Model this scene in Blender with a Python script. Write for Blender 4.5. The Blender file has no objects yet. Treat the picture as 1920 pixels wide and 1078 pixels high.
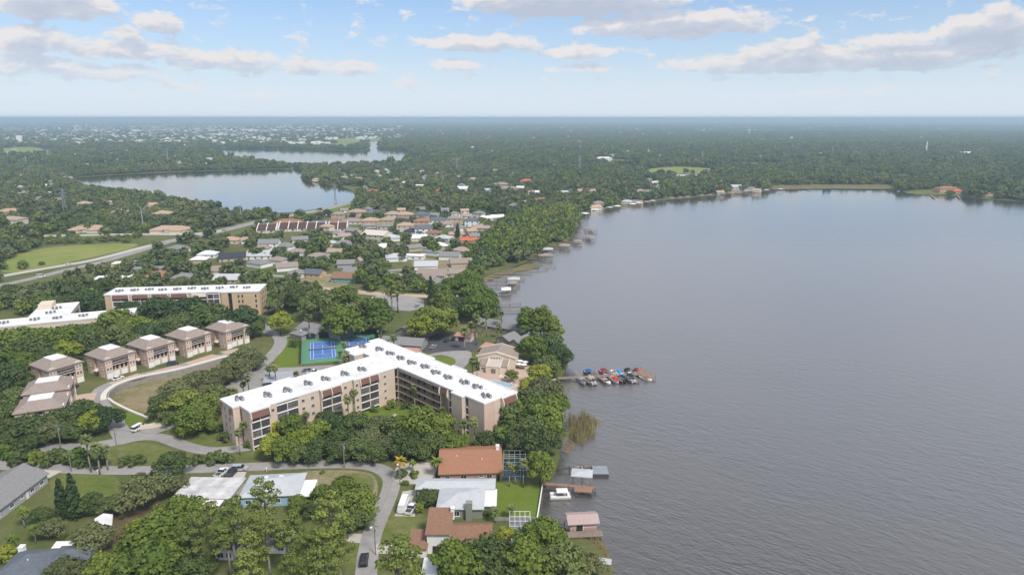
import bpy, bmesh, math, random
import numpy as np
from mathutils import Vector, Matrix
from mathutils.geometry import tessellate_polygon
R = math.radians
rng = np.random.default_rng(7)
random.seed(7)
SC = bpy.context.scene
COL = SC.collection

# ------------------------------------------------------------------ camera, world, sun, exposure
CAM_H = 105.0
PITCH = math.atan(318 / 1280.0)
cam_data = bpy.data.cameras.new('camera')
cam_data.lens = 24.0
cam_data.sensor_width = 36.0
cam_data.clip_start = 1.0
cam_data.clip_end = 200000.0
cam = bpy.data.objects.new('camera', cam_data)
cam.location = (0, 0, CAM_H)
cam.rotation_euler = (math.pi / 2 - PITCH, 0, 0)
COL.objects.link(cam)
SC.camera = cam

SUN_EL, SUN_AZ = 52.0, 140.0          # compass style: azimuth clockwise from +Y
world = bpy.data.worlds.new('World')
SC.world = world
world.use_nodes = True

sun_data = bpy.data.lights.new('sun', 'SUN')
sun_data.energy = 2.4
sun_data.angle = R(14)
sun_data.color = (1.0, 0.95, 0.88)
sun = bpy.data.objects.new('sun', sun_data)
sun.rotation_euler = (R(90 - SUN_EL), 0, R(180 - SUN_AZ))
COL.objects.link(sun)
SC.view_settings.view_transform = 'Standard'
SC.view_settings.look = 'None'
SC.view_settings.exposure = 0.72
SC.view_settings.gamma = 1.0
SC.view_settings.use_curve_mapping = False
SC.cycles.max_bounces = 5
SC.cycles.diffuse_bounces = 2
SC.cycles.glossy_bounces = 2
SC.cycles.transmission_bounces = 2
SC.cycles.volume_bounces = 0
SC.cycles.transparent_max_bounces = 8
SC.cycles.use_denoising = True

F_PX = 1280.0
CP, SP = math.cos(PITCH), math.sin(PITCH)


def G(x, y, z=0.0):
    """the place on the level z that the photograph shows at pixel x, y"""
    u = (x - 960) / F_PX
    v = -(y - 539) / F_PX
    dy = CP + v * SP
    dz = -SP + v * CP
    t = (z - CAM_H) / dz
    return Vector((u * t, dy * t, z))


def px_of(X, Y, Z=0.0):
    f = Y * CP - (Z - CAM_H) * SP
    up = Y * SP + (Z - CAM_H) * CP
    f = np.maximum(f, 1e-3)
    return 960 + F_PX * X / f, 539 - F_PX * up / f, f


def inside(poly, x, y):
    """point in polygon, vectorised"""
    x = np.asarray(x, float)
    y = np.asarray(y, float)
    c = np.zeros(x.shape, bool)
    n = len(poly)
    j = n - 1
    for i in range(n):
        xi, yi = poly[i][0], poly[i][1]
        xj, yj = poly[j][0], poly[j][1]
        if yi != yj:
            c ^= ((yi > y) != (yj > y)) & (x < (xj - xi) * (y - yi) / (yj - yi) + xi)
        j = i
    return c


# ------------------------------------------------------------------ node helpers
def sky_nodes():
    nt = world.node_tree
    nt.nodes.clear()
    N = nt.nodes.new
    L = nt.links.new

    def math_(op, a, b=None, c=None, clamp=False, tree=None):
        t = tree or nt
        n = t.nodes.new('ShaderNodeMath')
        n.operation = op
        n.use_clamp = clamp
        for i, v in enumerate((a, b, c)):
            if v is None:
                continue
            if hasattr(v, 'default_value'):
                t.links.new(v, n.inputs[i])
            else:
                n.inputs[i].default_value = v
        return n.outputs[0]

    # cloud field as a group of azimuth and elevation, asked twice for the light on it
    g = bpy.data.node_groups.new('cloud_field', 'ShaderNodeTree')
    g.interface.new_socket('az', in_out='INPUT', socket_type='NodeSocketFloat')
    g.interface.new_socket('el', in_out='INPUT', socket_type='NodeSocketFloat')
    g.interface.new_socket('d', in_out='OUTPUT', socket_type='NodeSocketFloat')
    gi = g.nodes.new('NodeGroupInput')
    go = g.nodes.new('NodeGroupOutput')
    az, el = gi.outputs[0], gi.outputs[1]
    M = lambda op, a, b=None, c=None, clamp=False: math_(op, a, b, c, clamp, g)
    # cloud banks: pixel centre, half width, half height, weight
    banks = [(95, 12, 150, 34, 1.), (55, 82, 85, 26, 1.), (238, 76, 32, 20, 1.1), (305, 48, 50, 20, 1.), (250, 98, 130, 22, .9),
             (430, 118, 150, 22, .85), (600, 132, 130, 20, .75), (60, 128, 110, 22, .8), (210, 142, 110, 18, .7),
             (340, 163, 40, 10, .6), (770, 160, 50, 10, .6), (905, 86, 130, 21, 1.), (855, 125, 55, 16, .9), (1085, 101, 75, 16, 1.),
             (1090, 132, 70, 10, .6), (1070, 8, 200, 40, 1.8), (1270, 52, 190, 34, 1.15), (1500, 98, 110, 22, .95),
             (1480, 122, 260, 22, 1.2), (1690, 108, 210, 24, 1.3), (1860, 68, 120, 36, 1.4), (1740, 70, 150, 14, .8),
             (1700, 128, 160, 8, .6), (1580, 172, 120, 8, .35), (1520, 36, 20, 7, .6), (485, 178, 55, 12, .4)]
    acc = None
    for (x, y, w, h, k) in banks:
        u, v = (x - 960) / F_PX, -(y - 539) / F_PX
        d = Vector((u, CP + v * SP, -SP + v * CP)).normalized()
        a0 = math.atan2(d.x, d.y)
        e0 = math.asin(d.z)
        sc = F_PX * (1 + u * u) / math.hypot(1, v)
        wa, he = w / sc, h / (F_PX / math.sqrt(1 + u * u))
        p = M('MULTIPLY', M('SUBTRACT', az, a0), 1 / wa)
        q = M('MULTIPLY', M('SUBTRACT', el, e0), 1 / he)
        q = M('MAXIMUM', q, M('MULTIPLY', q, -1.7))
        s = M('SUBTRACT', 1.0, M('ADD', M('MULTIPLY', p, p), M('MULTIPLY', q, q)))
        s = M('MULTIPLY', M('MAXIMUM', s, -0.6), k)
        acc = s if acc is None else M('SMOOTH_MAX', acc, s, 0.25)
    cx = g.nodes.new('ShaderNodeCombineXYZ')
    g.links.new(M('MULTIPLY', az, 30.0), cx.inputs[0])
    g.links.new(M('MULTIPLY', el, 62.0), cx.inputs[1])
    nz = g.nodes.new('ShaderNodeTexNoise')
    nz.inputs['Scale'].default_value = 1.0
    nz.inputs['Detail'].default_value = 7.0
    nz.inputs['Roughness'].default_value = 0.58
    nz.inputs['Distortion'].default_value = 0.3
    g.links.new(cx.outputs[0], nz.inputs['Vector'])
    # farther round the sky the clouds go on as a broken field
    c2 = g.nodes.new('ShaderNodeCombineXYZ')
    g.links.new(M('MULTIPLY', az, 5.0), c2.inputs[0])
    g.links.new(M('MULTIPLY', el, 9.0), c2.inputs[1])
    n2 = g.nodes.new('ShaderNodeTexNoise')
    n2.inputs['Scale'].default_value = 1.0
    n2.inputs['Detail'].default_value = 4.0
    g.links.new(c2.outputs[0], n2.inputs['Vector'])
    high = M('MULTIPLY', M('SUBTRACT', el, 0.19), 8.0, clamp=True)
    field = M('MULTIPLY', M('SUBTRACT', M('MULTIPLY', M('SUBTRACT', n2.outputs[0], 0.27), 6.0), 0.2), high)
    field = M('ADD', field, M('MULTIPLY', M('SUBTRACT', high, 1.0), 0.6))
    field = M('MAXIMUM', M('MINIMUM', field, 1.0), -0.6)
    acc = M('MAXIMUM', acc, field)
    dens = M('ADD', M('MULTIPLY', acc, 0.80), M('MULTIPLY', M('SUBTRACT', nz.outputs[0], 0.5), 2.5))
    g.links.new(dens, go.inputs[0])

    tc = N('ShaderNodeTexCoord')
    sep = N('ShaderNodeSeparateXYZ')
    L(tc.outputs['Generated'], sep.inputs[0])
    azv = math_('ARCTAN2', sep.outputs[0], sep.outputs[1])
    elv = math_('ARCSINE', sep.outputs[2])
    A = N('ShaderNodeGroup')
    A.node_tree = g
    B = N('ShaderNodeGroup')
    B.node_tree = g
    L(azv, A.inputs[0])
    L(elv, A.inputs[1])
    L(math_('ADD', azv, -0.006), B.inputs[0])
    L(math_('ADD', elv, 0.013), B.inputs[1])

    def ramp(fac, stops):
        r = N('ShaderNodeValToRGB')
        while len(r.color_ramp.elements) < len(stops):
            r.color_ramp.elements.new(0.5)
        for e, (p, c) in zip(r.color_ramp.elements, stops):
            e.position = p
            e.color = (*c, 1)
        L(fac, r.inputs[0])
        return r.outputs[0]

    def mix(f, a, b, mode='MIX'):
        n = N('ShaderNodeMix')
        n.data_type = 'RGBA'
        n.blend_type = mode
        for s, v in ((n.inputs[0], f), (n.inputs[6], a), (n.inputs[7], b)):
            if hasattr(v, 'default_value'):
                L(v, s)
            else:
                s.default_value = v if isinstance(v, (int, float)) else (*v, 1)
        return n.outputs[2]

    sky = N('ShaderNodeTexSky')
    sky.sky_type = 'NISHITA'
    sky.sun_disc = False
    sky.sun_elevation = R(SUN_EL)
    sky.sun_rotation = R(SUN_AZ)
    sky.air_density = 1.0
    sky.dust_density = 1.2
    sky.ozone_density = 1.5
    # thin milky air low over the horizon
    low = ramp(math_('MULTIPLY', elv, 4.0, clamp=True),
               [(0.0, (.92, .92, .92)), (.12, (.84, .84, .84)), (.35, (.45, .45, .45)), (.75, (.12, .12, .12)), (1.0, (.05, .05, .05))])
    base = mix(low, mix(1.0, sky.outputs[0], (.54, .71, .92), 'MULTIPLY'), (4.7, 5.25, 5.9))
    cov = ramp(A.outputs[0], [(0.02, (0, 0, 0)), (0.16, (.35, .35, .35)), (0.36, (.95, .95, .95)), (1, (1, 1, 1))])
    lit = ramp(math_('MULTIPLY', B.outputs[0], 0.9, clamp=True),
               [(0.0, (5.1, 4.9, 4.9)), (0.18, (4.6, 4.55, 4.7)), (0.42, (3.7, 3.95, 4.5)), (1, (3.1, 3.45, 4.15))])
    # far clouds sink into the milky air
    fade = ramp(math_('MULTIPLY', elv, 6.0, clamp=True), [(0.0, (.0, .0, .0)), (.15, (.3, .3, .3)), (.45, (.92, .92, .92)), (1, (1, 1, 1))])
    cov = mix(1.0, cov, fade, 'MULTIPLY')
    col = mix(cov, base, lit)
    below = math_('GREATER_THAN', elv, -0.01)
    bg = N('ShaderNodeBackground')
    bg.inputs['Strength'].default_value = 0.1
    L(col, bg.inputs['Color'])
    out = N('ShaderNodeOutputWorld')
    L(bg.outputs[0], out.inputs['Surface'])


sky_nodes()

# ------------------------------------------------------------------ materials
MATS = {}


def mat(name, col, rough=0.8, var=0.12, scale=0.6, bump=0.0, metal=0.0, spec=0.3, stretch=None, col2=None, fine=0.0):
    """plain surface: colour, a little mottling (object space) and relief"""
    if name in MATS:
        return MATS[name]
    m = bpy.data.materials.new(name)
    m.use_nodes = True
    nt = m.node_tree
    b = nt.nodes['Principled BSDF']
    b.inputs['Roughness'].default_value = rough
    b.inputs['Metallic'].default_value = metal
    b.inputs['Specular IOR Level'].default_value = spec
    if var > 0 or col2:
        geo = nt.nodes.new('ShaderNodeTexCoord')
        mp = nt.nodes.new('ShaderNodeMapping')
        nt.links.new(geo.outputs['Object'], mp.inputs[0])
        if stretch:
            mp.inputs['Scale'].default_value = stretch
        n = nt.nodes.new('ShaderNodeTexNoise')
        n.inputs['Scale'].default_value = scale
        n.inputs['Detail'].default_value = 5
        n.inputs['Roughness'].default_value = 0.65
        nt.links.new(mp.outputs[0], n.inputs['Vector'])
        r = nt.nodes.new('ShaderNodeValToRGB')
        r.color_ramp.elements[0].position = 0.3
        r.color_ramp.elements[1].position = 0.7
        lo = [max(0, c * (1 - var)) for c in col]
        hi = [min(1, c * (1 + var)) for c in (col2 or col)]
        r.color_ramp.elements[0].color = (*lo, 1)
        r.color_ramp.elements[1].color = (*hi, 1)
        nt.links.new(n.outputs[0], r.inputs[0])
        nt.links.new(r.outputs[0], b.inputs['Base Color'])
        if bump:
            bp = nt.nodes.new('ShaderNodeBump')
            bp.inputs['Strength'].default_value = 0.6
            bp.inputs['Distance'].default_value = bump
            nt.links.new(n.outputs[0], bp.inputs['Height'])
            nt.links.new(bp.outputs[0], b.inputs['Normal'])
    else:
        b.inputs['Base Color'].default_value = (*col, 1)
    MATS[name] = m
    return m


def ground_mat(name, stops, scales=(0.012, 0.09, 0.8), wts=(.5, .35, .25), bump=0.12, rough=0.95):
    """soil and turf from three sizes of noise in world metres"""
    m = bpy.data.materials.new(name)
    m.use_nodes = True
    nt = m.node_tree
    b = nt.nodes['Principled BSDF']
    b.inputs['Roughness'].default_value = rough
    b.inputs['Specular IOR Level'].default_value = 0.1
    geo = nt.nodes.new('ShaderNodeNewGeometry')
    acc = None
    for s, w in zip(scales, wts):
        n = nt.nodes.new('ShaderNodeTexNoise')
        n.inputs['Scale'].default_value = s
        n.inputs['Detail'].default_value = 6
        n.inputs['Roughness'].default_value = 0.62
        nt.links.new(geo.outputs['Position'], n.inputs['Vector'])
        k = nt.nodes.new('ShaderNodeMath')
        k.operation = 'MULTIPLY_ADD'
        nt.links.new(n.outputs[0], k.inputs[0])
        k.inputs[1].default_value = w
        if acc is None:
            k.inputs[2].default_value = 0.5 - 0.5 * sum(wts)
        else:
            nt.links.new(acc, k.inputs[2])
        acc = k.outputs[0]
    r = nt.nodes.new('ShaderNodeValToRGB')
    while len(r.color_ramp.elements) < len(stops):
        r.color_ramp.elements.new(0.5)
    for e, (p, c) in zip(r.color_ramp.elements, stops):
        e.position = p
        e.color = (*c, 1)
    nt.links.new(acc, r.inputs[0])
    nt.links.new(r.outputs[0], b.inputs['Base Color'])
    if bump:
        bp = nt.nodes.new('ShaderNodeBump')
        bp.inputs['Strength'].default_value = 0.7
        bp.inputs['Distance'].default_value = bump
        nt.links.new(acc, bp.inputs['Height'])
        nt.links.new(bp.outputs[0], b.inputs['Normal'])
    return m


# ------------------------------------------------------------------ mesh builder and object helpers
class MB:
    def __init__(s):
        s.v, s.f, s.m = [], [], []

    def poly(s, pts, mi=0):
        n = len(s.v)
        s.v += [tuple(p) for p in pts]
        s.f.append(list(range(n, n + len(pts))))
        s.m.append(mi)

    def prism(s, pts, z0, z1, mi=0, top=None, bottom=True):
        """pts counter-clockwise (x, y)"""
        n = len(s.v)
        k = len(pts)
        s.v += [(p[0], p[1], z0) for p in pts] + [(p[0], p[1], z1) for p in pts]
        for i in range(k):
            j = (i + 1) % k
            s.f.append([n + i, n + j, n + k + j, n + k + i])
            s.m.append(mi)
        s.f.append([n + k + i for i in range(k)])
        s.m.append(mi if top is None else top)
        if bottom:
            s.f.append([n + k - 1 - i for i in range(k)])
            s.m.append(mi)

    def box(s, x0, x1, y0, y1, z0, z1, mi=0, top=None):
        s.prism([(x0, y0), (x1, y0), (x1, y1), (x0, y1)], z0, z1, mi, top)

    def obox(s, c, ax, L, W, z0, z1, mi=0):
        """box on an oriented base: centre, unit axis, length, width"""
        ax = Vector((ax[0], ax[1])).normalized()
        n = Vector((-ax.y, ax.x))
        c = Vector((c[0], c[1]))
        s.prism([c - ax * L / 2 - n * W / 2, c + ax * L / 2 - n * W / 2, c + ax * L / 2 + n * W / 2, c - ax * L / 2 + n * W / 2], z0, z1, mi)

    def extrude(s, prof, axis, a0, a1, mi=0):
        """profile of (p, q) pairs swept along axis 'x' (p=y, q=z) or 'y' (p=x, q=z)"""
        n = len(s.v)
        k = len(prof)
        for a in (a0, a1):
            s.v += [((a, p, q) if axis == 'x' else (p, a, q)) for p, q in prof]
        for i in range(k):
            j = (i + 1) % k
            s.f.append([n + i, n + j, n + k + j, n + k + i])
            s.m.append(mi)
        s.f.append([n + i for i in range(k)][::-1])
        s.f.append([n + k + i for i in range(k)])
        s.m += [mi, mi]

    def tube(s, p0, p1, r0, r1=None, n=6, mi=0, caps=True):
        r1 = r0 if r1 is None else r1
        p0, p1 = Vector(p0), Vector(p1)
        d = (p1 - p0).normalized()
        a = d.orthogonal().normalized()
        b = d.cross(a)
        k = len(s.v)
        for p, r in ((p0, r0), (p1, r1)):
            for i in range(n):
                t = 2 * math.pi * i / n
                s.v.append(tuple(p + a * math.cos(t) * r + b * math.sin(t) * r))
        for i in range(n):
            j = (i + 1) % n
            s.f.append([k + i, k + j, k + n + j, k + n + i])
            s.m.append(mi)
        if caps:
            s.f.append([k + i for i in range(n)][::-1])
            s.f.append([k + n + i for i in range(n)])
            s.m += [mi, mi]

    def loft(s, rings, mi=0, caps=True):
        """rings of equal length joined in order"""
        k = len(s.v)
        n = len(rings[0])
        for r in rings:
            s.v += [tuple(p) for p in r]
        for q in range(len(rings) - 1):
            for i in range(n):
                j = (i + 1) % n
                s.f.append([k + q * n + i, k + q * n + j, k + (q + 1) * n + j, k + (q + 1) * n + i])
                s.m.append(mi)
        if caps:
            s.f.append([k + i for i in range(n)][::-1])
            e = k + (len(rings) - 1) * n
            s.f.append([e + i for i in range(n)])
            s.m += [mi, mi]

    def mesh(s, name, mats, smooth=False, fix=True):
        me = bpy.data.meshes.new(name)
        me.from_pydata(s.v, [], s.f)
        for mm in (mats if isinstance(mats, (list, tuple)) else [mats]):
            me.materials.append(mm)
        me.polygons.foreach_set('material_index', s.m)
        if fix:
            bm = bmesh.new()
            bm.from_mesh(me)
            bmesh.ops.recalc_face_normals(bm, faces=bm.faces)
            bm.to_mesh(me)
            bm.free()
        if smooth:
            me.polygons.foreach_set('use_smooth', [True] * len(me.polygons))
        me.update()
        return me

    def build(s, name, mats, parent=None, loc=(0, 0, 0), rz=0.0, smooth=False):
        return link(name, s.mesh(name, mats, smooth), parent, loc, rz)


def link(name, data, parent=None, loc=(0, 0, 0), rz=0.0, scale=None):
    o = bpy.data.objects.new(name, data)
    COL.objects.link(o)
    if parent:
        o.parent = parent
    o.location = loc
    o.rotation_euler = (0, 0, rz)
    if scale is not None:
        o.scale = scale if hasattr(scale, '__len__') else (scale,) * 3
    return o


def thing(name, label, cat, loc=(0, 0, 0), rz=0.0, group=None):
    o = link(name, None, None, loc, rz)
    o.empty_display_size = 0.5
    return tag(o, label, cat, group)


def tag(o, label, cat, group=None, kind=None):
    o['label'] = label
    o['category'] = cat
    if group:
        o['group'] = group
    if kind:
        o['kind'] = kind
    return o


def structure(o):
    o['kind'] = 'structure'
    return o


def copy_tree(o, parent=None):
    c = o.copy()
    COL.objects.link(c)
    if parent:
        c.parent = parent
    for ch in list(o.children):
        copy_tree(ch, c)
    return c


def sheet(name, polys, m, z, kind='structure', holes=None):
    """flat sheet from one or more outlines of (x, y)"""
    mb = MB()
    for k, p in enumerate(polys):
        loops = [[Vector((q[0], q[1], 0)) for q in p]]
        if holes and k == 0:
            loops += [[Vector((q[0], q[1], 0)) for q in h] for h in holes]
        flat = [q for l in loops for q in l]
        n = len(mb.v)
        mb.v += [(q.x, q.y, z) for q in flat]
        for t in tessellate_polygon(loops):
            a, b, c = (flat[i] for i in t)
            cr = (b - a).cross(c - a).z
            if abs(cr) < 1e-9:
                continue
            mb.f.append([n + i for i in (t if cr > 0 else t[::-1])])
            mb.m.append(0)
    me = mb.mesh(name, m, fix=False)
    o = link(name, me)
    if kind:
        o['kind'] = kind
    return o


def smooth_poly(pts, it=1, closed=True):
    """corner cutting"""
    pts = [Vector((p[0], p[1])) for p in pts]
    for _ in range(it):
        out = []
        n = len(pts)
        if not closed:
            out.append(pts[0])
        for i in range(n if closed else n - 1):
            a, b = pts[i], pts[(i + 1) % n]
            out += [a * .75 + b * .25, a * .25 + b * .75]
        if not closed:
            out.append(pts[-1])
        pts = out
    return pts


def strip_poly(pts, w):
    """outline of a road of width w (number or list) along a centre line"""
    pts = [Vector((p[0], p[1])) for p in pts]
    n = len(pts)
    ws = w if hasattr(w, '__len__') else [w] * n
    lft, rgt = [], []
    for i in range(n):
        d = (pts[min(i + 1, n - 1)] - pts[max(i - 1, 0)]).normalized()
        q = Vector((-d.y, d.x))
        lft.append(pts[i] + q * ws[i] / 2)
        rgt.append(pts[i] - q * ws[i] / 2)
    return lft, rgt


def road(name, px, w, m, z=0.008, it=2, kind='structure'):
    pts = smooth_poly([G(*p) for p in px], it, closed=False)
    l, r = strip_poly(pts, w)
    mb = MB()
    n = len(l)
    mb.v = [(p.x, p.y, z) for p in l] + [(p.x, p.y, z) for p in r]
    mb.f = [[n + i, n + i + 1, i + 1, i] for i in range(n - 1)]
    mb.m = [0] * (n - 1)
    o = link(name, mb.mesh(name, m, fix=False))
    if kind:
        o['kind'] = kind
    return o, l, r


def GP(pts, z=0.0):
    return [G(x, y, z) for x, y in pts]
# ------------------------------------------------------------------ land, lakes, roads, lawns
WATER_Z = -0.7
MAIN_LAKE_PX = [(1150, 1078), (1130, 1030), (1085, 1003), (1050, 985), (1009, 974), (1017, 914), (1022, 905), (1040, 885), (1048, 860),
                (1052, 835), (1057, 800), (1052, 770), (1050, 745), (1047, 715), (1062, 690), (1066, 670), (1046, 645), (1012, 630),
                (985, 624), (962, 619), (950, 608), (934, 592), (924, 575), (913, 558), (900, 545), (893, 530), (905, 519), (930, 509),
                (960, 498), (985, 490), (1000, 480), (1012, 470), (1030, 462), (1052, 455), (1068, 447), (1076, 438), (1080, 425),
                (1083, 412), (1086, 402), (1096, 397), (1120, 393), (1142, 389), (1165, 385), (1190, 381), (1215, 377), (1245, 374),
                (1280, 371), (1320, 367), (1348, 364), (1395, 361), (1436, 357), (1450, 352), (1500, 350), (1600, 349), (1665, 350),
                (1690, 358), (1706, 364), (1750, 365), (1790, 368), (1830, 372), (1880, 375), (1920, 378)]
LAKE_A_PX = [(128, 336), (150, 332), (200, 328), (260, 325), (330, 322), (420, 319), (500, 317), (560, 316), (571, 320), (562, 330),
             (575, 338), (600, 344), (640, 349), (660, 358), (668, 366), (658, 379), (640, 385), (600, 391), (560, 397), (510, 400),
             (470, 400), (430, 398), (400, 392), (360, 385), (320, 378), (280, 370), (240, 362), (200, 355), (165, 348), (135, 342)]
LAKE_B_PX = [(392, 278), (430, 277), (520, 279), (600, 281), (680, 283), (695, 279), (688, 274), (672, 271), (690, 267), (712, 264),
             (722, 266), (712, 270), (706, 275), (720, 280), (768, 281), (769, 287), (762, 299), (740, 305), (640, 308), (575, 309),
             (555, 308), (540, 304), (480, 300), (430, 293), (405, 287), (396, 282)]
PONDS_PX = [[(360, 270), (395, 269), (436, 272), (433, 276), (385, 275)], [(455, 270), (515, 270), (513, 273), (460, 274)],
            [(545, 271), (600, 272), (600, 274), (548, 274)], [(70, 277), (105, 275), (122, 279), (118, 284), (95, 288), (75, 284)],
            [(12, 273), (35, 273), (33, 276), (15, 276)]]
BASIN_PX = [(198, 745), (203, 731), (222, 719), (262, 707), (330, 695), (385, 680), (428, 668), (440, 690), (400, 728), (330, 762),
            (277, 783), (252, 772), (222, 760)]
far_shore = [(900, 760), (1000, 520), (900, 150), (600, -250), (60, -300), (24, 60)]
main_lake = smooth_poly(GP(MAIN_LAKE_PX), 1, closed=False) + [Vector((a, b)) for a, b in far_shore]
lake_a = smooth_poly(GP(LAKE_A_PX), 2)
lake_b = smooth_poly(GP(LAKE_B_PX), 1)
ponds = [smooth_poly(GP(p), 1) for p in PONDS_PX]
basin = smooth_poly(GP(BASIN_PX), 2)
WATERS = [main_lake, lake_a, lake_b] + ponds

turf = ground_mat('dry_turf_and_soil', [(0.12, (.045, .068, .018)), (0.38, (.080, .105, .030)), (0.55, (.125, .130, .050)), (0.72, (.20, .165, .095)),
                                        (0.9, (.28, .23, .15))], (0.02, 0.11, 0.9), (.55, .5, .4))
OUT = 65000.0
outer = [(-OUT, -1500), (OUT, -1500), (OUT, OUT), (-OUT, OUT)]


def land():
    loops = [[Vector((p[0], p[1], 0)) for p in outer]]
    loops += [[Vector((p[0], p[1], 0)) for p in w] for w in WATERS + [basin]]
    flat = [q for l in loops for q in l]
    mb = MB()
    mb.v = [(q.x, q.y, 0.0) for q in flat]
    for t in tessellate_polygon(loops):
        a, b, c = (flat[i] for i in t)
        cr = (b - a).cross(c - a).z
        if abs(cr) > 1e-9:
            mb.f.append(list(t if cr > 0 else t[::-1]))
            mb.m.append(0)
    # banks down to the water
    for w in WATERS:
        n = len(w)
        sgn = sum(w[i].x * w[(i + 1) % n].y - w[(i + 1) % n].x * w[i].y for i in range(n))
        for i in range(n):
            a, b = w[i], w[(i + 1) % n]
            if sgn < 0:
                a, b = b, a
            mb.poly([(b.x, b.y, 0), (a.x, a.y, 0), (a.x, a.y, -2.2), (b.x, b.y, -2.2)], 0)
    return structure(link('ground', mb.mesh('ground', turf, fix=False)))


land()
# earth under the lakes, so that the land has a bottom
# ---- water
def water_mat():
    m = bpy.data.materials.new('lake_water')
    m.use_nodes = True
    nt = m.node_tree
    nt.nodes.remove(nt.nodes['Principled BSDF'])
    body = nt.nodes.new('ShaderNodeBsdfDiffuse')
    body.inputs['Color'].default_value = (.042, .039, .036, 1)
    shine = nt.nodes.new('ShaderNodeBsdfGlossy')
    shine.inputs['Color'].default_value = (1.0, .93, .87, 1)
    shine.inputs['Roughness'].default_value = .26
    lw = nt.nodes.new('ShaderNodeLayerWeight')
    lw.inputs['Blend'].default_value = .5
    pw = nt.nodes.new('ShaderNodeMath')
    pw.operation = 'POWER'
    nt.links.new(lw.outputs['Facing'], pw.inputs[0])
    pw.inputs[1].default_value = 1.7
    sm = nt.nodes.new('ShaderNodeMath')
    sm.operation = 'MULTIPLY_ADD'
    nt.links.new(pw.outputs[0], sm.inputs[0])
    sm.inputs[1].default_value = .97
    sm.inputs[2].default_value = .02
    ms = nt.nodes.new('ShaderNodeMixShader')
    nt.links.new(sm.outputs[0], ms.inputs[0])
    nt.links.new(body.outputs[0], ms.inputs[1])
    nt.links.new(shine.outputs[0], ms.inputs[2])
    nt.links.new(ms.outputs[0], nt.nodes['Material Output'].inputs['Surface'])
    geo = nt.nodes.new('ShaderNodeNewGeometry')

    def noise(scale, stretch, rot, det, rough=.5, dist=0.0):
        mp = nt.nodes.new('ShaderNodeMapping')
        mp.vector_type = 'TEXTURE'
        mp.inputs['Rotation'].default_value = (0, 0, -rot)
        mp.inputs['Scale'].default_value = tuple(1 / q for q in stretch)
        nt.links.new(geo.outputs['Position'], mp.inputs[0])
        n = nt.nodes.new('ShaderNodeTexNoise')
        n.inputs['Scale'].default_value = scale
        n.inputs['Detail'].default_value = det
        n.inputs['Roughness'].default_value = rough
        n.inputs['Distortion'].default_value = dist
        nt.links.new(mp.outputs[0], n.inputs['Vector'])
        return n.outputs[0]

    ripples = noise(.52, (.42, 1, 1), R(36), 3, .5, .5)
    fine = noise(1.5, (.5, 1, 1), R(26), 2)
    swell = noise(.05, (1, 1, 1), 0, 3)
    gust = noise(.012, (.6, 1, 1), R(30), 3)
    a = nt.nodes.new('ShaderNodeMath')
    a.operation = 'MULTIPLY_ADD'
    nt.links.new(fine, a.inputs[0])
    a.inputs[1].default_value = .40
    nt.links.new(ripples, a.inputs[2])
    s = nt.nodes.new('ShaderNodeMapRange')
    s.inputs['From Min'].default_value = .3
    s.inputs['From Max'].default_value = .7
    s.inputs['To Min'].default_value = .15
    s.inputs['To Max'].default_value = 1.0
    nt.links.new(gust, s.inputs[0])
    sx = nt.nodes.new('ShaderNodeSeparateXYZ')
    nt.links.new(geo.outputs['Position'], sx.inputs[0])
    calm = nt.nodes.new('ShaderNodeMapRange')
    calm.interpolation_type = 'SMOOTHSTEP'
    calm.inputs['From Min'].default_value = 150
    calm.inputs['From Max'].default_value = 470
    calm.inputs['To Min'].default_value = 1.0
    calm.inputs['To Max'].default_value = .06
    nt.links.new(sx.outputs[1], calm.inputs[0])
    cm = nt.nodes.new('ShaderNodeMath')
    cm.operation = 'MULTIPLY'
    nt.links.new(s.outputs[0], cm.inputs[0])
    nt.links.new(calm.outputs[0], cm.inputs[1])
    bp = nt.nodes.new('ShaderNodeBump')
    bp.inputs['Distance'].default_value = .72
    nt.links.new(cm.outputs[0], bp.inputs['Strength'])
    nt.links.new(a.outputs[0], bp.inputs['Height'])
    rr = nt.nodes.new('ShaderNodeMapRange')
    nt.links.new(sx.outputs[1], rr.inputs[0])
    rr.inputs['From Min'].default_value = 520
    rr.inputs['From Max'].default_value = 1000
    rr.inputs['To Min'].default_value = .31
    rr.inputs['To Max'].default_value = .07
    nt.links.new(rr.outputs[0], shine.inputs['Roughness'])
    for q in (body, shine, lw):
        nt.links.new(bp.outputs[0], q.inputs['Normal'])
    return m


WM = water_mat()
sheet('lake', [main_lake], WM, WATER_Z)
sheet('lake', [lake_a], WM, WATER_Z)
sheet('lake', [lake_b], WM, WATER_Z)
for p in ponds:
    sheet('pond', [p], WM, WATER_Z)

# ---- haze
hz = MB()
hz.box(-66000, 66000, -1600, 66000, -4.0, 113.0)
hm = bpy.data.materials.new('haze')
hm.use_nodes = True
hm.node_tree.nodes.clear()
pv = hm.node_tree.nodes.new('ShaderNodeVolumePrincipled')
pv.inputs['Color'].default_value = (.66, .87, 1.0, 1)
pv.inputs['Density'].default_value = 1.6e-4
pv.inputs['Anisotropy'].default_value = 0.1
ho = hm.node_tree.nodes.new('ShaderNodeOutputMaterial')
hm.node_tree.links.new(pv.outputs[0], ho.inputs['Volume'])
haze = hz.build('haze', hm)
haze['kind'] = 'stuff'

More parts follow.
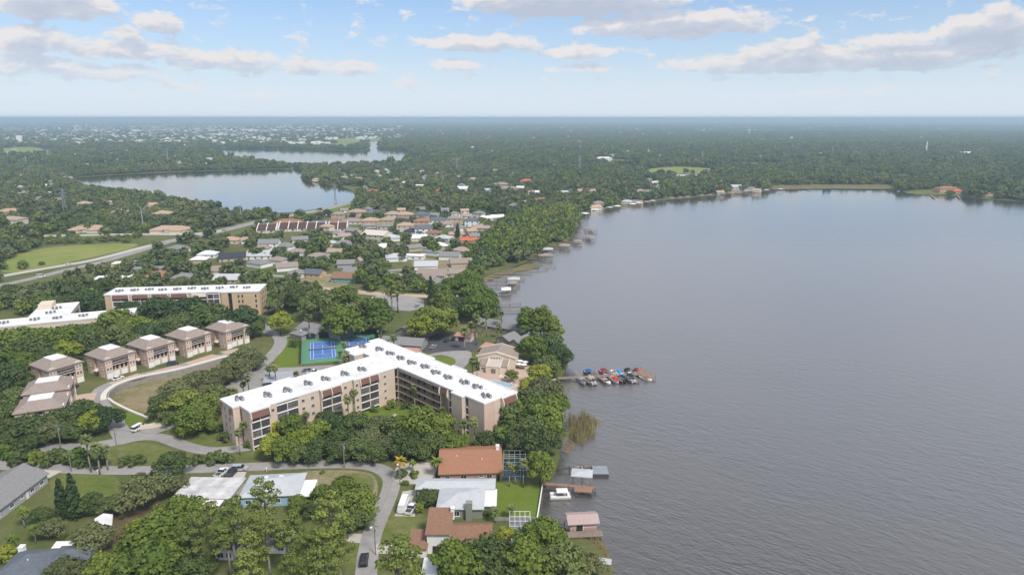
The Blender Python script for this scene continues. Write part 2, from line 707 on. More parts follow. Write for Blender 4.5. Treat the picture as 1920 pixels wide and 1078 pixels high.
# ---- lawns and roads
grass = ground_mat('mown_grass', [(.2, (.055, .090, .018)), (.42, (.10, .135, .028)), (.58, (.15, .155, .055)), (.78, (.25, .21, .12))], (.06, .33, 1.9), (.6, .6, .6), .06)
grass_b = ground_mat('bright_lawn', [(.2, (.070, .115, .016)), (.5, (.120, .170, .026)), (.8, (.175, .19, .05))], (.06, .33, 1.9), (.5, .5, .6), .05)
meadow = ground_mat('wet_meadow', [(.2, (.09, .15, .028)), (.42, (.17, .22, .045)), (.6, (.25, .25, .08)), (.9, (.29, .23, .11))], (.012, .05, .3), (.5, .45, .35), .2)
sand = ground_mat('sandy_soil', [(.15, (.09, .11, .035)), (.38, (.15, .15, .06)), (.55, (.28, .23, .145)), (.8, (.46, .41, .32))], (.1, .5, 2.), (.4, .4, .35), .06)
mulch = ground_mat('brown_mulch', [(.1, (.07, .055, .03)), (.5, (.13, .10, .06)), (.9, (.20, .16, .10))], (.1, .5, 2.), (.4, .4, .35), .06)
marsh = ground_mat('marsh_grass', [(.25, (.075, .08, .03)), (.5, (.16, .135, .065)), (.75, (.25, .20, .11))], (.05, .25, 1.2), (.4, .4, .45), .3)
asphalt = ground_mat('worn_asphalt', [(.2, (.19, .18, .175)), (.45, (.28, .265, .255)), (.6, (.32, .305, .295)), (.8, (.40, .38, .365))], (.09, .5, 3.), (.6, .5, .4), .01, .9)
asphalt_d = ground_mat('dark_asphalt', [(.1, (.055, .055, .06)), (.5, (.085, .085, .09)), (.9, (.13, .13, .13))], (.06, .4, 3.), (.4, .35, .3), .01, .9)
concrete = ground_mat('pale_concrete', [(.1, (.36, .33, .30)), (.5, (.46, .43, .39)), (.9, (.55, .52, .48))], (.08, .5, 3.), (.4, .4, .3), .01, .9)
pavers = ground_mat('pink_pavers', [(.1, (.38, .27, .21)), (.5, (.47, .35, .28)), (.9, (.55, .43, .35))], (.08, .5, 3.), (.4, .4, .3), .01, .9)


def lawn(name, px, m, z, it=2):
    return sheet(name, [smooth_poly(GP(px), it)], m, z)


lawn('lawn', [(515, 640), (528, 632), (567, 630), (563, 690), (512, 692)], grass_b, .004, 1)
lawn('lawn', [(808, 672), (830, 667), (852, 672), (852, 684), (838, 691), (815, 688)], grass_b, .030)
lawn('lawn', [(925, 903), (1014, 908), (1008, 976), (915, 976), (925, 950)], grass_b, .004, 0)
lawn('lawn', [(88, 898), (115, 885), (150, 886), (225, 890), (225, 930), (150, 935), (100, 925)], grass, .004)
lawn('lawn', [(200, 838), (245, 828), (300, 832), (330, 848), (310, 862), (250, 868), (180, 862)], grass, .004)
lawn('lawn', [(182, 742), (196, 735), (200, 752), (232, 768), (276, 786), (262, 800), (232, 803), (215, 780)], grass_b, .004)
lawn('lawn', [(305, 806), (330, 790), (385, 790), (415, 812), (425, 832), (380, 838), (330, 826)], grass, .004)
lawn('lawn', [(700, 1016), (740, 940), (790, 958), (795, 985), (770, 1016)], grass, .004, 1)
lawn('lawn', [(540, 882), (690, 880), (712, 905), (700, 955), (640, 970), (600, 950), (590, 912)], sand, .004)
lawn('lawn', [(625, 890), (690, 885), (706, 905), (690, 945), (640, 930)], grass, .012)
lawn('lawn', [(380, 1000), (420, 960), (680, 1000), (680, 1078), (380, 1078)], grass, .004, 1)
lawn('lawn', [(200, 950), (300, 930), (350, 960), (260, 1030), (190, 1060)], mulch, .004, 1)
lawn('lawn', [(430, 850), (500, 838), (800, 838), (740, 862), (500, 862)], grass, .004, 1)
lawn('lawn', [(600, 790), (720, 752), (880, 800), (880, 838), (640, 842)], grass_b, .004, 1)
lawn('lawn', [(905, 735), (985, 690), (1040, 700), (1045, 740), (960, 790), (915, 790)], grass, .004, 1)
lawn('lawn', [(550, 600), (700, 600), (720, 632), (568, 630)], mulch, .004, 1)
lawn('lawn', [(0, 490), (60, 468), (130, 460), (255, 455), (262, 462), (160, 486), (60, 505), (0, 515)], meadow, .004)
lawn('lawn', [(30, 528), (75, 515), (125, 503), (128, 507), (90, 518), (50, 528)], grass_b, .004)
lawn('lawn', [(455, 488), (500, 482), (520, 492), (505, 505), (460, 502)], grass, .004)
lawn('lawn', [(775, 480), (870, 492), (880, 520), (800, 520), (770, 500)], sand, .004)
lawn('lawn', [(540, 520), (640, 515), (660, 545), (560, 548)], sand, .004)
lawn('lawn', [(600, 398), (662, 378), (668, 382), (640, 398), (610, 405)], grass_b, .004)
lawn('lawn', [(1088, 394), (1120, 380), (1260, 358), (1330, 352), (1330, 362), (1160, 384), (1105, 396)], grass, .004)
lawn('lawn', [(1695, 359), (1740, 355), (1790, 356), (1800, 365), (1750, 364), (1706, 364)], grass, .004)
lawn('marsh', [(1150, 1078), (1130, 1030), (1085, 1003), (1110, 1000), (1135, 1015), (1150, 1050)], marsh, WATER_Z + .25)
lawn('marsh', [(905, 520), (925, 512), (940, 508), (952, 503), (968, 501), (980, 495), (992, 493), (1006, 494), (1019, 497), (1008, 499), (1014, 502), (996, 503), (984, 507), (970, 507), (962, 512), (946, 513), (938, 519), (926, 521), (920, 527), (905, 528)], marsh, WATER_Z + .25, 1)
lawn('marsh', [(1440, 357), (1450, 349), (1500, 347), (1600, 346), (1668, 349), (1690, 354), (1640, 355), (1560, 354), (1500, 355)], marsh, .004 )
for px in ([(1200, 318), (1270, 312), (1340, 316), (1330, 326), (1230, 326)], [(1395, 297), (1440, 296), (1470, 300), (1410, 302)],
           [(1100, 298), (1180, 300), (1230, 308), (1150, 312)], [(600, 262), (700, 258), (720, 264), (640, 270)],
           [(0, 278), (60, 275), (120, 290), (60, 295), (0, 292)], [(520, 270), (680, 268), (660, 279), (540, 277)]):
    lawn('meadow', px, meadow, .004)

CLEAR_PX = []
random.seed(12)
for (x, y, w, h) in ((880, 301, 34, 4), (962, 287, 40, 3), (1003, 318, 46, 5), (1500, 303, 44, 3), (1610, 313, 50, 4), (252, 287, 44, 4), (482, 262, 46, 2.4), (1700, 277, 50, 2.5), (1270, 300, 40, 3), (1120, 268, 60, 2.5),
                     (820, 276, 44, 2.6), (690, 330, 36, 5), (330, 262, 50, 2.2), (95, 310, 40, 4), (1400, 330, 46, 4), (1050, 340, 36, 4), (930, 365, 30, 4), (780, 365, 34, 4), (1820, 305, 50, 4), (1450, 262, 60, 2)):
    CLEAR_PX.append([(x + w * random.uniform(.7, 1.1) * math.cos(t * .785), y + h * random.uniform(.6, 1.1) * math.sin(t * .785)) for t in range(8)])
for q in CLEAR_PX:
    lawn('clearing', q, random.choice([meadow, sand, grass]), .006)

# retention basin: floor below the road, earth slope on the near side
bc = sum(basin, Vector((0, 0))) / len(basin)
BASIN_Z = -2.4
sheet('basin_floor', [[bc + (p - bc) * .97 for p in basin]], ground_mat('basin_grass', [(.1, (.06, .09, .02)), (.35, (.10, .12, .035)), (.5, (.22, .18, .10)), (.8, (.36, .30, .20))], (.06, .3, 1.5), (.5, .4, .35), .05), BASIN_Z)
mb = MB()
for i in range(len(basin)):
    a, b = basin[i], basin[(i + 1) % len(basin)]
    a2, b2 = bc + (a - bc) * .965, bc + (b - bc) * .965
    mb.poly([(a.x, a.y, 0), (b.x, b.y, 0), (b2.x, b2.y, BASIN_Z - .05), (a2.x, a2.y, BASIN_Z - .05)])
structure(mb.build('basin_bank', grass))

STREETS = []
def street(*a, **k):
    o, l, r = road(*a, **k)
    STREETS.append([(p.x, p.y) for p in l] + [(p.x, p.y) for p in r[::-1]])
    return o, l, r

street('road', [(-60, 868), (40, 874), (150, 880), (235, 882), (330, 880), (440, 876), (560, 871), (650, 869), (700, 873), (728, 886), (737, 905), (722, 945), (703, 985), (692, 1020), (685, 1090)], 5.2, asphalt, .016)
street('road', [(-60, 830), (30, 836), (135, 841), (207, 831), (249, 819), (320, 797), (372, 770), (420, 738), (455, 712), (492, 684), (508, 668), (523, 652), (528, 638), (520, 628), (502, 622), (490, 606)], 6.0, asphalt, .020)
street('road', [(225, 828), (262, 819), (300, 818), (330, 830), (360, 840), (395, 846), (445, 841), (470, 838)], 5.0, asphalt, .024)
street('road', [(232, 820), (214, 790), (186, 757), (182, 740), (196, 724), (240, 710), (320, 691), (385, 674), (430, 664)], 6.0, asphalt, .012)
street('highway', [(-30, 524), (40, 511), (110, 499), (166, 490), (215, 478), (262, 465), (310, 454)], 8.0, concrete, .016)
street('highway', [(-30, 541), (40, 527), (90, 515), (125, 506), (180, 494), (230, 480), (310, 456)], 8.0, asphalt, .020)
street('highway', [(296, 457), (350, 446), (410, 434), (470, 419), (530, 406), (600, 395), (655, 380)], 14.0, asphalt, .024)
street('highway', [(40, 443), (120, 442), (200, 440), (280, 439), (360, 440), (420, 432)], 9.0, concrete, .028)
street('road', [(600, 541), (660, 546), (720, 552), (800, 556), (860, 552)], 8.0, pavers, .016)
street('road', [(585, 425), (700, 448), (800, 470), (900, 450)], 6.0, asphalt, .012)
street('road', [(420, 505), (520, 520), (640, 515), (760, 505)], 6.0, asphalt, .012)
# drives and yards of the clubhouse and long apartment block
def yard(name, px, m, z, it=1):
    pts = smooth_poly(GP(px), it) if it else GP(px)
    STREETS.append([(p[0], p[1]) for p in pts])
    return sheet(name, [pts], m, z)

yard('parking_lot', [(440, 738), (462, 706), (500, 690), (560, 688), (640, 683), (640, 700), (560, 716), (470, 745)], asphalt, .030)
yard('parking_lot', [(690, 552), (795, 556), (795, 585), (690, 578)], asphalt, .024)
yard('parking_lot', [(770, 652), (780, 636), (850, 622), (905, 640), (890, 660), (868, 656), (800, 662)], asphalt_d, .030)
yard('drive', [(800, 664), (860, 655), (884, 658), (885, 672), (868, 692), (838, 704), (815, 700), (842, 690), (856, 680), (850, 670), (820, 664), (790, 676)], asphalt, .026)
yard('pool_deck', [(880, 700), (905, 692), (960, 700), (1000, 720), (965, 735), (905, 718)], pavers, .030, 0)
yard('patio', [(962, 690), (990, 680), (1000, 700), (985, 712), (972, 708)], pavers, .034)
yard('driveway', [(730, 905), (745, 870), (765, 868), (800, 866), (815, 868), (815, 905), (780, 908)], concrete, .026)
yard('driveway', [(755, 921), (780, 917), (778, 968), (740, 967)], concrete, .026, 0)
yard('driveway', [(706, 1020), (775, 1017), (775, 1036), (700, 1038)], concrete, .026, 0)
yard('driveway', [(440, 884), (462, 884), (440, 948), (418, 948)], concrete, .026, 0)
yard('driveway', [(86, 880), (116, 883), (92, 896), (76, 893)], concrete, .026, 0)
yard('driveway', [(640, 1000), (690, 1000), (690, 1018), (640, 1016)], concrete, .012, 0)
for q in ([(115, 745), (140, 741), (182, 735), (176, 752), (150, 752)], [(203, 718), (257, 700), (275, 703), (212, 722)],
          [(275, 700), (332, 684), (350, 687), (285, 702)], [(346, 680), (398, 664), (418, 668), (356, 684)], [(410, 660), (468, 648), (470, 654), (428, 664)]):
    yard('driveway', q, pavers, .028, 0)
road('path', [(528, 633), (540, 630), (560, 628)], 1.2, concrete, .01)
road('path', [(742, 776), (700, 800), (600, 830)], 1.4, concrete, .012)
road('path', [(965, 735), (1010, 715), (1045, 710)], 1.6, concrete, .014)
road('path', [(735, 800), (790, 830), (870, 840)], 1.4, concrete, .014)
# ------------------------------------------------------------------ trees
def leaf_mat(name, stops, rough=.7, sat=1.0):
    """each leaf clump its own shade, each tree its own cast"""
    m = bpy.data.materials.new(name)
    m.use_nodes = True
    nt = m.node_tree
    b = nt.nodes['Principled BSDF']
    b.inputs['Roughness'].default_value = rough
    b.inputs['Specular IOR Level'].default_value = .25
    geo = nt.nodes.new('ShaderNodeNewGeometry')
    oi = nt.nodes.new('ShaderNodeObjectInfo')
    mx = nt.nodes.new('ShaderNodeMath')
    mx.operation = 'MULTIPLY_ADD'
    nt.links.new(geo.outputs['Random Per Island'], mx.inputs[0])
    mx.inputs[1].default_value = .45
    k = nt.nodes.new('ShaderNodeMath')
    k.operation = 'MULTIPLY'
    nt.links.new(oi.outputs['Random'], k.inputs[0])
    k.inputs[1].default_value = .55
    pn = nt.nodes.new('ShaderNodeTexNoise')
    pn.inputs['Scale'].default_value = .011
    pn.inputs['Detail'].default_value = 3
    nt.links.new(oi.outputs['Location'], pn.inputs['Vector'])
    k2 = nt.nodes.new('ShaderNodeMath')
    k2.operation = 'MULTIPLY_ADD'
    nt.links.new(pn.outputs[0], k2.inputs[0])
    k2.inputs[1].default_value = 1.1
    k2.inputs[2].default_value = -.55
    k3 = nt.nodes.new('ShaderNodeMath')
    nt.links.new(k.outputs[0], k3.inputs[0])
    nt.links.new(k2.outputs[0], k3.inputs[1])
    nt.links.new(k3.outputs[0], mx.inputs[2])
    r = nt.nodes.new('ShaderNodeValToRGB')
    while len(r.color_ramp.elements) < len(stops):
        r.color_ramp.elements.new(.5)
    for e, (p, c) in zip(r.color_ramp.elements, stops):
        e.position = p
        e.color = (*c, 1)
    nt.links.new(mx.outputs[0], r.inputs[0])
    nt.links.new(r.outputs[0], b.inputs['Base Color'])
    tr = nt.nodes.new('ShaderNodeBsdfTranslucent')
    nt.links.new(r.outputs[0], tr.inputs['Color'])
    ms = nt.nodes.new('ShaderNodeMixShader')
    ms.inputs[0].default_value = .15
    nt.links.new(b.outputs[0], ms.inputs[1])
    nt.links.new(tr.outputs[0], ms.inputs[2])
    nt.links.new(ms.outputs[0], nt.nodes['Material Output'].inputs['Surface'])
    return m


LEAF = {
    'oak': leaf_mat('oak_leaves', [(0, (0.056, 0.088, 0.026)), (.5, (0.099, 0.139, 0.039)), (1, (0.162, 0.195, 0.059))]),
    'olive': leaf_mat('olive_leaves', [(0, (0.081, 0.099, 0.040)), (.5, (0.135, 0.154, 0.058)), (1, (0.197, 0.208, 0.089))]),
    'green': leaf_mat('green_leaves', [(0, (0.073, 0.117, 0.021)), (.5, (0.128, 0.182, 0.029)), (1, (0.214, 0.244, 0.046))]),
    'lime': leaf_mat('lime_leaves', [(0, (0.135, 0.180, 0.021)), (.5, (0.224, 0.265, 0.031)), (1, (0.341, 0.342, 0.046))]),
    'yellow': leaf_mat('yellow_leaves', [(0, (.11, .13, .012)), (.5, (.22, .22, .015)), (1, (.40, .34, .02))]),
    'pine': leaf_mat('pine_needles', [(0, (0.108, 0.145, 0.031)), (.5, (0.180, 0.222, 0.046)), (1, (0.269, 0.299, 0.077))]),
    'dark': leaf_mat('dark_leaves', [(0, (0.029, 0.051, 0.019)), (.5, (0.051, 0.086, 0.027)), (1, (0.081, 0.128, 0.040))]),
    'palm': leaf_mat('palm_fronds', [(0, (0.081, 0.112, 0.033)), (.5, (0.144, 0.180, 0.056)), (1, (0.252, 0.248, 0.093))]),
    'orange': leaf_mat('orange_fronds', [(0, (.30, .14, .01)), (.5, (.50, .26, .02)), (1, (.60, .36, .04))]),
    'far': leaf_mat('far_leaves', [(0, (0.062, 0.092, 0.036)), (.4, (0.110, 0.141, 0.055)), (.75, (0.156, 0.176, 0.076)), (1, (0.222, 0.223, 0.103))]),
}
BARK = mat('bark', (.13, .105, .08), .95, .3, 2.0, .03)
BARK_G = mat('grey_bark', (.22, .20, .175), .95, .25, 2.0, .03)


def quads(cent, nrm, size, aspect=1.0):
    """leaf clump quads at centres with normals; numpy in, verts and faces out"""
    n = len(cent)
    a = rng.normal(size=(n, 3))
    u = np.cross(nrm, a)
    u /= np.linalg.norm(u, axis=1, keepdims=True) + 1e-9
    w = np.cross(nrm, u)
    s = (size * rng.uniform(.65, 1.3, n))[:, None]
    k = s * aspect
    bend = nrm * s * .25
    v = np.stack([cent - u * s - w * k - bend, cent + u * s - w * k * .6, cent + u * s * .8 + w * k - bend, cent - u * s * .7 + w * k], 1)
    return v.reshape(-1, 3)


def np_mesh(name, verts, faces_n, mats, idx=None):
    """verts laid out as consecutive polygons of faces_n corners"""
    me = bpy.data.meshes.new(name)
    nf = len(verts) // faces_n
    me.vertices.add(len(verts))
    me.vertices.foreach_set('co', np.asarray(verts, np.float32).ravel())
    me.loops.add(nf * faces_n)
    me.loops.foreach_set('vertex_index', np.arange(nf * faces_n, dtype=np.int32))
    me.polygons.add(nf)
    me.polygons.foreach_set('loop_start', np.arange(0, nf * faces_n, faces_n, dtype=np.int32))
    me.polygons.foreach_set('loop_total', np.full(nf, faces_n, np.int32))
    for mm in mats:
        me.materials.append(mm)
    if idx is not None:
        me.polygons.foreach_set('material_index', np.asarray(idx, np.int32))
    me.update()
    me.validate()
    return me


def unit(n):
    d = rng.normal(size=(n, 3))
    return d / np.linalg.norm(d, axis=1, keepdims=True)


def crown_pts(lobes, per, leaf, upward=.25, jit=.45):
    """lobes: list of (centre, radius, zsquash)"""
    C, Nn = [], []
    for c, r, q in lobes:
        d = unit(int(per * 1.6))
        keep = rng.uniform(size=len(d)) < np.clip(.62 + .6 * d[:, 2], .18, 1)
        d = d[keep][:per]
        rad = r * (rng.uniform(.7, 1.05, len(d)) + .3 * rng.uniform(0, 1, len(d)) ** 5)[:, None]
        p = np.array(c) + d * rad * np.array([1, 1, q])
        nn = d + rng.normal(size=d.shape) * jit + np.array([0, 0, upward])
        nn /= np.linalg.norm(nn, axis=1, keepdims=True)
        C.append(p)
        Nn.append(nn)
    return quads(np.concatenate(C), np.concatenate(Nn), leaf)


def broad_lobes(nl, rx, rz, z0, lr=.36, flat=.6, low=.0):
    """lobe centres over a dome of half width rx, height rz above z0"""
    out = []
    for i in range(nl):
        t = (i + .5) / nl
        ph = i * 2.399963 + rng.uniform(-.4, .4)
        h = t ** .9
        rr = math.sqrt(max(0, 1 - (h * .93) ** 2)) * rng.uniform(.52, 1.0) if i % 4 else rng.uniform(0, .5)
        r = rx * lr * rng.uniform(.55, 1.25)
        zz = z0 + (h * .86 + low * rng.uniform(-1, .2)) * rz * rng.uniform(.82, 1.05)
        out.append(((rx * rr * math.cos(ph), rx * rr * math.sin(ph), zz), r, flat * rng.uniform(.85, 1.25)))
    out.append(((0, 0, z0 + rz * .35), rx * .55, .7))
    return out


def trunk_mesh(name, h, r, limbs, m, lean=0.0, spread=.3):
    mb = MB()
    top = Vector((lean, 0, h))
    pts = [Vector((0, 0, -.3)), Vector((lean * .3, rng.uniform(-.1, .1), h * .5)), top]
    rad = [r * 1.25, r * .85, r * .55]
    for i in range(2):
        mb.tube(pts[i], pts[i + 1], rad[i], rad[i + 1], 7)
    for (x, y, z, q) in limbs:
        s = pts[1].lerp(top, rng.uniform(.3, 1.0))
        e = Vector((x, y, z))
        mid = s.lerp(e, .5) + Vector((0, 0, rng.uniform(-.3, .5)))
        mb.tube(s, mid, q, q * .75, 5)
        mb.tube(mid, e, q * .75, q * .35, 5)
    return mb.mesh(name, m, smooth=True)


PROTO = {}


def proto(kind, crown, trunk, w, h):
    """meshes of unit kind; w crown width, h total height in metres as modelled"""
    PROTO.setdefault(kind, []).append((crown, trunk, w, h))


def make_broad(kind, leafm, variants, rx, rz, z0, nl, per, leaf, lr=.36, flat=.62, bark=BARK, low=.0):
    for k in range(variants):
        lob = broad_lobes(nl, rx, rz, z0, lr, flat, low)
        v = crown_pts(lob, per, leaf)
        cm = np_mesh(f'{kind}_crown', v, 4, [LEAF[leafm]])
        limbs = [(c[0] * .85, c[1] * .85, c[2], rx * .022) for c, r, q in lob[:6]]
        tm = trunk_mesh(f'{kind}_trunk', z0 + rz * .35, rx * .06, limbs, bark)
        proto(kind, cm, tm, 2 * rx * 1.02, z0 + rz * 1.1)


# broad trees about 10 to 12 m wide
make_broad('oak', 'oak', 4, 5.5, 5.2, 3.4, 34, 130, .27)
make_broad('olive', 'olive', 3, 5.5, 4.6, 3.2, 34, 125, .25)
make_broad('green', 'green', 4, 5.2, 6.0, 3.6, 34, 130, .28)
make_broad('lime', 'lime', 2, 4.6, 5.2, 3.4, 26, 115, .25)
make_broad('yellow', 'yellow', 1, 4.6, 6.4, 3.2, 20, 100, .36)
make_broad('bush', 'oak', 2, 1.6, 1.9, .3, 8, 60, .20, .45, .8, low=.1)
make_broad('dark', 'dark', 2, 5.0, 5.6, 3.0, 32, 125, .27)
make_broad('bright_bush', 'green', 2, 1.6, 1.7, .3, 8, 60, .20, .45, .8, low=.1)


def make_pine(k):
    H = 17.0
    lob = []
    for i in range(15):
        t = i / 14
        ph = i * 2.4 + rng.uniform(-.3, .3)
        z = H * (.56 + .42 * t)
        rr = (4.0 * (1 - .6 * t)) * rng.uniform(.5, 1)
        lob.append(((rr * math.cos(ph), rr * math.sin(ph), z), rng.uniform(.95, 1.6), .5))
    v = crown_pts(lob, 105, .19, .5, .6)
    cm = np_mesh('pine_crown', v, 4, [LEAF['pine']])
    limbs = [(c[0] * .9, c[1] * .9, c[2], .09) for c, r, q in lob]
    mb = MB()
    mb.tube((0, 0, -.3), (.2, 0, H * .5), .30, .24, 8)
    mb.tube((.2, 0, H * .5), (0, .1, H * .95), .24, .10, 8)
    for x, y, z, q in limbs:
        mb.tube((.1, 0, z - .8), (x, y, z - .2), q, q * .4, 5)
    proto('pine', cm, mb.mesh('pine_trunk', BARK_G, smooth=True), 8.4, H)


for k in range(3):
    make_pine(k)


def frond_quads(n, L, droop, width, z, tilt_lo, tilt_hi, seg=4):
    """arching fronds as chains of quads, with split leaflets"""
    out = []
    for i in range(n):
        ph = i * 2.4 + rng.uniform(-.2, .2)
        el = rng.uniform(tilt_lo, tilt_hi)
        d = np.array([math.cos(ph), math.sin(ph), 0])
        side = np.array([-math.sin(ph), math.cos(ph), 0])
        p = np.array([0, 0, z])
        e = el
        prev = p
        l = L * rng.uniform(.8, 1.1)
        for s in range(seg):
            step = l / seg
            q = prev + (d * math.cos(e) + np.array([0, 0, math.sin(e)])) * step
            w0 = width * (.45, 1, .95, .6, .2)[min(s, 4)]
            w1 = width * (1, .95, .6, .2, .05)[min(s, 4)]
            dn = np.array([0, 0, -.28])
            for sg in (1, -1):
                out += [prev, prev + (side * sg + dn) * w0, q + (side * sg + dn) * w1, q]
            prev = q
            e -= droop / seg
    return np.array(out)


for k in range(3):
    H = (8.0, 9.5, 6.5)[k]
    v = frond_quads(58, 1.9, 1.5, .50, H, -.9, 1.45)
    cm = np_mesh('palm_crown', v, 4, [LEAF['palm']])
    mb = MB()
    mb.tube((0, 0, -.2), (.15, 0, H * .5), .21, .18, 8)
    mb.tube((.15, 0, H * .5), (0, 0, H + .1), .18, .2, 8)
    proto('palm', cm, mb.mesh('palm_trunk', BARK_G, smooth=True), 3.6, H + 1.5)
v = frond_quads(40, 3.2, 1.7, .62, 6.0, -.4, 1.35, 5)
mb = MB()
mb.tube((0, 0, -.2), (.2, 0, 3), .26, .2, 8)
mb.tube((.2, 0, 3), (0, 0, 6.1), .2, .16, 8)
tmesh = mb.mesh('palm_trunk', BARK_G, smooth=True)
proto('feather_palm', np_mesh('palm_crown', v, 4, [LEAF['green']]), tmesh, 6.0, 7.4)
v2 = frond_quads(46, 2.7, 1.7, .62, 6.0, -.6, 1.3, 5)
proto('orange_palm', np_mesh('palm_crown', v2, 4, [LEAF['orange'], LEAF['lime']], (np.arange(len(v2) // 4) // 10 % 3 == 0).astype(int)), tmesh, 5.0, 7.4)


def make_column(kind, leafm, H, rx, n):
    """narrow upright tree of stacked tufts"""
    lob = []
    for i in range(n):
        t = i / (n - 1)
        ph = i * 2.4
        rr = rx * (.55 if 0 < t < .85 else .25) * (1 - .75 * t ** 2)
        lob.append(((rr * math.cos(ph), rr * math.sin(ph), H * (.08 + .86 * t)), rx * (.62 - .38 * t), 1.7))
    v = crown_pts(lob, 80, .26, .3)
    mb = MB()
    mb.tube((0, 0, -.2), (0, 0, H * .8), .16, .06, 6)
    proto(kind, np_mesh(f'{kind}_crown', v, 4, [LEAF[leafm]]), mb.mesh(f'{kind}_trunk', BARK, smooth=True), rx * 2, H)


make_column('column', 'dark', 12.0, 1.7, 24)
make_column('column', 'dark', 12.0, 1.6, 24)
for k in range(3):      # lakeside cypress: tall, with a round top and bare trunk below
    lob = broad_lobes(24, 4.6, 8.6, 4.2, .34, .8)
    v = crown_pts(lob, 140, .29)
    mb = MB()
    mb.tube((0, 0, -1.2), (0, 0, 2.0), .65, .34, 8)
    mb.tube((0, 0, 2.0), (.1, .1, 10.5), .34, .12, 8)
    for c, r, q in lob[:9]:
        mb.tube((0, 0, c[2] - 1.2), (c[0] * .8, c[1] * .8, c[2]), .09, .04, 5)
    proto('cypress', np_mesh('cypress_crown', v, 4, [LEAF['green']]), mb.mesh('cypress_trunk', BARK_G, smooth=True), 9.4, 13.4)

# light-weight crowns for the woods farther off, by the same builder
for nm, lm in (('far_oak', 'far'), ('far_oak', 'oak'), ('far_oak', 'olive'), ('far_oak', 'far'), ('far_green', 'green'), ('far_green', 'green')):
    lob = broad_lobes(13, 5.2, 5.6, 2.6, .42, .68)
    v = crown_pts(lob, 26, .74, .3, .5)
    proto(nm, np_mesh('far_crown', v, 4, [LEAF[lm]]), None, 10.6, 8.8)

TREES = []      # kind, x, y, width scale, height scale, label or None, group


def tree_px(kind, cx, cy, w, label=None, group=None, hs=1.0, name=None):
    """a tree whose crown middle shows at cx, cy and is w pixels wide"""
    pw, ph = PROTO[kind][0][2], PROTO[kind][0][3]
    frac = {'pine': .78, 'palm': .92, 'feather_palm': .85, 'orange_palm': .85, 'column': .5}.get(kind, .6)
    sc = 1.0
    for _ in range(8):
        p = G(cx, cy, ph * sc * hs * frac)
        _, _, f = px_of(p.x, p.y, p.z)
        sc = w * f / F_PX / pw
    TREES.append([kind, p.x, p.y, sc, sc * hs, label, group])
    return p.x, p.y, sc
# ------------------------------------------------------------------ materials of buildings
STUCCO = mat('pink_stucco', (.60, .485, .39), .9, .07, .25)
STUCCO2 = mat('buff_stucco', (.55, .40, .26), .9, .07, .25)
STUCCO_L = mat('pale_stucco', (.66, .56, .46), .9, .06, .3)
PINKWALL = mat('rose_stucco', (.57, .41, .32), .9, .08, .4)
CREAM = mat('cream_wall', (.62, .55, .45), .9, .08, .3)
WHITE = mat('white_paint', (.78, .77, .75), .6, .05, .5)
WHITEROOF = mat('white_membrane_roof', (.71, .70, .695), .75, .16, .16)
BROWN = mat('brown_mansard', (.19, .093, .072), .8, .2, 1.5)
DARK = mat('dark_recess', (.03, .028, .028), .8, .3, 1.0)
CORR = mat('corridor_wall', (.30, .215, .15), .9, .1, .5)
RAIL = mat('brown_railing', (.17, .115, .085), .7, .2, 1.5)
METAL = mat('grey_metal', (.30, .30, .31), .5, .15, 2.0)
DMETAL = mat('dark_metal', (.06, .06, .065), .5, .2, 2.0)
SHINGLE = mat('brown_grey_shingle', (.285, .23, .20), .95, .16, 1.2, stretch=(1, 1, 2.5))
GREYSH = mat('grey_shingle', (.22, .215, .215), .95, .14, 1.2, stretch=(1, 1, 2.5))
SLATE = mat('slate_blue_shingle', (.115, .13, .155), .95, .16, 1.0)
LIGHTROOF = mat('pale_grey_roof', (.45, .47, .49), .6, .08, .6)
ORANGER = mat('orange_brown_shingle', (.31, .150, .090), .95, .14, 1.5, stretch=(1, 1, 2.5))
BROWNR = mat('brown_shingle', (.24, .135, .090), .95, .16, 1.5, stretch=(1, 1, 2.5))
DARKR = mat('charcoal_shingle', (.045, .047, .055), .95, .2, 1.2)
PEACHR = mat('peach_tile', (.42, .295, .215), .9, .12, 1.0)
REDR = mat('red_tile', (.50, .13, .07), .9, .12, 1.0)
PINKR = mat('pink_tile', (.46, .24, .20), .9, .12, 1.0)
WOOD = mat('weathered_wood', (.24, .19, .155), .95, .25, 1.2, stretch=(1, 6, 1))
WOODR = mat('reddish_deck_wood', (.28, .17, .12), .95, .25, 1.2, stretch=(1, 6, 1))
WOODF = mat('fence_wood', (.26, .17, .10), .95, .25, 1.5)
BLUEW = mat('blue_wall', (.28, .45, .58), .9, .06, .3)
GREENW = mat('grey_green_wall', (.23, .25, .21), .9, .08, .3)
GREYW = mat('grey_wall', (.36, .37, .38), .9, .08, .3)
BRICKP = mat('pinkish_brick_wall', (.40, .27, .21), .9, .15, 1.5)
BLOCKW = mat('grey_block_wall', (.30, .28, .25), .95, .18, .8)


def glass_mat(name, col, rough=.12):
    m = mat(name, col, rough, 0, spec=.6)
    return m


GLASS = glass_mat('window_glass', (.035, .042, .05))
SCREEN = mat('bronze_screen', (.075, .068, .066), .35, .35, .35)
SCREEN_L = mat('curtained_screen', (.17, .155, .15), .45, .3, .5)

WIN_CACHE = {}


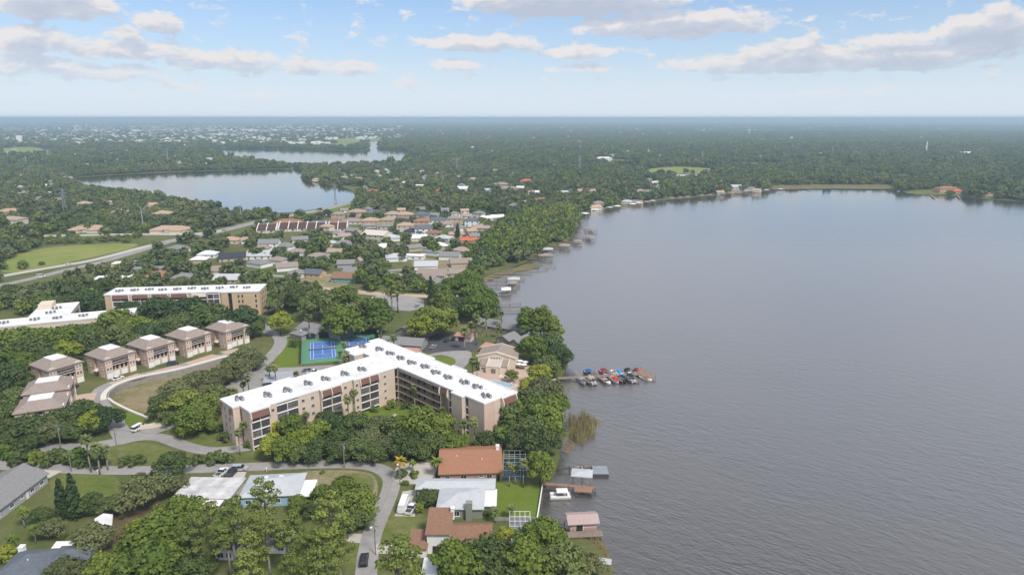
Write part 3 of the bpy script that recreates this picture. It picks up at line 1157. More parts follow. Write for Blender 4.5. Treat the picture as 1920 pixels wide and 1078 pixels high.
def window_mesh(w, h, frame=None, arched=False):
    key = (round(w, 2), round(h, 2), (frame or WHITE).name, arched)
    if key in WIN_CACHE:
        return WIN_CACHE[key]
    fr, pn = MB(), MB()
    t = .09
    fr.box(-w / 2 - t, w / 2 + t, -.08, .02, -h / 2 - t, -h / 2)
    fr.box(-w / 2 - t, w / 2 + t, -.08, .02, h / 2, h / 2 + t)
    fr.box(-w / 2 - t, -w / 2, -.08, .02, -h / 2, h / 2)
    fr.box(w / 2, w / 2 + t, -.08, .02, -h / 2, h / 2)
    fr.box(-.03, .03, -.06, .01, -h / 2, h / 2)
    fr.box(-w / 2 - t - .05, w / 2 + t + .05, -.14, .02, -h / 2 - t - .08, -h / 2 - t)
    pn.box(-w / 2, -.03, -.035, .015, -h / 2, h / 2)
    pn.box(.03, w / 2, -.035, .015, -h / 2, h / 2)
    WIN_CACHE[key] = (fr.mesh('window', frame or WHITE), pn.mesh('pane', GLASS))
    return WIN_CACHE[key]


def add_window(parent, x, y, z, face, w=1.3, h=1.2, frame=None, pane=True):
    """face: outward direction '-y', '+y', '-x', '+x' in the thing's frame"""
    rz = {'-y': 0, '+x': math.pi / 2, '+y': math.pi, '-x': -math.pi / 2}[face]
    fm, pm = window_mesh(w, h, frame)
    o = link('window', fm, parent, (x, y, z), rz)
    link('pane', pm, o)
    return o


def offset(poly, d):
    """inset a counter-clockwise polygon by d"""
    n = len(poly)
    out = []
    for i in range(n):
        p0, p1, p2 = (Vector((poly[(i + k) % n][0], poly[(i + k) % n][1])) for k in (-1, 0, 1))
        a, b = (p1 - p0).normalized(), (p2 - p1).normalized()
        na, nb = Vector((-a.y, a.x)), Vector((-b.y, b.x))
        m = na + nb
        out.append(p1 + m * (d / max(.2, m.dot(na))) if m.length > 1e-6 else p1 + na * d)
    return out


def tess_prism(mb, poly, z0, z1, mi=0, top=None, cap=True):
    """prism over a polygon that may be concave"""
    n = len(mb.v)
    k = len(poly)
    mb.v += [(p[0], p[1], z0) for p in poly] + [(p[0], p[1], z1) for p in poly]
    for i in range(k):
        j = (i + 1) % k
        mb.f.append([n + i, n + j, n + k + j, n + k + i])
        mb.m.append(mi)
    for t in tessellate_polygon([[Vector((p[0], p[1], 0)) for p in poly]]):
        a, b, c = (Vector(poly[i][:2]) for i in t)
        if (b - a).cross(c - a) < 0:
            t = t[::-1]
        mb.f.append([n + k + i for i in t])
        mb.m.append(mi if top is None else top)
        mb.f.append([n + i for i in t[::-1]])
        mb.m.append(mi)


def ring(mb, poly, w, z0, z1, mi=0):
    """curb of width w along the inside of a polygon"""
    q = offset(poly, w)
    k = len(poly)
    n = len(mb.v)
    for pp, z in ((poly, z0), (poly, z1), (q, z1), (q, z0)):
        mb.v += [(p[0], p[1], z) for p in pp]
    for i in range(k):
        j = (i + 1) % k
        for r in range(4):
            s = (r + 1) % 4
            mb.f.append([n + r * k + i, n + r * k + j, n + s * k + j, n + s * k + i])
            mb.m.append(mi)


# ------------------------------------------------------------------ rooftop air conditioners
ac = MB()
ac.box(-.48, .48, -.48, .48, .12, 1.0, 0)
ac.prism([(.38 * math.cos(t * math.pi / 5), .38 * math.sin(t * math.pi / 5)) for t in range(10)], 1.0, 1.07, 1)
ac.box(-.52, .52, -.52, .52, 0, .12, 1)
for sx in (-.2, .2):
    ac.box(sx - .12, sx + .12, -.495, -.48, .3, .9, 1)
AC_MESH = ac.mesh('air_conditioner', [mat('ac_casing', (.30, .31, .33), .6, .2, 2.0), DMETAL])
ORD = ['first', 'second', 'third', 'fourth', 'fifth', 'sixth', 'seventh', 'eighth', 'ninth', 'tenth', 'eleventh', 'twelfth', 'thirteenth', 'fourteenth',
       'fifteenth', 'sixteenth', 'seventeenth', 'eighteenth', 'nineteenth', 'twentieth']


UNIT = ['leftmost unit', 'rear unit', 'front unit', 'rightmost unit']


def ac_cluster(world_xy, z, rz, label, group):
    for i, (dx, dy) in enumerate(((-1.6, -.2), (-.2, .5), (.1, -.9), (1.35, .45))):
        v = Vector((dx + random.uniform(-.2, .2), dy + random.uniform(-.2, .2)))
        c, s = math.cos(rz), math.sin(rz)
        o = link('air_conditioner', AC_MESH, None, (world_xy[0] + v.x * c - v.y * s, world_xy[1] + v.x * s + v.y * c, z), rz + random.uniform(-.1, .1))
        tag(o, f'{UNIT[i]} of the {label}', 'air conditioner', group)


# ------------------------------------------------------------------ the long T-shaped apartment block
def apartment_block():
    rz = -math.pi / 4
    T = thing('apartment_block', 'long T-shaped four-storey tan apartment block with a white roof beside the lake', 'apartment building', (-44.1, 244.1, 0), rz)
    ZR = 13.2
    D = 1.5
    # footprint, counter-clockwise in (a, b); recesses hold balconies and walkways
    foot = [(-15.8, -60), (-6.2, -60), (-6.2, -57.6), (1.0, -57.6), (1.0, -57.2), (1.0 - D, -57.2), (1.0 - D, -51.2), (1.0, -51.2), (1.0, -50.8), (0, -50.8),
            (0, -48), (-D, -48), (-D, -40.4), (0, -40.4), (0, -32.3), (1.0, -32.3), (1.0, -31.9), (1.0 - D, -31.9), (1.0 - D, -24.5), (1.0, -24.5), (1.0, -24.1), (0, -24.1),
            (0, -19), (1.0, -19), (1.0, -16.4), (1.0 - D, -16.4), (1.0 - D, -8.8), (1.0, -8.8), (1.0, -1.3), (-.6, -1.3), (-.6, 0), (.9, 0), (.9, 1.6), (26.3, 1.6), (26.3, 0),
            (26.9, 0), (26.9, .9), (30.6, .9), (30.6, 0), (31.4, 0), (31.4, 2.4), (34.4, 2.4), (34.4, -1.6), (40.0, -1.6), (40.0, 1.2), (41.5, 1.2), (41.5, 0), (49.4, 0), (49.4, 7.5),
            (50.2, 7.5), (50.2, 14.6), (22.5, 14.6), (22.5, 16.0), (15, 16.0), (15, 14.6), (3.5, 14.6), (3.5, 16.0), (-6, 16.0), (-6, 14.6), (-32.6, 14.6), (-32.6, 9.5), (-30.3, 9.5), (-30.3, -3.4),
            (-25.2, -3.4), (-25.2, -4.6), (-21.4, -4.6), (-21.4, -.4), (-15.8, -.4), (-15.8, -34), (-17.4, -34), (-17.4, -41), (-15.8, -41)]
    w = MB()
    tess_prism(w, foot, -.4, ZR, 0)
    w.build('wall', STUCCO, T)
    # roof outline covers the recesses
    roof = [(-15.95, -60.15), (-6.05, -60.15), (-6.05, -57.75), (1.2, -57.75), (1.2, -50.65), (.15, -50.65), (.15, -32.45), (1.2, -32.45), (1.2, -23.95), (.15, -23.95), (.15, -19.15),
            (1.2, -19.15), (1.2, -1.2), (1.2, -.15), (34.25, -.15), (34.25, -1.75), (40.15, -1.75), (40.15, -.15), (49.55, -.15), (49.55, 7.4), (50.35, 7.4), (50.35, 14.75), (22.65, 14.75), (22.65, 16.15),
            (14.85, 16.15), (14.85, 14.75), (3.65, 14.75), (3.65, 16.15), (-6.15, 16.15), (-6.15, 14.75), (-32.75, 14.75), (-32.75, 9.35), (-30.45, 9.35), (-30.45, -3.55), (-25.35, -3.55), (-25.35, -4.75),
            (-21.25, -4.75), (-21.25, -.55), (-15.95, -.55), (-15.95, -33.85), (-17.55, -33.85), (-17.55, -41.15), (-15.95, -41.15)]
    r = MB()
    tess_prism(r, roof, ZR + .004, ZR + .35)
    rf = r.build('roof', WHITEROOF, T)
    q = MB()
    ring(q, roof, .32, ZR + .354, ZR + .62)
    q.build('parapet', WHITE, rf)
    for (a, b, s) in ((-9, -4, 1.2), (-11, -7.5, .9), (-6, 4, .8), (-3, 9.5, .6), (12, 10.5, .7), (27, 10, .6), (41, 9, .6), (-13, -30, .6), (-12.5, -50, .6), (-24, 9, .7)):
        q = MB()
        q.box(a - s, a + s, b - s * .7, b + s * .7, ZR + .354, ZR + .75)
        q.build('roof_hatch', WHITE, rf)
    # balcony bays on wing A: b0, b1, proud a, columns, mansard
    zf = [1.1, 3.9, 6.75, 9.6, 12.4]
    for (b0, b1, a, cols, mans) in ((-57.2, -51.2, 1.0, 2, True), (-48, -40.4, 0, 2, False), (-31.9, -24.5, 1.0, 2, True), (-16.4, -8.8, 1.0, 2, True)):
        f = MB()
        for z in zf:
            f.box(a - D, a + .06, b0 + .003, b1 - .003, z - .16, z + .16)
        f.build('balcony_floor', WHITE, T)
        step = (b1 - b0) / cols
        for c in range(1, cols):
            p = MB()
            p.box(a - .22, a + .03, b0 + c * step - .09, b0 + c * step + .09, 0, 12.24)
            p.build('post', WHITE, T)
        for lvl in range(4):
            for c in range(cols):
                y0, y1 = b0 + c * step + .1, b0 + (c + 1) * step - .1
                z0, z1 = zf[lvl] + .16, zf[lvl + 1] - .16
                s = MB()
                s.box(a - .30, a - .24, y0, y1, z0, z1)
                k = s.build('balcony_screen', SCREEN_L if random.random() < .38 else SCREEN, T)
                ra = MB()
                ra.box(a - .24, a - .18, y0, y1, z0 + .95, z0 + 1.05)
                for j in range(1, 4):
                    yy = y0 + (y1 - y0) * j / 4
                    ra.box(a - .237, a - .2, yy - .03, yy + .03, z0, z1)
                ra.build('railing', DMETAL, k)
        if mans:
            m_ = MB()
            m_.extrude([(a - .02, 13.15), (a + .28, 12.9), (a + .72, 11.1), (a + .62, 11.0), (a - .02, 12.6)], 'y', b0, b1)
            m_.build('awning', BROWN, T)
            for bb in [b0 - .16, b1 + .16] + ([b0 + step] if cols > 1 and b0 > -50 else []):
                fin = MB()
                fin.extrude([(a - .1, -.2), (a + .35, -.2), (a + .12, 1.2), (a + .12, 9.4), (a + .85, 10.9), (a + .78, 11.7), (a + .45, 13.0), (a - .1, 13.18)], 'y', bb - .14, bb + .14)
                fin.build('fin_wall', STUCCO_L, T)
    # small windows and vents on the flat stretches of wing A
    for (b, lv, sc) in ((-38.5, 4, 1), (-35.0, 4, 1), (-22.0, 4, 1), (-49.4, 1, 0)):
        for l in range(4):
            if lv == 1 and l < 3:
                continue
            add_window(T, 0 if b < -24 or b > -19 else 0, b, zf[l] + 1.75, '+x', .9, .7, METAL)
    for l in range(4):
        add_window(T, 1.0, -17.9, zf[l] + 1.75, '+x', .8, .7, METAL)
        add_window(T, 1.0, -5.8, zf[l] + 1.75, '+x', .8, .5, METAL)
        for y in (-12.5, -9.2):
            add_window(T, y, -60, zf[l] + 1.7, '-y', .7, 1.3, METAL)
    m_ = MB()
    m_.extrude([(-60.02, 13.1), (-60.35, 12.8), (-60.8, 11.0), (-60.7, 10.9), (-60.02, 12.5)], 'x', -7.9, -6.5)
    m_.build('awning', BROWN, T)
    m_ = MB()
    m_.box(-6.1, -5.0, -57.72, -57.6, .6, 12.6)
    m_.build('awning', BROWN, T)
    m_ = MB()
    m_.extrude([(-60.02, 13.1), (-60.35, 12.8), (-60.8, 11.0), (-60.7, 10.9), (-60.02, 12.5)], 'x', -15.7, -14.4)
    m_.build('awning', BROWN, T)
    # walkways of wing B
    for z in zf[:-1] + [12.55]:
        f = MB()
        f.box(1.0, 26.297, -.06, 1.597, z - .17, z + .17)
        f.build('walkway_floor', STUCCO_L, T)
    for lvl in range(4):
        z0, z1 = zf[lvl] + .17, zf[lvl + 1] - .17
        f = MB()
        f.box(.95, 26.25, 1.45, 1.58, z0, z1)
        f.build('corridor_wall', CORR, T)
        ra = MB()
        ra.box(1.05, 26.25, -.02, .04, z0, z0 + .95)
        ra.build('railing', RAIL, T)
        for a in (3.5, 6.8, 12.2, 15.5, 20.8, 24.2):
            d = MB()
            d.box(a - .5, a + .5, 1.36, 1.449, z0, z0 + 2.05)
            d.build('door', DARK, T)
            if a in (3.5, 12.2, 20.8):
                add_window(T, a + 1.7, 1.45, z0 + 1.35, '-y', 1.1, .95, METAL)
        # recessed balcony slot and the end slot
        for (x0, x1, yb) in ((31.4, 34.4, .35), (40.0, 41.5, .3), (-.6, .9, -.02)):
            if x0 < 0:
                continue
            s = MB()
            s.box(x0 + .02, x1 - .02, yb, yb + .06, z0, z1)
            k = s.build('balcony_screen', SCREEN, T)
            s = MB()
            s.box(x0 + .003, x1 - .003, -.03, yb + 1.0, zf[lvl] - .15, zf[lvl] + .15)
            s.build('balcony_floor', WHITE, T)
        s = MB()
        s.box(-.55, .85, -.62, -.5, z0, z1)
        s.build('stair_screen', DARK, T)
        s = MB()
        s.box(-.597, .897, -.75, -.003, zf[lvl] - .15, zf[lvl] + .15)
        s.build('balcony_floor', STUCCO_L, T)
    p = MB()
    p.box(.9, 1.25, -.12, .12, 0, 13.15)
    p.build('pillar', STUCCO_L, T)
    for (x0, x1, b) in ((26.9, 30.6, 0.85),):
        m_ = MB()
        m_.extrude([(b, 13.1), (b - 1.0, 12.9), (b - 1.35, 11.2), (b - 1.2, 11.1), (b, 12.6)], 'x', x0, x1)
        m_.build('awning', BROWN, T)
        m_ = MB()
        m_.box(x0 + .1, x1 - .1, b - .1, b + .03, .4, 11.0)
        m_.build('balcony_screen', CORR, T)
    for x in (26.6, 31.0, 34.2):
        fin = MB()
        fin.extrude([(.2, -.2), (-.35, -.2), (-.12, 1.2), (-.12, 9.4), (-.95, 10.9), (-.85, 11.9), (-.5, 13.0), (.2, 13.18)], 'x', x - .14, x + .14)
        fin.build('fin_wall', STUCCO_L, T)
    m_ = MB()
    m_.extrude([(34.38, 13.1), (34.0, 12.9), (33.7, 11.2), (34.38, 10.8)], 'y', -1.5, -.1)
    m_.build('awning', BROWN, T)
    # end wall to the lake: rose panel, mansard and curved fin
    m_ = MB()
    m_.box(49.4, 49.46, .15, 4.8, .3, 13.1)
    m_.build('end_panel', PINKWALL, T)
    m_ = MB()
    m_.extrude([(50.19, 13.1), (50.55, 12.9), (51.0, 11.0), (50.9, 10.9), (50.19, 12.5)], 'y', 7.8, 13.6)
    m_.build('awning', BROWN, T)
    for y in (7.65, 13.9):
        fin = MB()
        fin.extrude([(50.1, -.2), (50.6, -.2), (50.35, 1.2), (50.35, 9.4), (51.1, 10.9), (51.05, 11.7), (50.7, 13.0), (50.1, 13.18)], 'y', y - .16, y + .16)
        fin.build('fin_wall', STUCCO_L, T)
    for l in range(4):
        s = MB()
        s.box(50.2, 50.26, 8.0, 13.4, zf[l] + .3, zf[l + 1] - .2)
        s.build('balcony_screen', SCREEN, T)
    # tennis-court end of wing B: arched brown slot, windows
    m_ = MB()
    m_.extrude([(-3.42, 13.1), (-3.8, 12.9), (-4.1, 11.0), (-3.42, 10.6)], 'x', -26.6, -25.4)
    m_.build('awning', BROWN, T)
    for b in (0, 4.5):
        for l in range(4):
            add_window(T, -30.3, b, zf[l] + 1.6, '-x', .8, 1.1, METAL)
    c, s_ = math.cos(rz), math.sin(rz)
    names_a = [(-11.0, -55.4), (-7.4, -47.4), (-6.6, -40.7), (-7.2, -32.5), (-6.6, -26.0), (-6.0, -18.2), (-5.7, -11.3)]
    names_b = [(-28.2, 3.6), (-20.2, 6.4), (-12.9, 6.4), (-5.3, 6.2), (1.7, 6.1), (8.8, 7.1), (16.5, 6.1), (23.4, 6.3), (31.3, 7.5), (37.5, 7.7), (45.6, 4.6)]
    for k, (a, b) in enumerate(names_a):
        ac_cluster((-44.1 + a * c - b * s_, 244.1 + a * s_ + b * c), ZR + .355, rz,
                   f'{ORD[k]} air-conditioner cluster from the street end of the T-shaped roof', 'air conditioners on the long white roof')
    for k, (a, b) in enumerate(names_b):
        ac_cluster((-44.1 + a * c - b * s_, 244.1 + a * s_ + b * c), ZR + .355, rz,
                   f'{ORD[k]} air-conditioner cluster from the tennis courts along the lakeward roof', 'air conditioners on the long white roof')
    return T


APT = apartment_block()


# ------------------------------------------------------------------ the tan apartment complex behind
def rear_block():
    A = Vector((-217.0, 351.5))
    T = thing('apartment_block', 'long four-storey buff apartment block with white roof behind the townhouses', 'apartment building', (A.x, A.y, 0), R(6.5))
    L, W, Z = 80.0, 15.0, 13.2
    zf = [1.1, 3.9, 6.75, 9.6, 12.4]
    D = 1.4
    foot = [(0, 0), (2, 0)]
    bays = [(4, 12), (14, 22), (24, 32), (34, 42), (45, 52), (52.6, 58.5)]
    for b0, b1 in bays:
        foot += [(b0, 0), (b0, D), (b1, D), (b1, 0)]
    foot += [(60, 0), (60, -1.2), (63.5, -1.2), (63.5, .6), (65.5, .6), (65.5, -1.2), (L, -1.2), (L, W), (0, W)]
    w = MB()
    tess_prism(w, foot, -.4, Z)
    w.build('wall', STUCCO2, T)
    ro = [(-.2, -.25), (59.8, -.25), (59.8, -1.4), (L + .2, -1.4), (L + .2, W + .2), (-.2, W + .2)]
    r = MB()
    tess_prism(r, ro, Z + .004, Z + .35)
    rf = r.build('roof', WHITEROOF, T)
    q = MB()
    ring(q, ro, .3, Z + .354, Z + .65)
    q.build('parapet', WHITE, rf)
    for i, (b0, b1) in enumerate(bays):
        f = MB()
        for z in zf:
            f.box(b0 + .003, b1 - .003, -.05, D, z - .17, z + .17)
        f.build('balcony_floor', WHITE, T)
        for l in range(4):
            n = 2
            for k in range(n):
                x0, x1 = b0 + (b1 - b0) * k / n + .08, b0 + (b1 - b0) * (k + 1) / n - .08
                s = MB()
                s.box(x0, x1, .25, .31, zf[l] + .17, zf[l + 1] - .17)
                s.build('balcony_screen', SCREEN if (i + k + l) % 3 else SCREEN_L, T)
        p = MB()
        p.box((b0 + b1) / 2 - .1, (b0 + b1) / 2 + .1, -.02, .24, 0, 12.2)
        p.build('post', WHITE, T)
        if i < 5:
            a_ = MB()
            a_.extrude([(-.02, 13.1), (-.4, 12.8), (-.8, 11.2), (-.02, 11.2)], 'x', b0, b1)
            a_.build('awning', STUCCO_L if i == 4 else BROWN, T)
        for x in (b0 - .3, b1 + .3):
            p = MB()
            p.box(x - .15, x + .15, -.75, .02, 0, 13.15)
            p.build('fin_wall', WHITE, T)
    for l in range(4):
        s = MB()
        s.box(63.52, 65.48, -.2, -.14, zf[l] + .2, zf[l + 1] - .2)
        s.build('balcony_screen', DARK, T)
        for x in (69, 71, 78):
            add_window(T, x, -1.2, zf[l] + 1.6, '-y', .6, 1.3, DMETAL)
        for y in (4, 8, 12):
            add_window(T, L, y, zf[l] + 1.6, '+x', .8, 1.2, DMETAL)
    c, s_ = math.cos(R(6.5)), math.sin(R(6.5))
    for k in range(10):
        x, y = 5 + k * 7.4, 7 + (k % 3) * .8
        ac_cluster((A.x + x * c - y * s_, A.y + x * s_ + y * c), Z + .355, R(6.5), f'{ORD[k]} air-conditioner cluster from the left on the buff block', 'air conditioners on the buff block')
    # low-angled wings of the same complex, to the left
    T2 = thing('apartment_block', 'white-roofed apartment wing rising out of the trees left of the buff block', 'apartment building', (-205.0, 317.5, 0), R(22.0))
    w, r = MB(), MB()
    foot = [(-42, -6.0), (20, -6.0), (20, 6.0), (-9, 6.0), (-9, 30), (-26, 30), (-26, 6.0), (-42, 6.0)]
    tess_prism(w, foot, -.4, 11.7)
    w.build('wall', STUCCO_L, T2)
    ro = offset(foot, -.2)
    tess_prism(r, ro, 11.704, 12.05)
    rf = r.build('roof', WHITEROOF, T2)
    q = MB()
    ring(q, ro, .3, 12.054, 12.4)
    q.build('parapet', WHITE, rf)
    q = MB()
    q.box(-25, -19, 21, 29, 12.06, 14.6)
    q.build('stair_tower', STUCCO_L, rf)
    for z in (2.2, 5.1, 8.0):
        for y in (9, 14, 19, 24):
            q = MB()
            q.box(-9, -8.9, y - 1.8, y + 1.8, z, z + 2.3)
            q.build('balcony_screen', SCREEN, T2)
        for x in (-36, -28, -20, -12, -4, 4, 12):
            add_window(T2, x, -6, z + 1.2, '-y', 1.6, 1.3, METAL)
    c, s_ = math.cos(R(22)), math.sin(R(22))
    for k, (x, y) in enumerate(((-34, 0), (-22, 1), (-13, 0), (-2, 0), (10, 0), (-18, 12), (-17, 20))):
        ac_cluster((-205 + x * c - y * s_, 317.5 + x * s_ + y * c), 12.06, R(22), f'{ORD[k]} air-conditioner cluster on the white wing among trees', 'air conditioners on the wooded wing')


rear_block()


# ------------------------------------------------------------------ townhouses
def hip_roof(mb, x0, x1, y0, y1, z, rise, oh=.5, cap=None, th=.22, mi=0):
    """hip roof on a rectangle; cap = fraction of rise at which a flat top cuts it"""
    X0, X1, Y0, Y1 = x0 - oh, x1 + oh, y0 - oh, y1 + oh
    half = min(X1 - X0, Y1 - Y0) / 2
    k = half * (1 if cap is None else cap)
    zz = z + rise * (1 if cap is None else cap)
    base = [(X0, Y0, z), (X1, Y0, z), (X1, Y1, z), (X0, Y1, z)]
    up = [(x, y, z + th) for x, y, _ in base]
    if cap is None:
        if X1 - X0 >= Y1 - Y0:
            r0, r1 = (X0 + half, (Y0 + Y1) / 2, z + th + rise), (X1 - half, (Y0 + Y1) / 2, z + th + rise)
            fs = [(0, 1, 5, 4), (1, 2, 5), (2, 3, 4, 5), (3, 0, 4)]
        else:
            r0, r1 = ((X0 + X1) / 2, Y0 + half, z + th + rise), ((X0 + X1) / 2, Y1 - half, z + th + rise)
            fs = [(0, 1, 4), (1, 2, 5, 4), (2, 3, 5), (3, 0, 4, 5)]
        tops = up + [r0, r1]
    else:
        tops = up + [(X0 + k, Y0 + k, zz + th), (X1 - k, Y0 + k, zz + th), (X1 - k, Y1 - k, zz + th), (X0 + k, Y1 - k, zz + th)]
        fs = [(0, 1, 5, 4), (1, 2, 6, 5), (2, 3, 7, 6), (3, 0, 4, 7), (4, 5, 6, 7)]
    n = len(mb.v)
    mb.v += base + tops
    mb.f.append([n + 3, n + 2, n + 1, n])
    for i in range(4):
        j = (i + 1) % 4
        mb.f.append([n + i, n + j, n + 4 + j, n + 4 + i])
    for f in fs:
        mb.f.append([n + 4 + i for i in f])
    mb.m += [mi] * (5 + len(fs))
    return k


def gable_roof(mb, x0, x1, y0, y1, z, rise, oh=.5, th=.22, mi=0):
    """ridge along x"""
    Y0, Y1, ym = y0 - oh, y1 + oh, (y0 + y1) / 2
    s = rise / ((y1 - y0) / 2)
    zl = z - oh * s
    mb.extrude([(Y0, zl), (ym, z + rise), (Y1, zl), (Y1, zl + th), (ym, z + rise + th), (Y0, zl + th)], 'x', x0 - oh, x1 + oh, mi)


def arch_mesh(w, h):
    mb = MB()
    pts = [(-w / 2, 0), (w / 2, 0), (w / 2, h - w / 2)] + [(w / 2 * math.cos(t * math.pi / 6), h - w / 2 + w / 2 * math.sin(t * math.pi / 6)) for t in range(1, 6)] + [(-w / 2, h - w / 2)]
    mb.extrude(pts, 'y', -.03, .02)
    return mb.mesh('arched_window', DARK)


ARCH = arch_mesh(.95, 2.1)
GDOOR = MB()
GDOOR.box(-1.25, 1.25, -.05, .02, 0, 2.2)
for k in range(1, 4):
    GDOOR.box(-1.2, 1.2, -.065, -.045, k * .55 - .02, k * .55 + .02)
GDOOR = GDOOR.mesh('garage_door', WHITE)
TRIM = mat('cream_trim', (.66, .58, .50), .8, .05, .5)


def make_townhouse():
    T = thing('townhouse', '', 'townhouse')
    W, Dp, H = 12.6, 14.2, 8.3
    w = MB()
    foot = [(0, 0), (2.9, 0), (2.9, .9), (9.7, .9), (9.7, 0), (W, 0), (W, Dp), (0, Dp), (0, 8.6), (.9, 8.6), (.9, 5.6), (0, 5.6)]
    tess_prism(w, foot, -.3, H)
    w.build('wall', PINKWALL, T)
    r = MB()
    k = hip_roof(r, 0, W, 0, Dp, H + .004, 4.0, .55, .60)
    rf = r.build('roof', SHINGLE, T)
    c = MB()
    c.box(-.55 + k, W + .55 - k, -.55 + k, Dp + .55 - k, H + .23 + 2.4, H + .23 + 2.62)
    c.build('flat_roof_cap', WHITEROOF, rf)
    c = MB()
    for (x, y) in ((3, 3.2), (9, 2.4), (3.5, 10.5)):
        c.tube((x, y, H + .8), (x, y, H + 2.1), .12, n=6)
    c.build('vent_pipe', WHITE, rf)
    b = MB()
    b.box(.003, 2.9, -.04, 0, 2.55, 2.85)
    b.box(9.7, W, -.04, 0, 2.55, 2.85)
    b.box(2.9, 9.7, .86, .9, 2.55, 2.85)
    b.box(2.9, 9.7, -.2, .899, 5.25, 5.5)
    b.box(0, 2.9, -.06, 0, 7.95, 8.3)
    b.box(9.7, W, -.06, 0, 7.95, 8.3)
    b.box(-.06, 0, -.06, Dp, 7.95, 8.29)
    b.build('trim', TRIM, T)
    # curved tops above the corner bays
    for x0, x1 in ((0, 2.9), (9.7, W)):
        g = MB()
        g.extrude([(x0, 8.3), (x1, 8.3), (x1, 8.75), ((x0 + x1) / 2 + .6, 9.2), ((x0 + x1) / 2 - .6, 9.2), (x0, 8.75)], 'y', -.1, .35)
        g.build('gable_parapet', TRIM, T)
    s = MB()
    s.extrude([(.2, 8.25), (-.25, 7.55), (-.2, 7.45), (.9, 7.6), (.9, 8.25)], 'x', 2.9, 9.7)
    s.build('eave_roof', SHINGLE, T)
    for x in (1.45, 4.6, 8.0, 11.15):
        y = 0 if x < 2.9 or x > 9.7 else .9
        link('garage_door', GDOOR, T, (x, y, 0.0))
    for x in (3.6, 5.2, 7.2, 8.9):
        link('arched_window', ARCH, T, (x, .9, 2.95))
    for x in (.8, 2.0, 10.5, 11.7):
        add_window(T, x, 0, 4.1, '-y', .75, 1.3)
        add_window(T, x, 0, 6.9, '-y', .6, 1.0)
    for x in (4.2, 5.4, 7.3, 8.5):
        add_window(T, x, .9, 6.5, '-y', .7, .9)
    rl = MB()
    rl.box(2.95, 9.65, -.18, -.12, 5.5, 6.2)
    rl.build('balcony_railing', DMETAL, T)
    for y, x in ((2.5, 0), (7.1, .9), (11.5, 0)):
        for z in (1.6, 4.4, 7.0):
            add_window(T, x, y, z, '-x', .9, 1.1)
            add_window(T, W, y, z, '+x', .9, 1.1)
    e = MB()
    e.extrude([(-.9, 2.45), (.95, 3.1), (.95, 3.3), (-.9, 2.65)], 'y', 5.8, 8.4)
    e.build('porch_roof', TRIM, T)
    d = MB()
    d.box(.84, .92, 6.4, 7.4, 0, 2.1)
    d.build('door', BROWN, T)
    return T


TH = make_townhouse()
us = Vector((.515, .857)).normalized()
ang_row = math.atan2(us.y, us.x)
town = [((-132.9, 302.4), ang_row, 'pink hip-roofed townhouse at the far right end of the row, next to the apartment lawn'),
        ((-146.3, 291.0), ang_row, 'pink townhouse with empty driveway, second from the right end of the row'),
        ((-156.9, 277.9), ang_row, 'pink townhouse with a dark car parked by its garages, third from the right end'),
        ((-167.4, 264.9), ang_row, 'pink townhouse with a white car outside, middle of the row above the retaining wall'),
        ((-182.3, 252.6), ang_row, 'pink townhouse half hidden behind a nearer brown roof, left end of the road row'),
        ((-174.8, 245.3), ang_row - R(62), 'brown-roofed townhouse turned side-on beside the black car'),
        ((-164.0, 231.0), ang_row - R(62), 'lowest brown-roofed townhouse, its walls hidden by dark trees')]
for k, (p, a, lab) in enumerate(town):
    o = TH if k == 0 else copy_tree(TH)
    o['label'] = lab
    o['group'] = 'pink townhouses along the retaining wall'
    if k >= 5:      # side-on pair: long side to the viewer
        ax = Vector((.91, .42))
        fl = Vector((-175.8, 228.6)) if k == 5 else Vector((-167.5, 212.5))
        # front faces right: local -y looks along ax
        o.rotation_euler = (0, 0, math.atan2(ax.y, ax.x) + math.pi / 2)
        o.location = (fl.x + ax.x * 14.2, fl.y + ax.y * 14.2, 0)
    else:
        o.location = (p[0], p[1], 0)
        o.rotation_euler = (0, 0, a)


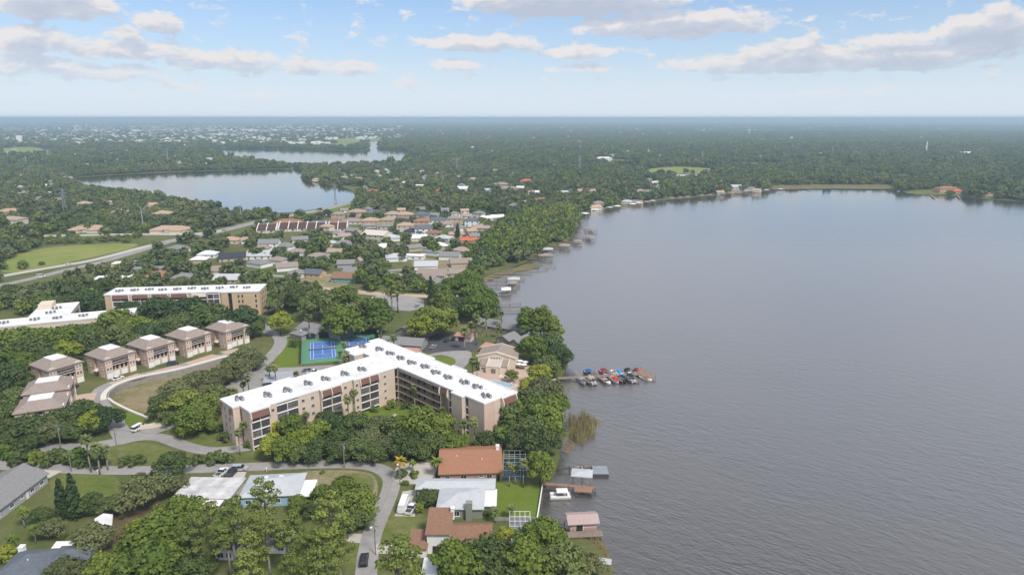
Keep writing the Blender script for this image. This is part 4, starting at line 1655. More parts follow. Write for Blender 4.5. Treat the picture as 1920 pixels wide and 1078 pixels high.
# ------------------------------------------------------------------ clubhouse by the pool
def clubhouse():
    T = thing('clubhouse', 'beige gabled clubhouse with sloping porch beside the pool terrace', 'clubhouse', (-6.8, 277.6, 0), R(-11))
    w = MB()
    prof = [(-8.2, -.3), (8.2, -.3), (8.2, 5.0), (0, 7.2), (-8.2, 5.0)]
    w.extrude(prof, 'y', 0, 11)
    w.build('wall', STUCCO_L, T)
    r = MB()
    r.extrude([(-8.8, 4.86), (0, 7.22), (8.8, 4.86), (8.8, 5.1), (0, 7.46), (-8.8, 5.1)], 'y', .5, 11.5)
    rf = r.build('roof', SHINGLE, T)
    q = MB()
    q.extrude([(-8.95, 4.7), (0, 7.1), (8.95, 4.7), (8.95, 5.35), (0, 7.75), (-8.95, 5.35)], 'y', -.25, .497)
    q.extrude([(-8.95, 4.7), (0, 7.1), (8.95, 4.7), (8.95, 5.35), (0, 7.75), (-8.95, 5.35)], 'y', 11.503, 11.9)
    q.build('parapet', STUCCO_L, rf)
    for k in range(4):
        add_window(T, -2.0 + k * 1.15, 0, 4.75, '-y', .75, .7, WHITE)
    p = MB()
    p.box(-6.3, -3.2, -4.4, -.003, -.2, 2.6)
    p.box(3.0, 5.6, -4.4, -.003, -.2, 2.6)
    p.box(-3.2, 3.0, -6.0, -.003, -.2, 2.9)
    p.build('porch_wall', STUCCO_L, T)
    p = MB()
    p.extrude([(-4.6, 2.6), (-.05, 4.1), (-.05, 4.3), (-4.6, 2.8)], 'x', -6.4, -3.203)
    p.extrude([(-4.6, 2.6), (-.05, 4.1), (-.05, 4.3), (-4.6, 2.8)], 'x', 3.003, 5.8)
    p.build('porch_roof', SHINGLE, T)
    p = MB()
    p.extrude([(-6.1, 2.9), (-.05, 4.25), (-.05, 4.4), (-6.1, 3.05)], 'x', -2.9, 2.7)
    p.build('porch_roof', mat('tan_porch_roof', (.50, .44, .39), .8, .08), T)
    for x in (-3.05, 2.85, 5.9):
        f = MB()
        y0 = -6.2 if x < 5 else -4.7
        f.extrude([(y0, -.2), (y0, 3.1), (y0 * .6, 3.7), (y0 * .3, 4.4), (-.03, 5.0), (-.03, -.2)], 'x', x - .17, x + .17)
        f.build('fin_wall', STUCCO_L, T)
    d = MB()
    d.box(-.9, 1.0, -6.08, -5.99, 0, 2.1)
    d.build('door', SCREEN_L, T)
    add_window(T, -5, -4.4, 1.4, '-y', 1.3, 1.0, WHITE)
    add_window(T, 8.2, 3, 2.5, '+x', 1.2, 1.2, WHITE)
    add_window(T, 8.2, 7, 2.5, '+x', 1.2, 1.2, WHITE)


clubhouse()
# ------------------------------------------------------------------ houses
KEEP = []       # x, y, height, half width: roofs that trees should leave in view


def house(name, label, cat, loc, ang, blocks, wallm, roofm, windows=None, group=None, doors=(), chimney=(), pane=True, extras=None):
    """blocks: (x0, x1, y0, y1, wall height, roof kind, rise[, ridge 'x' or 'y'[, roof material]])"""
    T = thing(name, label, cat, (loc[0], loc[1], 0), ang, group)
    roofs = []
    for bl in blocks:
        x0, x1, y0, y1, h, kind, rise = bl[:7]
        rid = bl[7] if len(bl) > 7 and bl[7] else 'x'
        rm = bl[8] if len(bl) > 8 else roofm
        w, r = MB(), MB()
        if kind == 'gable':
            if rid == 'x':
                w.extrude([(y0, -.3), (y1, -.3), (y1, h), ((y0 + y1) / 2, h + rise * .985), (y0, h)], 'x', x0, x1)
                gable_roof(r, x0, x1, y0, y1, h + .03, rise)
            else:
                w.extrude([(x0, -.3), (x1, -.3), (x1, h), ((x0 + x1) / 2, h + rise * .985), (x0, h)], 'y', y0, y1)
                oh, th, s = .5, .22, rise / ((x1 - x0) / 2)
                zl = h + .03 - oh * s
                r.extrude([(x0 - oh, zl), ((x0 + x1) / 2, h + .03 + rise), (x1 + oh, zl), (x1 + oh, zl + th), ((x0 + x1) / 2, h + .03 + rise + th), (x0 - oh, zl + th)], 'y', y0 - oh, y1 + oh)
        elif kind == 'shed':      # slope rising from front to back
            w.extrude([(y0, -.3), (y1, -.3), (y1, h + rise), (y0, h)], 'x', x0, x1)
            r.extrude([(y0 - .5, h + .02 - .5 * rise / (y1 - y0)), (y1 + .2, h + .03 + rise), (y1 + .2, h + .25 + rise), (y0 - .5, h + .24 - .5 * rise / (y1 - y0))], 'x', x0 - .4, x1 + .4)
        else:
            w.box(x0, x1, y0, y1, -.3, h)
            if kind == 'hip':
                hip_roof(r, x0, x1, y0, y1, h + .004, rise)
            else:
                r.box(x0 - .4, x1 + .4, y0 - .4, y1 + .4, h + .004, h + .3)
        w.build('wall', wallm, T)
        roofs.append(r.build('roof', rm, T))
    for wd in (windows or []):
        x, y, z, face = wd[:4]
        ww, hh = (wd[4], wd[5]) if len(wd) > 5 else (1.4, 1.15)
        add_window(T, x, y, z, face, ww, hh, None, pane)
    for (x, y, face, m, *wh) in doors:
        ww, hh = wh if wh else (1.0, 2.1)
        d = MB()
        if face in '-y+y':
            s = -1 if face == '-y' else 1
            d.box(x - ww / 2, x + ww / 2, y - .03, y + .06, 0, hh)
        else:
            d.box(x - .03, x + .06, y - ww / 2, y + ww / 2, 0, hh)
        d.build('garage_door' if ww > 2 else 'door', m, T)
    for (x, y, z0, z1, s, m) in chimney:
        c = MB()
        c.box(x - s / 2, x + s / 2, y - s / 2, y + s / 2, z0, z1)
        c.box(x - s / 2 - .08, x + s / 2 + .08, y - s / 2 - .08, y + s / 2 + .08, z1 - .3, z1 - .1)
        c.build('chimney', m, roofs[0])
    if extras:
        extras(T, roofs)
    b = blocks[0]
    c, s = math.cos(ang), math.sin(ang)
    for b in blocks:
        mx, my = (b[0] + b[1]) / 2, (b[2] + b[3]) / 2
        KEEP.append((loc[0] + mx * c - my * s, loc[1] + mx * s + my * c, b[4] + b[6] * .6, (b[1] - b[0]) * .5))
    return T


def vents(T, roofs, pts, m=WHITE):
    v = MB()
    for (x, y, z) in pts:
        v.tube((x, y, z - .5), (x, y, z + .35), .13, n=6)
    v.build('vent_pipe', m, roofs[0])


# ---- the near houses, one by one
house('house', 'tan brick house with orange-brown gable roof and white chimney by the lake trees', 'house', (-21.3, 182.6), R(3.7),
      [(0, 18.2, 0, 16.5, 2.9, 'gable', 3.1)], BRICKP, ORANGER,
      [(7.0, 0, 1.6, '-y', 1.7, 1.2), (12.2, 0, 1.8, '-y', 1.1, .6), (14.6, 0, 1.6, '-y', 1.4, 1.2), (2.2, 0, 1.6, '-y', 1.2, 1.1), (18.2, 4, 1.5, '+x'), (18.2, 10, 1.5, '+x')], None,
      [(17.2, 0, '-y', DARK, 1.0, 2.1)], [(17.4, 8.2, 4.5, 7.6, 1.0, WHITE)], extras=lambda T, r: vents(T, r, [(12.5, 4.5, 4.9), (5, 6, 5.3)]))
house('house', 'grey-green house with pale grey hip roof and square chimney between two brown roofs', 'house', (-27, 164), 0,
      [(7, 19, 0, 10.5, 2.9, 'hip', 1.7), (0, 21.8, 10.0, 15.0, 3.02, 'hip', .9), (19.0, 22.4, 2.2, 9.9, 2.5, 'shed', .2, None, WHITEROOF)], GREENW, LIGHTROOF,
      [(20.7, 10.0, 1.7, '-y', 1.5, 1.1), (8.5, 0, 1.5, '-y', 1.6, 1.4), (12, 0, 1.5, '-y', 1.6, 1.4), (22.4, 6, 1.4, '+x', 2.0, 1.2), (21.8, 12, 1.6, '+x')], None,
      [(10.2, 0, '-y', DARK)], [], extras=lambda T, r: (lambda c: (c.box(14.6, 16.3, -1.1, .55, -.2, 5.2), c.build('chimney', GREENW, r[0])))(MB()))
house('house', 'brown-shingled split-level house with tall white gable end beside the pool', 'house', (-21.0, 148.6), 0,
      [(0, 5.6, 0, 8.7, 5.6, 'shed', 1.6), (6.0, 15.6, .4, 8.4, 3.0, 'gable', 2.0), (-4.2, -.1, -1.5, 4.6, 2.6, 'shed', 1.0)], WHITE, BROWNR,
      [(8, .4, 1.6, '-y'), (12, .4, 1.6, '-y'), (-2, -1.5, 1.4, '-y', 2.0, 1.0), (5.6, 2, 4.6, '+x', .9, .7)], None,
      [(2.6, 0, '-y', DARK, 2.6, 2.2)], [(5.75, 7.6, 5.0, 8.3, .9, WHITE)])
house('house', 'low flat-roofed white house with stained roof and turquoise back porch', 'house', (-93.7, 169.5), R(-1.5),
      [(0, 15.5, 0, 10.5, 2.9, 'flat', .3)], CREAM, mat('stained_flat_roof', (.50, .495, .49), .85, .32, .28),
      [(2.0, 0, 1.5, '-y'), (5, 0, 1.5, '-y'), (0, 5, 1.5, '-x'), (15.5, 4, 1.5, '+x')], None, [(7.2, 0, '-y', mat('turquoise_paint', (.10, .50, .52), .6, .05), 1.0, 2.0)], [],
      extras=lambda T, r: (lambda c, d: (c.box(8.2, 14.2, -3.6, -.1, 2.55, 2.7), c.build('porch_roof', WHITE, T),
                                         [d.box(x - .06, x + .06, -3.55, -3.43, 0, 2.55) for x in (8.3, 11.2, 14.1)], d.build('post', WHITE, T)))(MB(), MB()))
house('house', 'pale blue house with light grey metal hip roof and white lanai', 'house', (-75.2, 169.3), R(5.5),
      [(0, 15.4, 0, 11.5, 3.1, 'hip', 2.2)], BLUEW, LIGHTROOF,
      [(2.0, 0, 1.6, '-y'), (5.5, 0, 1.6, '-y'), (10, 0, 1.6, '-y'), (13.5, 0, 1.6, '-y'), (15.4, 8, 1.6, '+x'), (0, 4, 1.6, '-x')], None, [(7.8, 0, '-y', WHITE)], [],
      extras=lambda T, r: (lambda c, d, e: (c.box(15.6, 19.4, -.5, 8.6, 2.62, 2.78), c.build('lanai_roof', WHITE, T),
                                            [d.box(x - .06, x + .06, y - .06, y + .06, 0, 2.62) for x in (15.8, 19.3) for y in (-.4, 4, 8.5)], d.build('post', WHITE, T),
                                            e.box(5, 6, 6.5, 7.5, 4.9, 5.25), e.box(9, 10.2, 7, 7.6, 4.8, 5.2), e.build('skylight', WHITE, r[0])))(MB(), MB(), MB()))
house('house', 'white house with charcoal roof half hidden under tall pines', 'house', (-72.5, 146.2), R(-2),
      [(0, 4.6, 0, 9.5, 2.9, 'gable', 1.6, 'y'), (4.8, 16.5, 3.0, 9.5, 2.9, 'gable', 1.7)], mat('bright_white_wall', (.72, .71, .69), .8, .05), DARKR,
      [(1.2, 0, 1.4, '-y', 1.5, 1.3), (3.3, 0, 1.4, '-y', 1.2, 1.3), (8, 3.0, 1.5, '-y'), (12, 3.0, 1.5, '-y'), (15, 3, 1.5, '-y')], None, [(6, 3.0, '-y', DARK), (10, 3.0, '-y', DARK, 2.6, 2.2)])
house('house', 'grey house with long plain grey gable roof at the left edge', 'house', (-137.9, 160), R(89),
      [(0, 22.5, 0, 13.5, 3.0, 'gable', 2.9)], GREYW, GREYSH,
      [(3, 0, 1.5, '-y'), (8, 0, 1.5, '-y'), (12, 0, 1.7, '-y', 1.0, .8), (16, 0, 1.5, '-y'), (20, 0, 1.5, '-y'), (0, 4, 1.5, '-x')], None,
      [(1.2, 0, '-y', DARK, 2.2, 2.3), (14, 0, '-y', WHITE)], [], extras=lambda T, r: vents(T, r, [(8, 4, 4.6), (14, 3.2, 4.3)], DMETAL))
house('house', 'slate-blue roofed house with white chimney behind grey-green oaks', 'house', (-118.5, 136.2), R(4),
      [(0, 9.5, 0, 9.0, 2.9, 'hip', 2.2), (9.3, 17.5, 3.2, 10.0, 2.95, 'hip', 1.7)], WHITE, SLATE,
      [(2, 0, 1.5, '-y'), (5, 0, 1.5, '-y'), (12, 3.2, 1.5, '-y')], None, [(7.5, 0, '-y', DARK)], [(.6, 8.8, 2.2, 4.8, 1.2, WHITE)],
      extras=lambda T, r: vents(T, r, [(5.5, 3, 4.7)]))
house('garden_shed', 'small white ridge-roofed greenhouse shed between garden trees', 'shed', (-107.8, 156.6), R(28), [(0, 3.2, 0, 4.6, 2.0, 'gable', .7, 'y')], WHITE, WHITEROOF,
      [(1.6, 0, 1.2, '-y', 1.2, 1.0), (0, 2.3, 1.2, '-x', 1.4, .9)])
house('garden_shed', 'flat-roofed shed with faded pinkish tiles beside the wooden fence', 'shed', (-95.8, 141.5), R(8), [(0, 5.4, 0, 7.0, 2.4, 'hip', .6)], CREAM, mat('faded_pink_roof', (.40, .29, .235), .9, .12), [(2.7, 0, 1.3, '-y')])
house('house', 'white-roofed house glimpsed through the trees at the bottom edge', 'house', (-20.5, 130.5), 0, [(0, 9.5, 0, 12.0, 2.8, 'hip', .8), (9.7, 19, 3, 10.5, 2.7, 'flat', .3)], CREAM, WHITEROOF, [(3, 0, 1.5, '-y'), (7, 0, 1.5, '-y')])
a = MB()
for i in range(6):
    x = i * .9
    a.poly([(x, 0, 2.3 + .05 * (i % 2)), (x + .9, 0, 2.3 + .05 * ((i + 1) % 2)), (x + .9, 2.6, 2.55 - .12 * math.sin((i + 1) * .6)), (x, 2.6, 2.55 - .12 * math.sin(i * .6))])
    a.poly([(x, 2.6, 2.47 - .12 * math.sin(i * .6)), (x + .9, 2.6, 2.47 - .12 * math.sin((i + 1) * .6)), (x + .9, 0, 2.22 + .05 * ((i + 1) % 2)), (x, 0, 2.22 + .05 * (i % 2))])
t = thing('shade_sail', 'white cloth canopy on posts behind the slate-blue roof', 'canopy', (-113.4, 147.5, 0), R(6))
a.build('canopy', WHITE, t)
for x in (.1, 5.3):
    for y in (.1, 2.5):
        b = MB()
        b.tube((x, y, 0), (x, y, 2.4), .05)
        b.build('post', WHITE, t)

# grey duplexes round the tennis court and by the lake
D = 'grey-roofed duplexes round the tennis court'
house('house', 'long grey gabled house stepping back from the lawn left of the tennis court', 'house', (-108, 326), R(-33), [(0, 15, 0, 11, 2.8, 'gable', 2.3), (12, 26, 5, 16, 2.9, 'gable', 2.5), (3, 11, -6, -.2, 2.6, 'hip', 1.4)], BLOCKW, GREYSH, [(3, 0, 1.4, '-y'), (8, 0, 1.4, '-y'), (20, 5, 1.4, '-y')], D)
house('house', 'grey house with open stone gable and white roof patch behind the right tennis court', 'house', (-57.5, 322), R(-28), [(0, 9, 0, 15, 2.8, 'gable', 2.6, 'y'), (9.2, 15, 4, 15, 2.7, 'gable', 2.0, 'y')], BLOCKW, GREYSH, [(2.5, 0, 1.6, '-y'), (6, 0, 1.6, '-y')], D)
house('house', 'low long dark-grey roofed house hugging the right end of the tennis court', 'house', (-61.8, 304), R(-12), [(0, 20, 0, 10, 2.6, 'gable', 2.0)], BLOCKW, GREYSH, [(3, 0, 1.4, '-y'), (8, 0, 1.4, '-y'), (13, 0, 1.4, '-y'), (17, 0, 1.4, '-y')], D)
house('house', 'grey lakeside house with pale flat roof light behind the parking lot', 'house', tuple(G(892, 606, 3))[:2], R(-30), [(0, 12, 0, 9, 2.8, 'gable', 2.2), (11, 24, 1, 8.5, 2.7, 'gable', 2.0)], BLOCKW, GREYSH, [(3, 0, 1.4, '-y'), (8, 0, 1.4, '-y'), (16, 1, 1.4, '-y')], D)
house('house', 'grey lakeside house with stepped parallel roofs beside the inlet', 'house', tuple(G(930, 634, 3))[:2], R(-36), [(0, 8, 0, 9, 2.8, 'gable', 2.0, 'y'), (8.2, 15, -1, 9, 2.7, 'gable', 2.2, 'y'), (15.2, 21, -2, 7, 2.6, 'gable', 1.8, 'y')], BLOCKW, GREYSH, [(3, 0, 1.4, '-y'), (11, -1, 1.4, '-y'), (18, -2, 1.3, '-y')], D)
house('garage', 'pink-roofed open garage in front of the grey lakeside houses', 'garage', (-14.6, 298.5), R(-30), [(0, 7.5, 0, 5.2, 2.5, 'shed', .7)], CREAM, PINKR, [], None, [(0, 2.6, '-x', DARK, 2.6, 2.1)])
house('garage', 'pink-roofed garage at the back of the white T-shaped roof', 'garage', (-49.5, 292.5), R(-12), [(0, 7.0, 0, 5.6, 2.5, 'gable', .8)], CREAM, PINKR, [], None, [(7.0, 2.8, '+x', DARK, 2.6, 2.1)])
house('garage', 'reddish-roofed garage in shade beside the dark parking lot', 'garage', (-27.5, 316), R(-20), [(0, 8.0, 0, 5.6, 2.4, 'gable', .7)], CREAM, PINKR, [], None, [(3, 0, '-y', DARK, 3.0, 2.1)])

# ---- neighbourhood beyond, placed on the ground where each one stands
WALLS = {'w': WHITE, 'c': CREAM, 't': mat('tan_wall', (.48, .38, .28), .9, .08), 'g': GREYW, 'p': PINKWALL, 'o': mat('apricot_wall', (.55, .36, .20), .9, .08), 'q': mat('teal_wall', (.10, .36, .36), .9, .08),
         'b': BRICKP}
ROOFS = {'w': WHITEROOF, 'l': LIGHTROOF, 'g': GREYSH, 'd': DARKR, 's': SLATE, 'b': BROWNR, 'n': SHINGLE, 'p': PEACHR, 'r': REDR, 'o': ORANGER, 't': mat('tan_tile', (.36, .26, .19), .9, .12), 'k': mat('pinkish_tile', (.37, .275, .225), .9, .12)}


def far_house(cx, cy, w, wc, rc, kind, label, ang=0, st=1, dep=.75, cat='house', group=None, win=True, rise=None):
    """house whose roof middle shows at cx, cy and which is w pixels wide"""
    h = 2.9 * st
    p = G(cx, cy, h + 1.0)
    _, _, f = px_of(p.x, p.y, h)
    L = max(5.0, w * f / F_PX)
    W = min(max(6.5, L * dep), 16.0) if kind != 'flat' else L * dep
    a = R(ang)
    c, s = math.cos(a), math.sin(a)
    loc = (p.x - (L / 2 * c - W / 2 * s), p.y - (L / 2 * s + W / 2 * c))
    rise = rise or (1.2 + .11 * W)
    wd = []
    if win:
        n = max(2, min(4, int(L / 4)))
        for lv in range(st):
            for k in range(n):
                wd.append((L * (k + .5) / n, 0, 1.5 + lv * 2.9, '-y', 1.5, 1.2))
        wd += [(L, W * .4, 1.5, '+x', 1.3, 1.2)]
    bl = [(0, L, 0, W, h, kind, rise)]
    if w >= 40 and rc == 'p':
        bl += [(L * .06, L * .34, -4, W * .6, h - .15, 'hip', rise * .8, 'y'), (L * .6, L * .9, -5, W * .5, h - .12, 'hip', rise * .85, 'y')]
    return house('house', label, cat, loc, a, bl, WALLS[wc], ROOFS[rc], wd, group, [(L * .12, 0, '-y', DARK)] if win else [], pane=False)


MID = [  # x, y, w, wall, roof, kind, label, angle, storeys
    (237, 490, 46, 'c', 'w', 'flat', 'white flat-roofed shop building with cream walls by the divided highway', 8, 1),
    (278, 500, 52, 'c', 'g', 'flat', 'grey flat-roofed building behind the white shop', 8, 1),
    (213, 517, 60, 'c', 'w', 'flat', 'white-roofed office with parking lot beside the highway median', 14, 1),
    (292, 513, 44, 'o', 'o', 'gable', 'orange-brown roofed bungalow among trees right of the white office', 6, 1),
    (346, 516, 40, 'g', 'g', 'hip', 'pale grey hip-roofed house with dark window above the buff block', 0, 1),
    (428, 518, 44, 't', 'l', 'gable', 'tan and white cottage behind the roof of the buff block', 0, 1),
    (436, 478, 46, 't', 'd', 'gable', 'house with black solar roof on the yellow lawn', 18, 1),
    (390, 473, 32, 'w', 'w', 'hip', 'white cottage under a spreading tree left of the solar roof', 5, 1),
    (433, 447, 34, 'c', 'p', 'hip', 'peach-roofed house beside the wide highway', 0, 1),
    (505, 452, 36, 'w', 'g', 'gable', 'grey-roofed white two-storey house below the row of brown-roofed units', 5, 2),
    (490, 474, 48, 'w', 'l', 'gable', 'long pale-roofed white ranch house at the yellow lawn', 3, 1),
    (623, 453, 18, 'c', 'l', 'hip', 'small pale-roofed cottage amid oaks below the brown-roofed units', 0, 1),
    (690, 457, 20, 't', 'n', 'hip', 'tan cottage between oaks left of the white hip roof', 0, 1),
    (721, 460, 37, 'c', 'w', 'hip', 'cream house with glaring white hip roof above the oaks', 4, 1),
    (777, 476, 38, 'w', 'w', 'flat', 'white flat-roofed house beside the sandy lot', -8, 1),
    (680, 484, 20, 'c', 'k', 'gable', 'pinkish gabled cottage deep in dark oaks', 40, 1),
    (557, 508, 30, 'c', 'g', 'hip', 'small grey-roofed house on the sandy lawn, left of its twin', 4, 1),
    (590, 508, 34, 'o', 's', 'gable', 'blue-grey gabled house with apricot wall on the sandy lawn', -14, 1),
    (650, 515, 48, 'q', 'b', 'gable', 'brown-roofed turquoise house at the brick street', -8, 1),
    (812, 509, 54, 't', 'n', 'gable', 'large brown house with porch and dry lawn near the lake trees', -10, 1),
    (853, 507, 36, 't', 'n', 'gable', 'brown wing of a house joined behind the dry lawn', 12, 1),
    (707, 436, 46, 'c', 'c2', 'gable', 'large cream gabled building at the right end of the brown-roofed row', -18, 2),
    (540, 414, 48, 't', 'o', 'hip', 'orange-brown roofed clubhouse behind the brown-roofed row', 0, 1),
    (601, 416, 28, 'w', 's', 'gable', 'slate-roofed house behind the middle of the brown-roofed row', 20, 1),
    (626, 413, 30, 't', 'b', 'hip', 'red-brown hip roof right of the slate roof', 0, 1),
    (660, 412, 36, 'c', 'n', 'hip', 'greyish tan hip-roofed house with cream walls above the cream gabled building', 0, 1),
    (670, 395, 32, 'p', 't', 'hip', 'rosy two-storey house at the top left of the tiled estate', 0, 2),
    (703, 397, 34, 'q', 's', 'hip', 'blue-grey two-storey house second in the back row of the tiled estate', -5, 2),
    (736, 399, 28, 'c', 'k', 'hip', 'pink-roofed cream two-storey house third in the back row of the tiled estate', 0, 2),
    (761, 400, 28, 'o', 'p', 'hip', 'orange two-storey house fourth in the back row of the tiled estate', 0, 2),
    (790, 400, 28, 'g', 's', 'hip', 'slate-roofed grey two-storey house fifth in the back row of the tiled estate', 0, 2),
    (821, 410, 32, 'w', 's', 'hip', 'white two-storey house with dark slate roof in the tiled estate', 0, 2),
    (853, 407, 28, 't', 'n', 'hip', 'tan two-storey house right of the white slate-roofed one', 0, 2),
    (695, 411, 32, 'o', 'p', 'hip', 'apricot two-storey house in the middle row of the tiled estate', 0, 2),
    (725, 410, 26, 't', 't', 'hip', 'tan-roofed house in the middle row of the tiled estate', 0, 2),
    (752, 412, 32, 'g', 'd', 'hip', 'charcoal-roofed low house in the middle row of the tiled estate', 0, 1),
    (791, 412, 28, 'o', 'o', 'hip', 'bright orange house in front of the slate-roofed grey one', 0, 2),
    (760, 420, 30, 'c', 'p', 'hip', 'cream house with orange tile roof in the front row of the tiled estate', 0, 2),
    (793, 425, 32, 'w', 's', 'gable', 'white gabled house with slate roof in the front row of the tiled estate', 10, 2),
    (776, 431, 34, 'g', 'd', 'hip', 'low dark slate roof below the cream and white houses', 0, 1),
    (813, 434, 28, 't', 'b', 'hip', 'brown hip-roofed house half behind oaks below the white gable', 0, 1),
    (857, 436, 34, 'c', 'p', 'hip', 'peach-roofed house left of the bright red roof', 0, 1),
    (880, 447, 40, 'c', 'r', 'hip', 'house with bright red tile roof in the oaks', 0, 1),
    (886, 411, 28, 'w', 's', 'hip', 'white house with slate roof at the right of the tiled estate', 0, 2),
    (905, 424, 40, 't', 'k', 'hip', 'large tan-roofed house at the right of the tiled estate', 0, 1),
    (918, 433, 22, 'g', 'd', 'hip', 'dark little roof beside the lakeside woods', 0, 1),
    (910, 407, 20, 'w', 'w', 'gable', 'white gabled cottage right of the tiled estate', 30, 1),
    (932, 405, 24, 'w', 'w', 'gable', 'white long roof at the edge of the lakeside woods', 20, 1),
    (168, 426, 62, 'c', 'p', 'hip', 'large peach-roofed apartment house left of the tall highway pole', 6, 1),
    (322, 427, 68, 'c', 'p', 'hip', 'large peach-roofed apartment house behind the highway junction', 0, 1),
    (30, 394, 60, 'p', 'p', 'hip', 'large pink-roofed apartment house at the left edge below the lake', 0, 1),
    (22, 409, 40, 'c', 'k', 'hip', 'pinkish apartment house in front of the large one at the left edge', 0, 2),
    (158, 380, 24, 'c', 'p', 'hip', 'small peach roof behind the lattice tower', 0, 2),
    (205, 378, 16, 'c', 'p', 'hip', 'smallest peach roof between the lattice tower and the lake', 0, 2),
    (225, 395, 26, 'c', 'p', 'hip', 'peach roof left of the tall highway pole, halfway to the lake', 0, 2),
    (286, 383, 38, 'c', 'p', 'hip', 'peach roof nearest the left lake', 0, 2),
    (306, 398, 32, 'c', 'p', 'hip', 'peach roof right of the tall highway pole', 0, 2),
    (698, 357, 20, 'w', 'r', 'hip', 'house with pinkish red roof standing alone above the estate', 0, 2),
    (828, 356, 22, 'c', 'r', 'hip', 'white house with vivid red gable roof above the lakeside woods', 0, 2),
    (868, 352, 26, 'w', 'w', 'gable', 'white-roofed house right of the vivid red gable', 0, 1),
    (938, 344, 30, 't', 'n', 'hip', 'broad brown villa roof in the far woods', 0, 2),
    (955, 352, 34, 't', 'n', 'hip', 'second brown villa roof just below the broad one', 0, 1),
    (988, 338, 24, 'p', 'r', 'hip', 'villa with red tiled turret roof in the far woods', 0, 2),
    (1016, 373, 28, 'c', 'o', 'hip', 'orange pyramid-roofed house behind the lakeside woods', 0, 1),
    (1015, 360, 24, 'w', 'w', 'gable', 'white house above the orange pyramid roof', 0, 1),
    (1100, 357, 34, 'w', 'k', 'gable', 'white gabled lake house with big roof on the shore lawns', 0, 2),
    (1052, 360, 26, 'w', 'l', 'gable', 'pale lake house left of the big white gable', 0, 1),
    (1180, 364, 26, 't', 'n', 'hip', 'tan lake house near the row of boat docks', 0, 1),
    (1132, 296, 30, 'w', 'w', 'hip', 'large white mansion alone in the forest', 0, 2),
    (1226, 291, 34, 'c', 'l', 'hip', 'long pale building in the distant forest right of the mansion', 0, 1),
    (1213, 283, 10, 'w', 'w', 'hip', 'small white house above the long pale building', 0, 2),
    (1813, 286, 30, 'w', 'w', 'hip', 'white hilltop mansion far off at the right', 0, 3),
    (1855, 300, 24, 'p', 'r', 'hip', 'pink villa roof below the white hilltop mansion', 0, 2),
    (1775, 352, 36, 'o', 'o', 'hip', 'orange villa with tiled roofs on the far lake lawn', 0, 2),
    (1794, 357, 22, 'o', 'r', 'hip', 'orange pavilion in front of the villa on the far lake lawn', 0, 1),
    (1850, 362, 16, 'p', 'o', 'hip', 'small orange boathouse at the far right shore', 0, 1),
    (1383, 349, 30, 'w', 'l', 'gable', 'pale roofed lake house on the far shore behind docks', 0, 1),
    (1285, 328, 60, 'c', 'l', 'flat', 'long pale greenhouse beyond the far shore trees', 2, 1),
    (1230, 342, 24, 'w', 'w', 'hip', 'white house behind the far shore trees', 0, 1),
    (1455, 290, 22, 'w', 'w', 'flat', 'white shed by the distant meadow', 0, 1),
    (1425, 291, 14, 'l2', 'l', 'flat', 'small pale barn by the distant meadow', 0, 1),
    (758, 342, 14, 'w', 'w', 'gable', 'white A-frame roof under the pylons', 60, 2),
    (800, 346, 40, 'c', 'w', 'flat', 'row of white sheds under the pylons', 3, 1),
]
for h in MID:
    x, y, w, wc, rc, kind, lab, ang, st = h
    wc = wc if wc in WALLS else 'w'
    rc = rc if rc in ROOFS else 'c'
    if rc == 'c':
        ROOFS['c'] = mat('cream_roof', (.58, .52, .45), .9, .1)
    far_house(x, y, w, wc, rc, kind, lab, ang, st, win=w > 19, cat='building' if kind == 'flat' and w > 40 else 'house', dep=.5 if kind == 'flat' else .78)


# the row of units with steep brown roofs between white fins
def row_units(px0, py0, n, label, uw=13.0):
    p = G(px0, py0, 0)
    _, _, f = px_of(p.x, p.y, 0)
    T = thing('row_house', label, 'row house', (p.x, p.y, 0), R(8), 'brown-roofed row houses with white fins')
    k = uw / 1280 * f / (uw / 1280 * f)
    u = 8.6
    w = MB()
    w.extrude([(0, -.3), (12, -.3), (12, 7.5), (0, 3.0)], 'x', 0, u * n)
    w.build('wall', CREAM, T)
    for i in range(n):
        r = MB()
        r.extrude([(-.5, 2.9), (9.5, 7.4), (9.5, 7.65), (-.5, 3.15)], 'x', u * i + .35, u * (i + 1) - .35)
        r.build('roof', mat('dark_brown_roof', (.085, .048, .040), .9, .18), T)
        add_window(T, u * (i + .5), 0, 1.5, '-y', 2.2, 1.4)
    for i in range(n + 1):
        f_ = MB()
        f_.extrude([(-.9, -.3), (12.2, -.3), (12.2, 8.4), (9.6, 8.4), (-.9, 3.6)], 'x', u * i - .3, u * i + .3)
        f_.build('fin_wall', WHITE, T)
    KEEP.append((p.x + u * n / 2, p.y + 6, 5, u * n / 2))


row_units(482, 438, 2, 'leftmost brown-roofed row house, half hidden by trees at the highway')
row_units(523, 435, 3, 'longest brown-roofed row house with three white-finned units')
row_units(575, 435, 2, 'brown-roofed row house with two white-finned units, third from the highway')
row_units(616, 435, 2, 'brown-roofed row house with two white-finned units, farthest from the highway')

# small scattered houses of the near estates that peep between trees, each on its own plot
random.seed(21)
def ORDN(i):
    return ORD[i] if i < 20 else ['twentieth', 'twenty-first', 'twenty-second', 'twenty-third', 'twenty-fourth', 'twenty-fifth', 'twenty-sixth', 'twenty-seventh', 'twenty-eighth', 'twenty-ninth', 'thirtieth', 'thirty-first', 'thirty-second', 'thirty-third', 'thirty-fourth', 'thirty-fifth', 'thirty-sixth', 'thirty-seventh', 'thirty-eighth', 'thirty-ninth', 'fortieth'][min(20, i - 19)]


def place(i, n):
    if i == 0:
        return 'leftmost'
    if i == n - 1:
        return 'rightmost'
    return f'{ORDN(i)} from the left' if i <= n // 2 else f'{ORDN(n - 1 - i)} from the right'


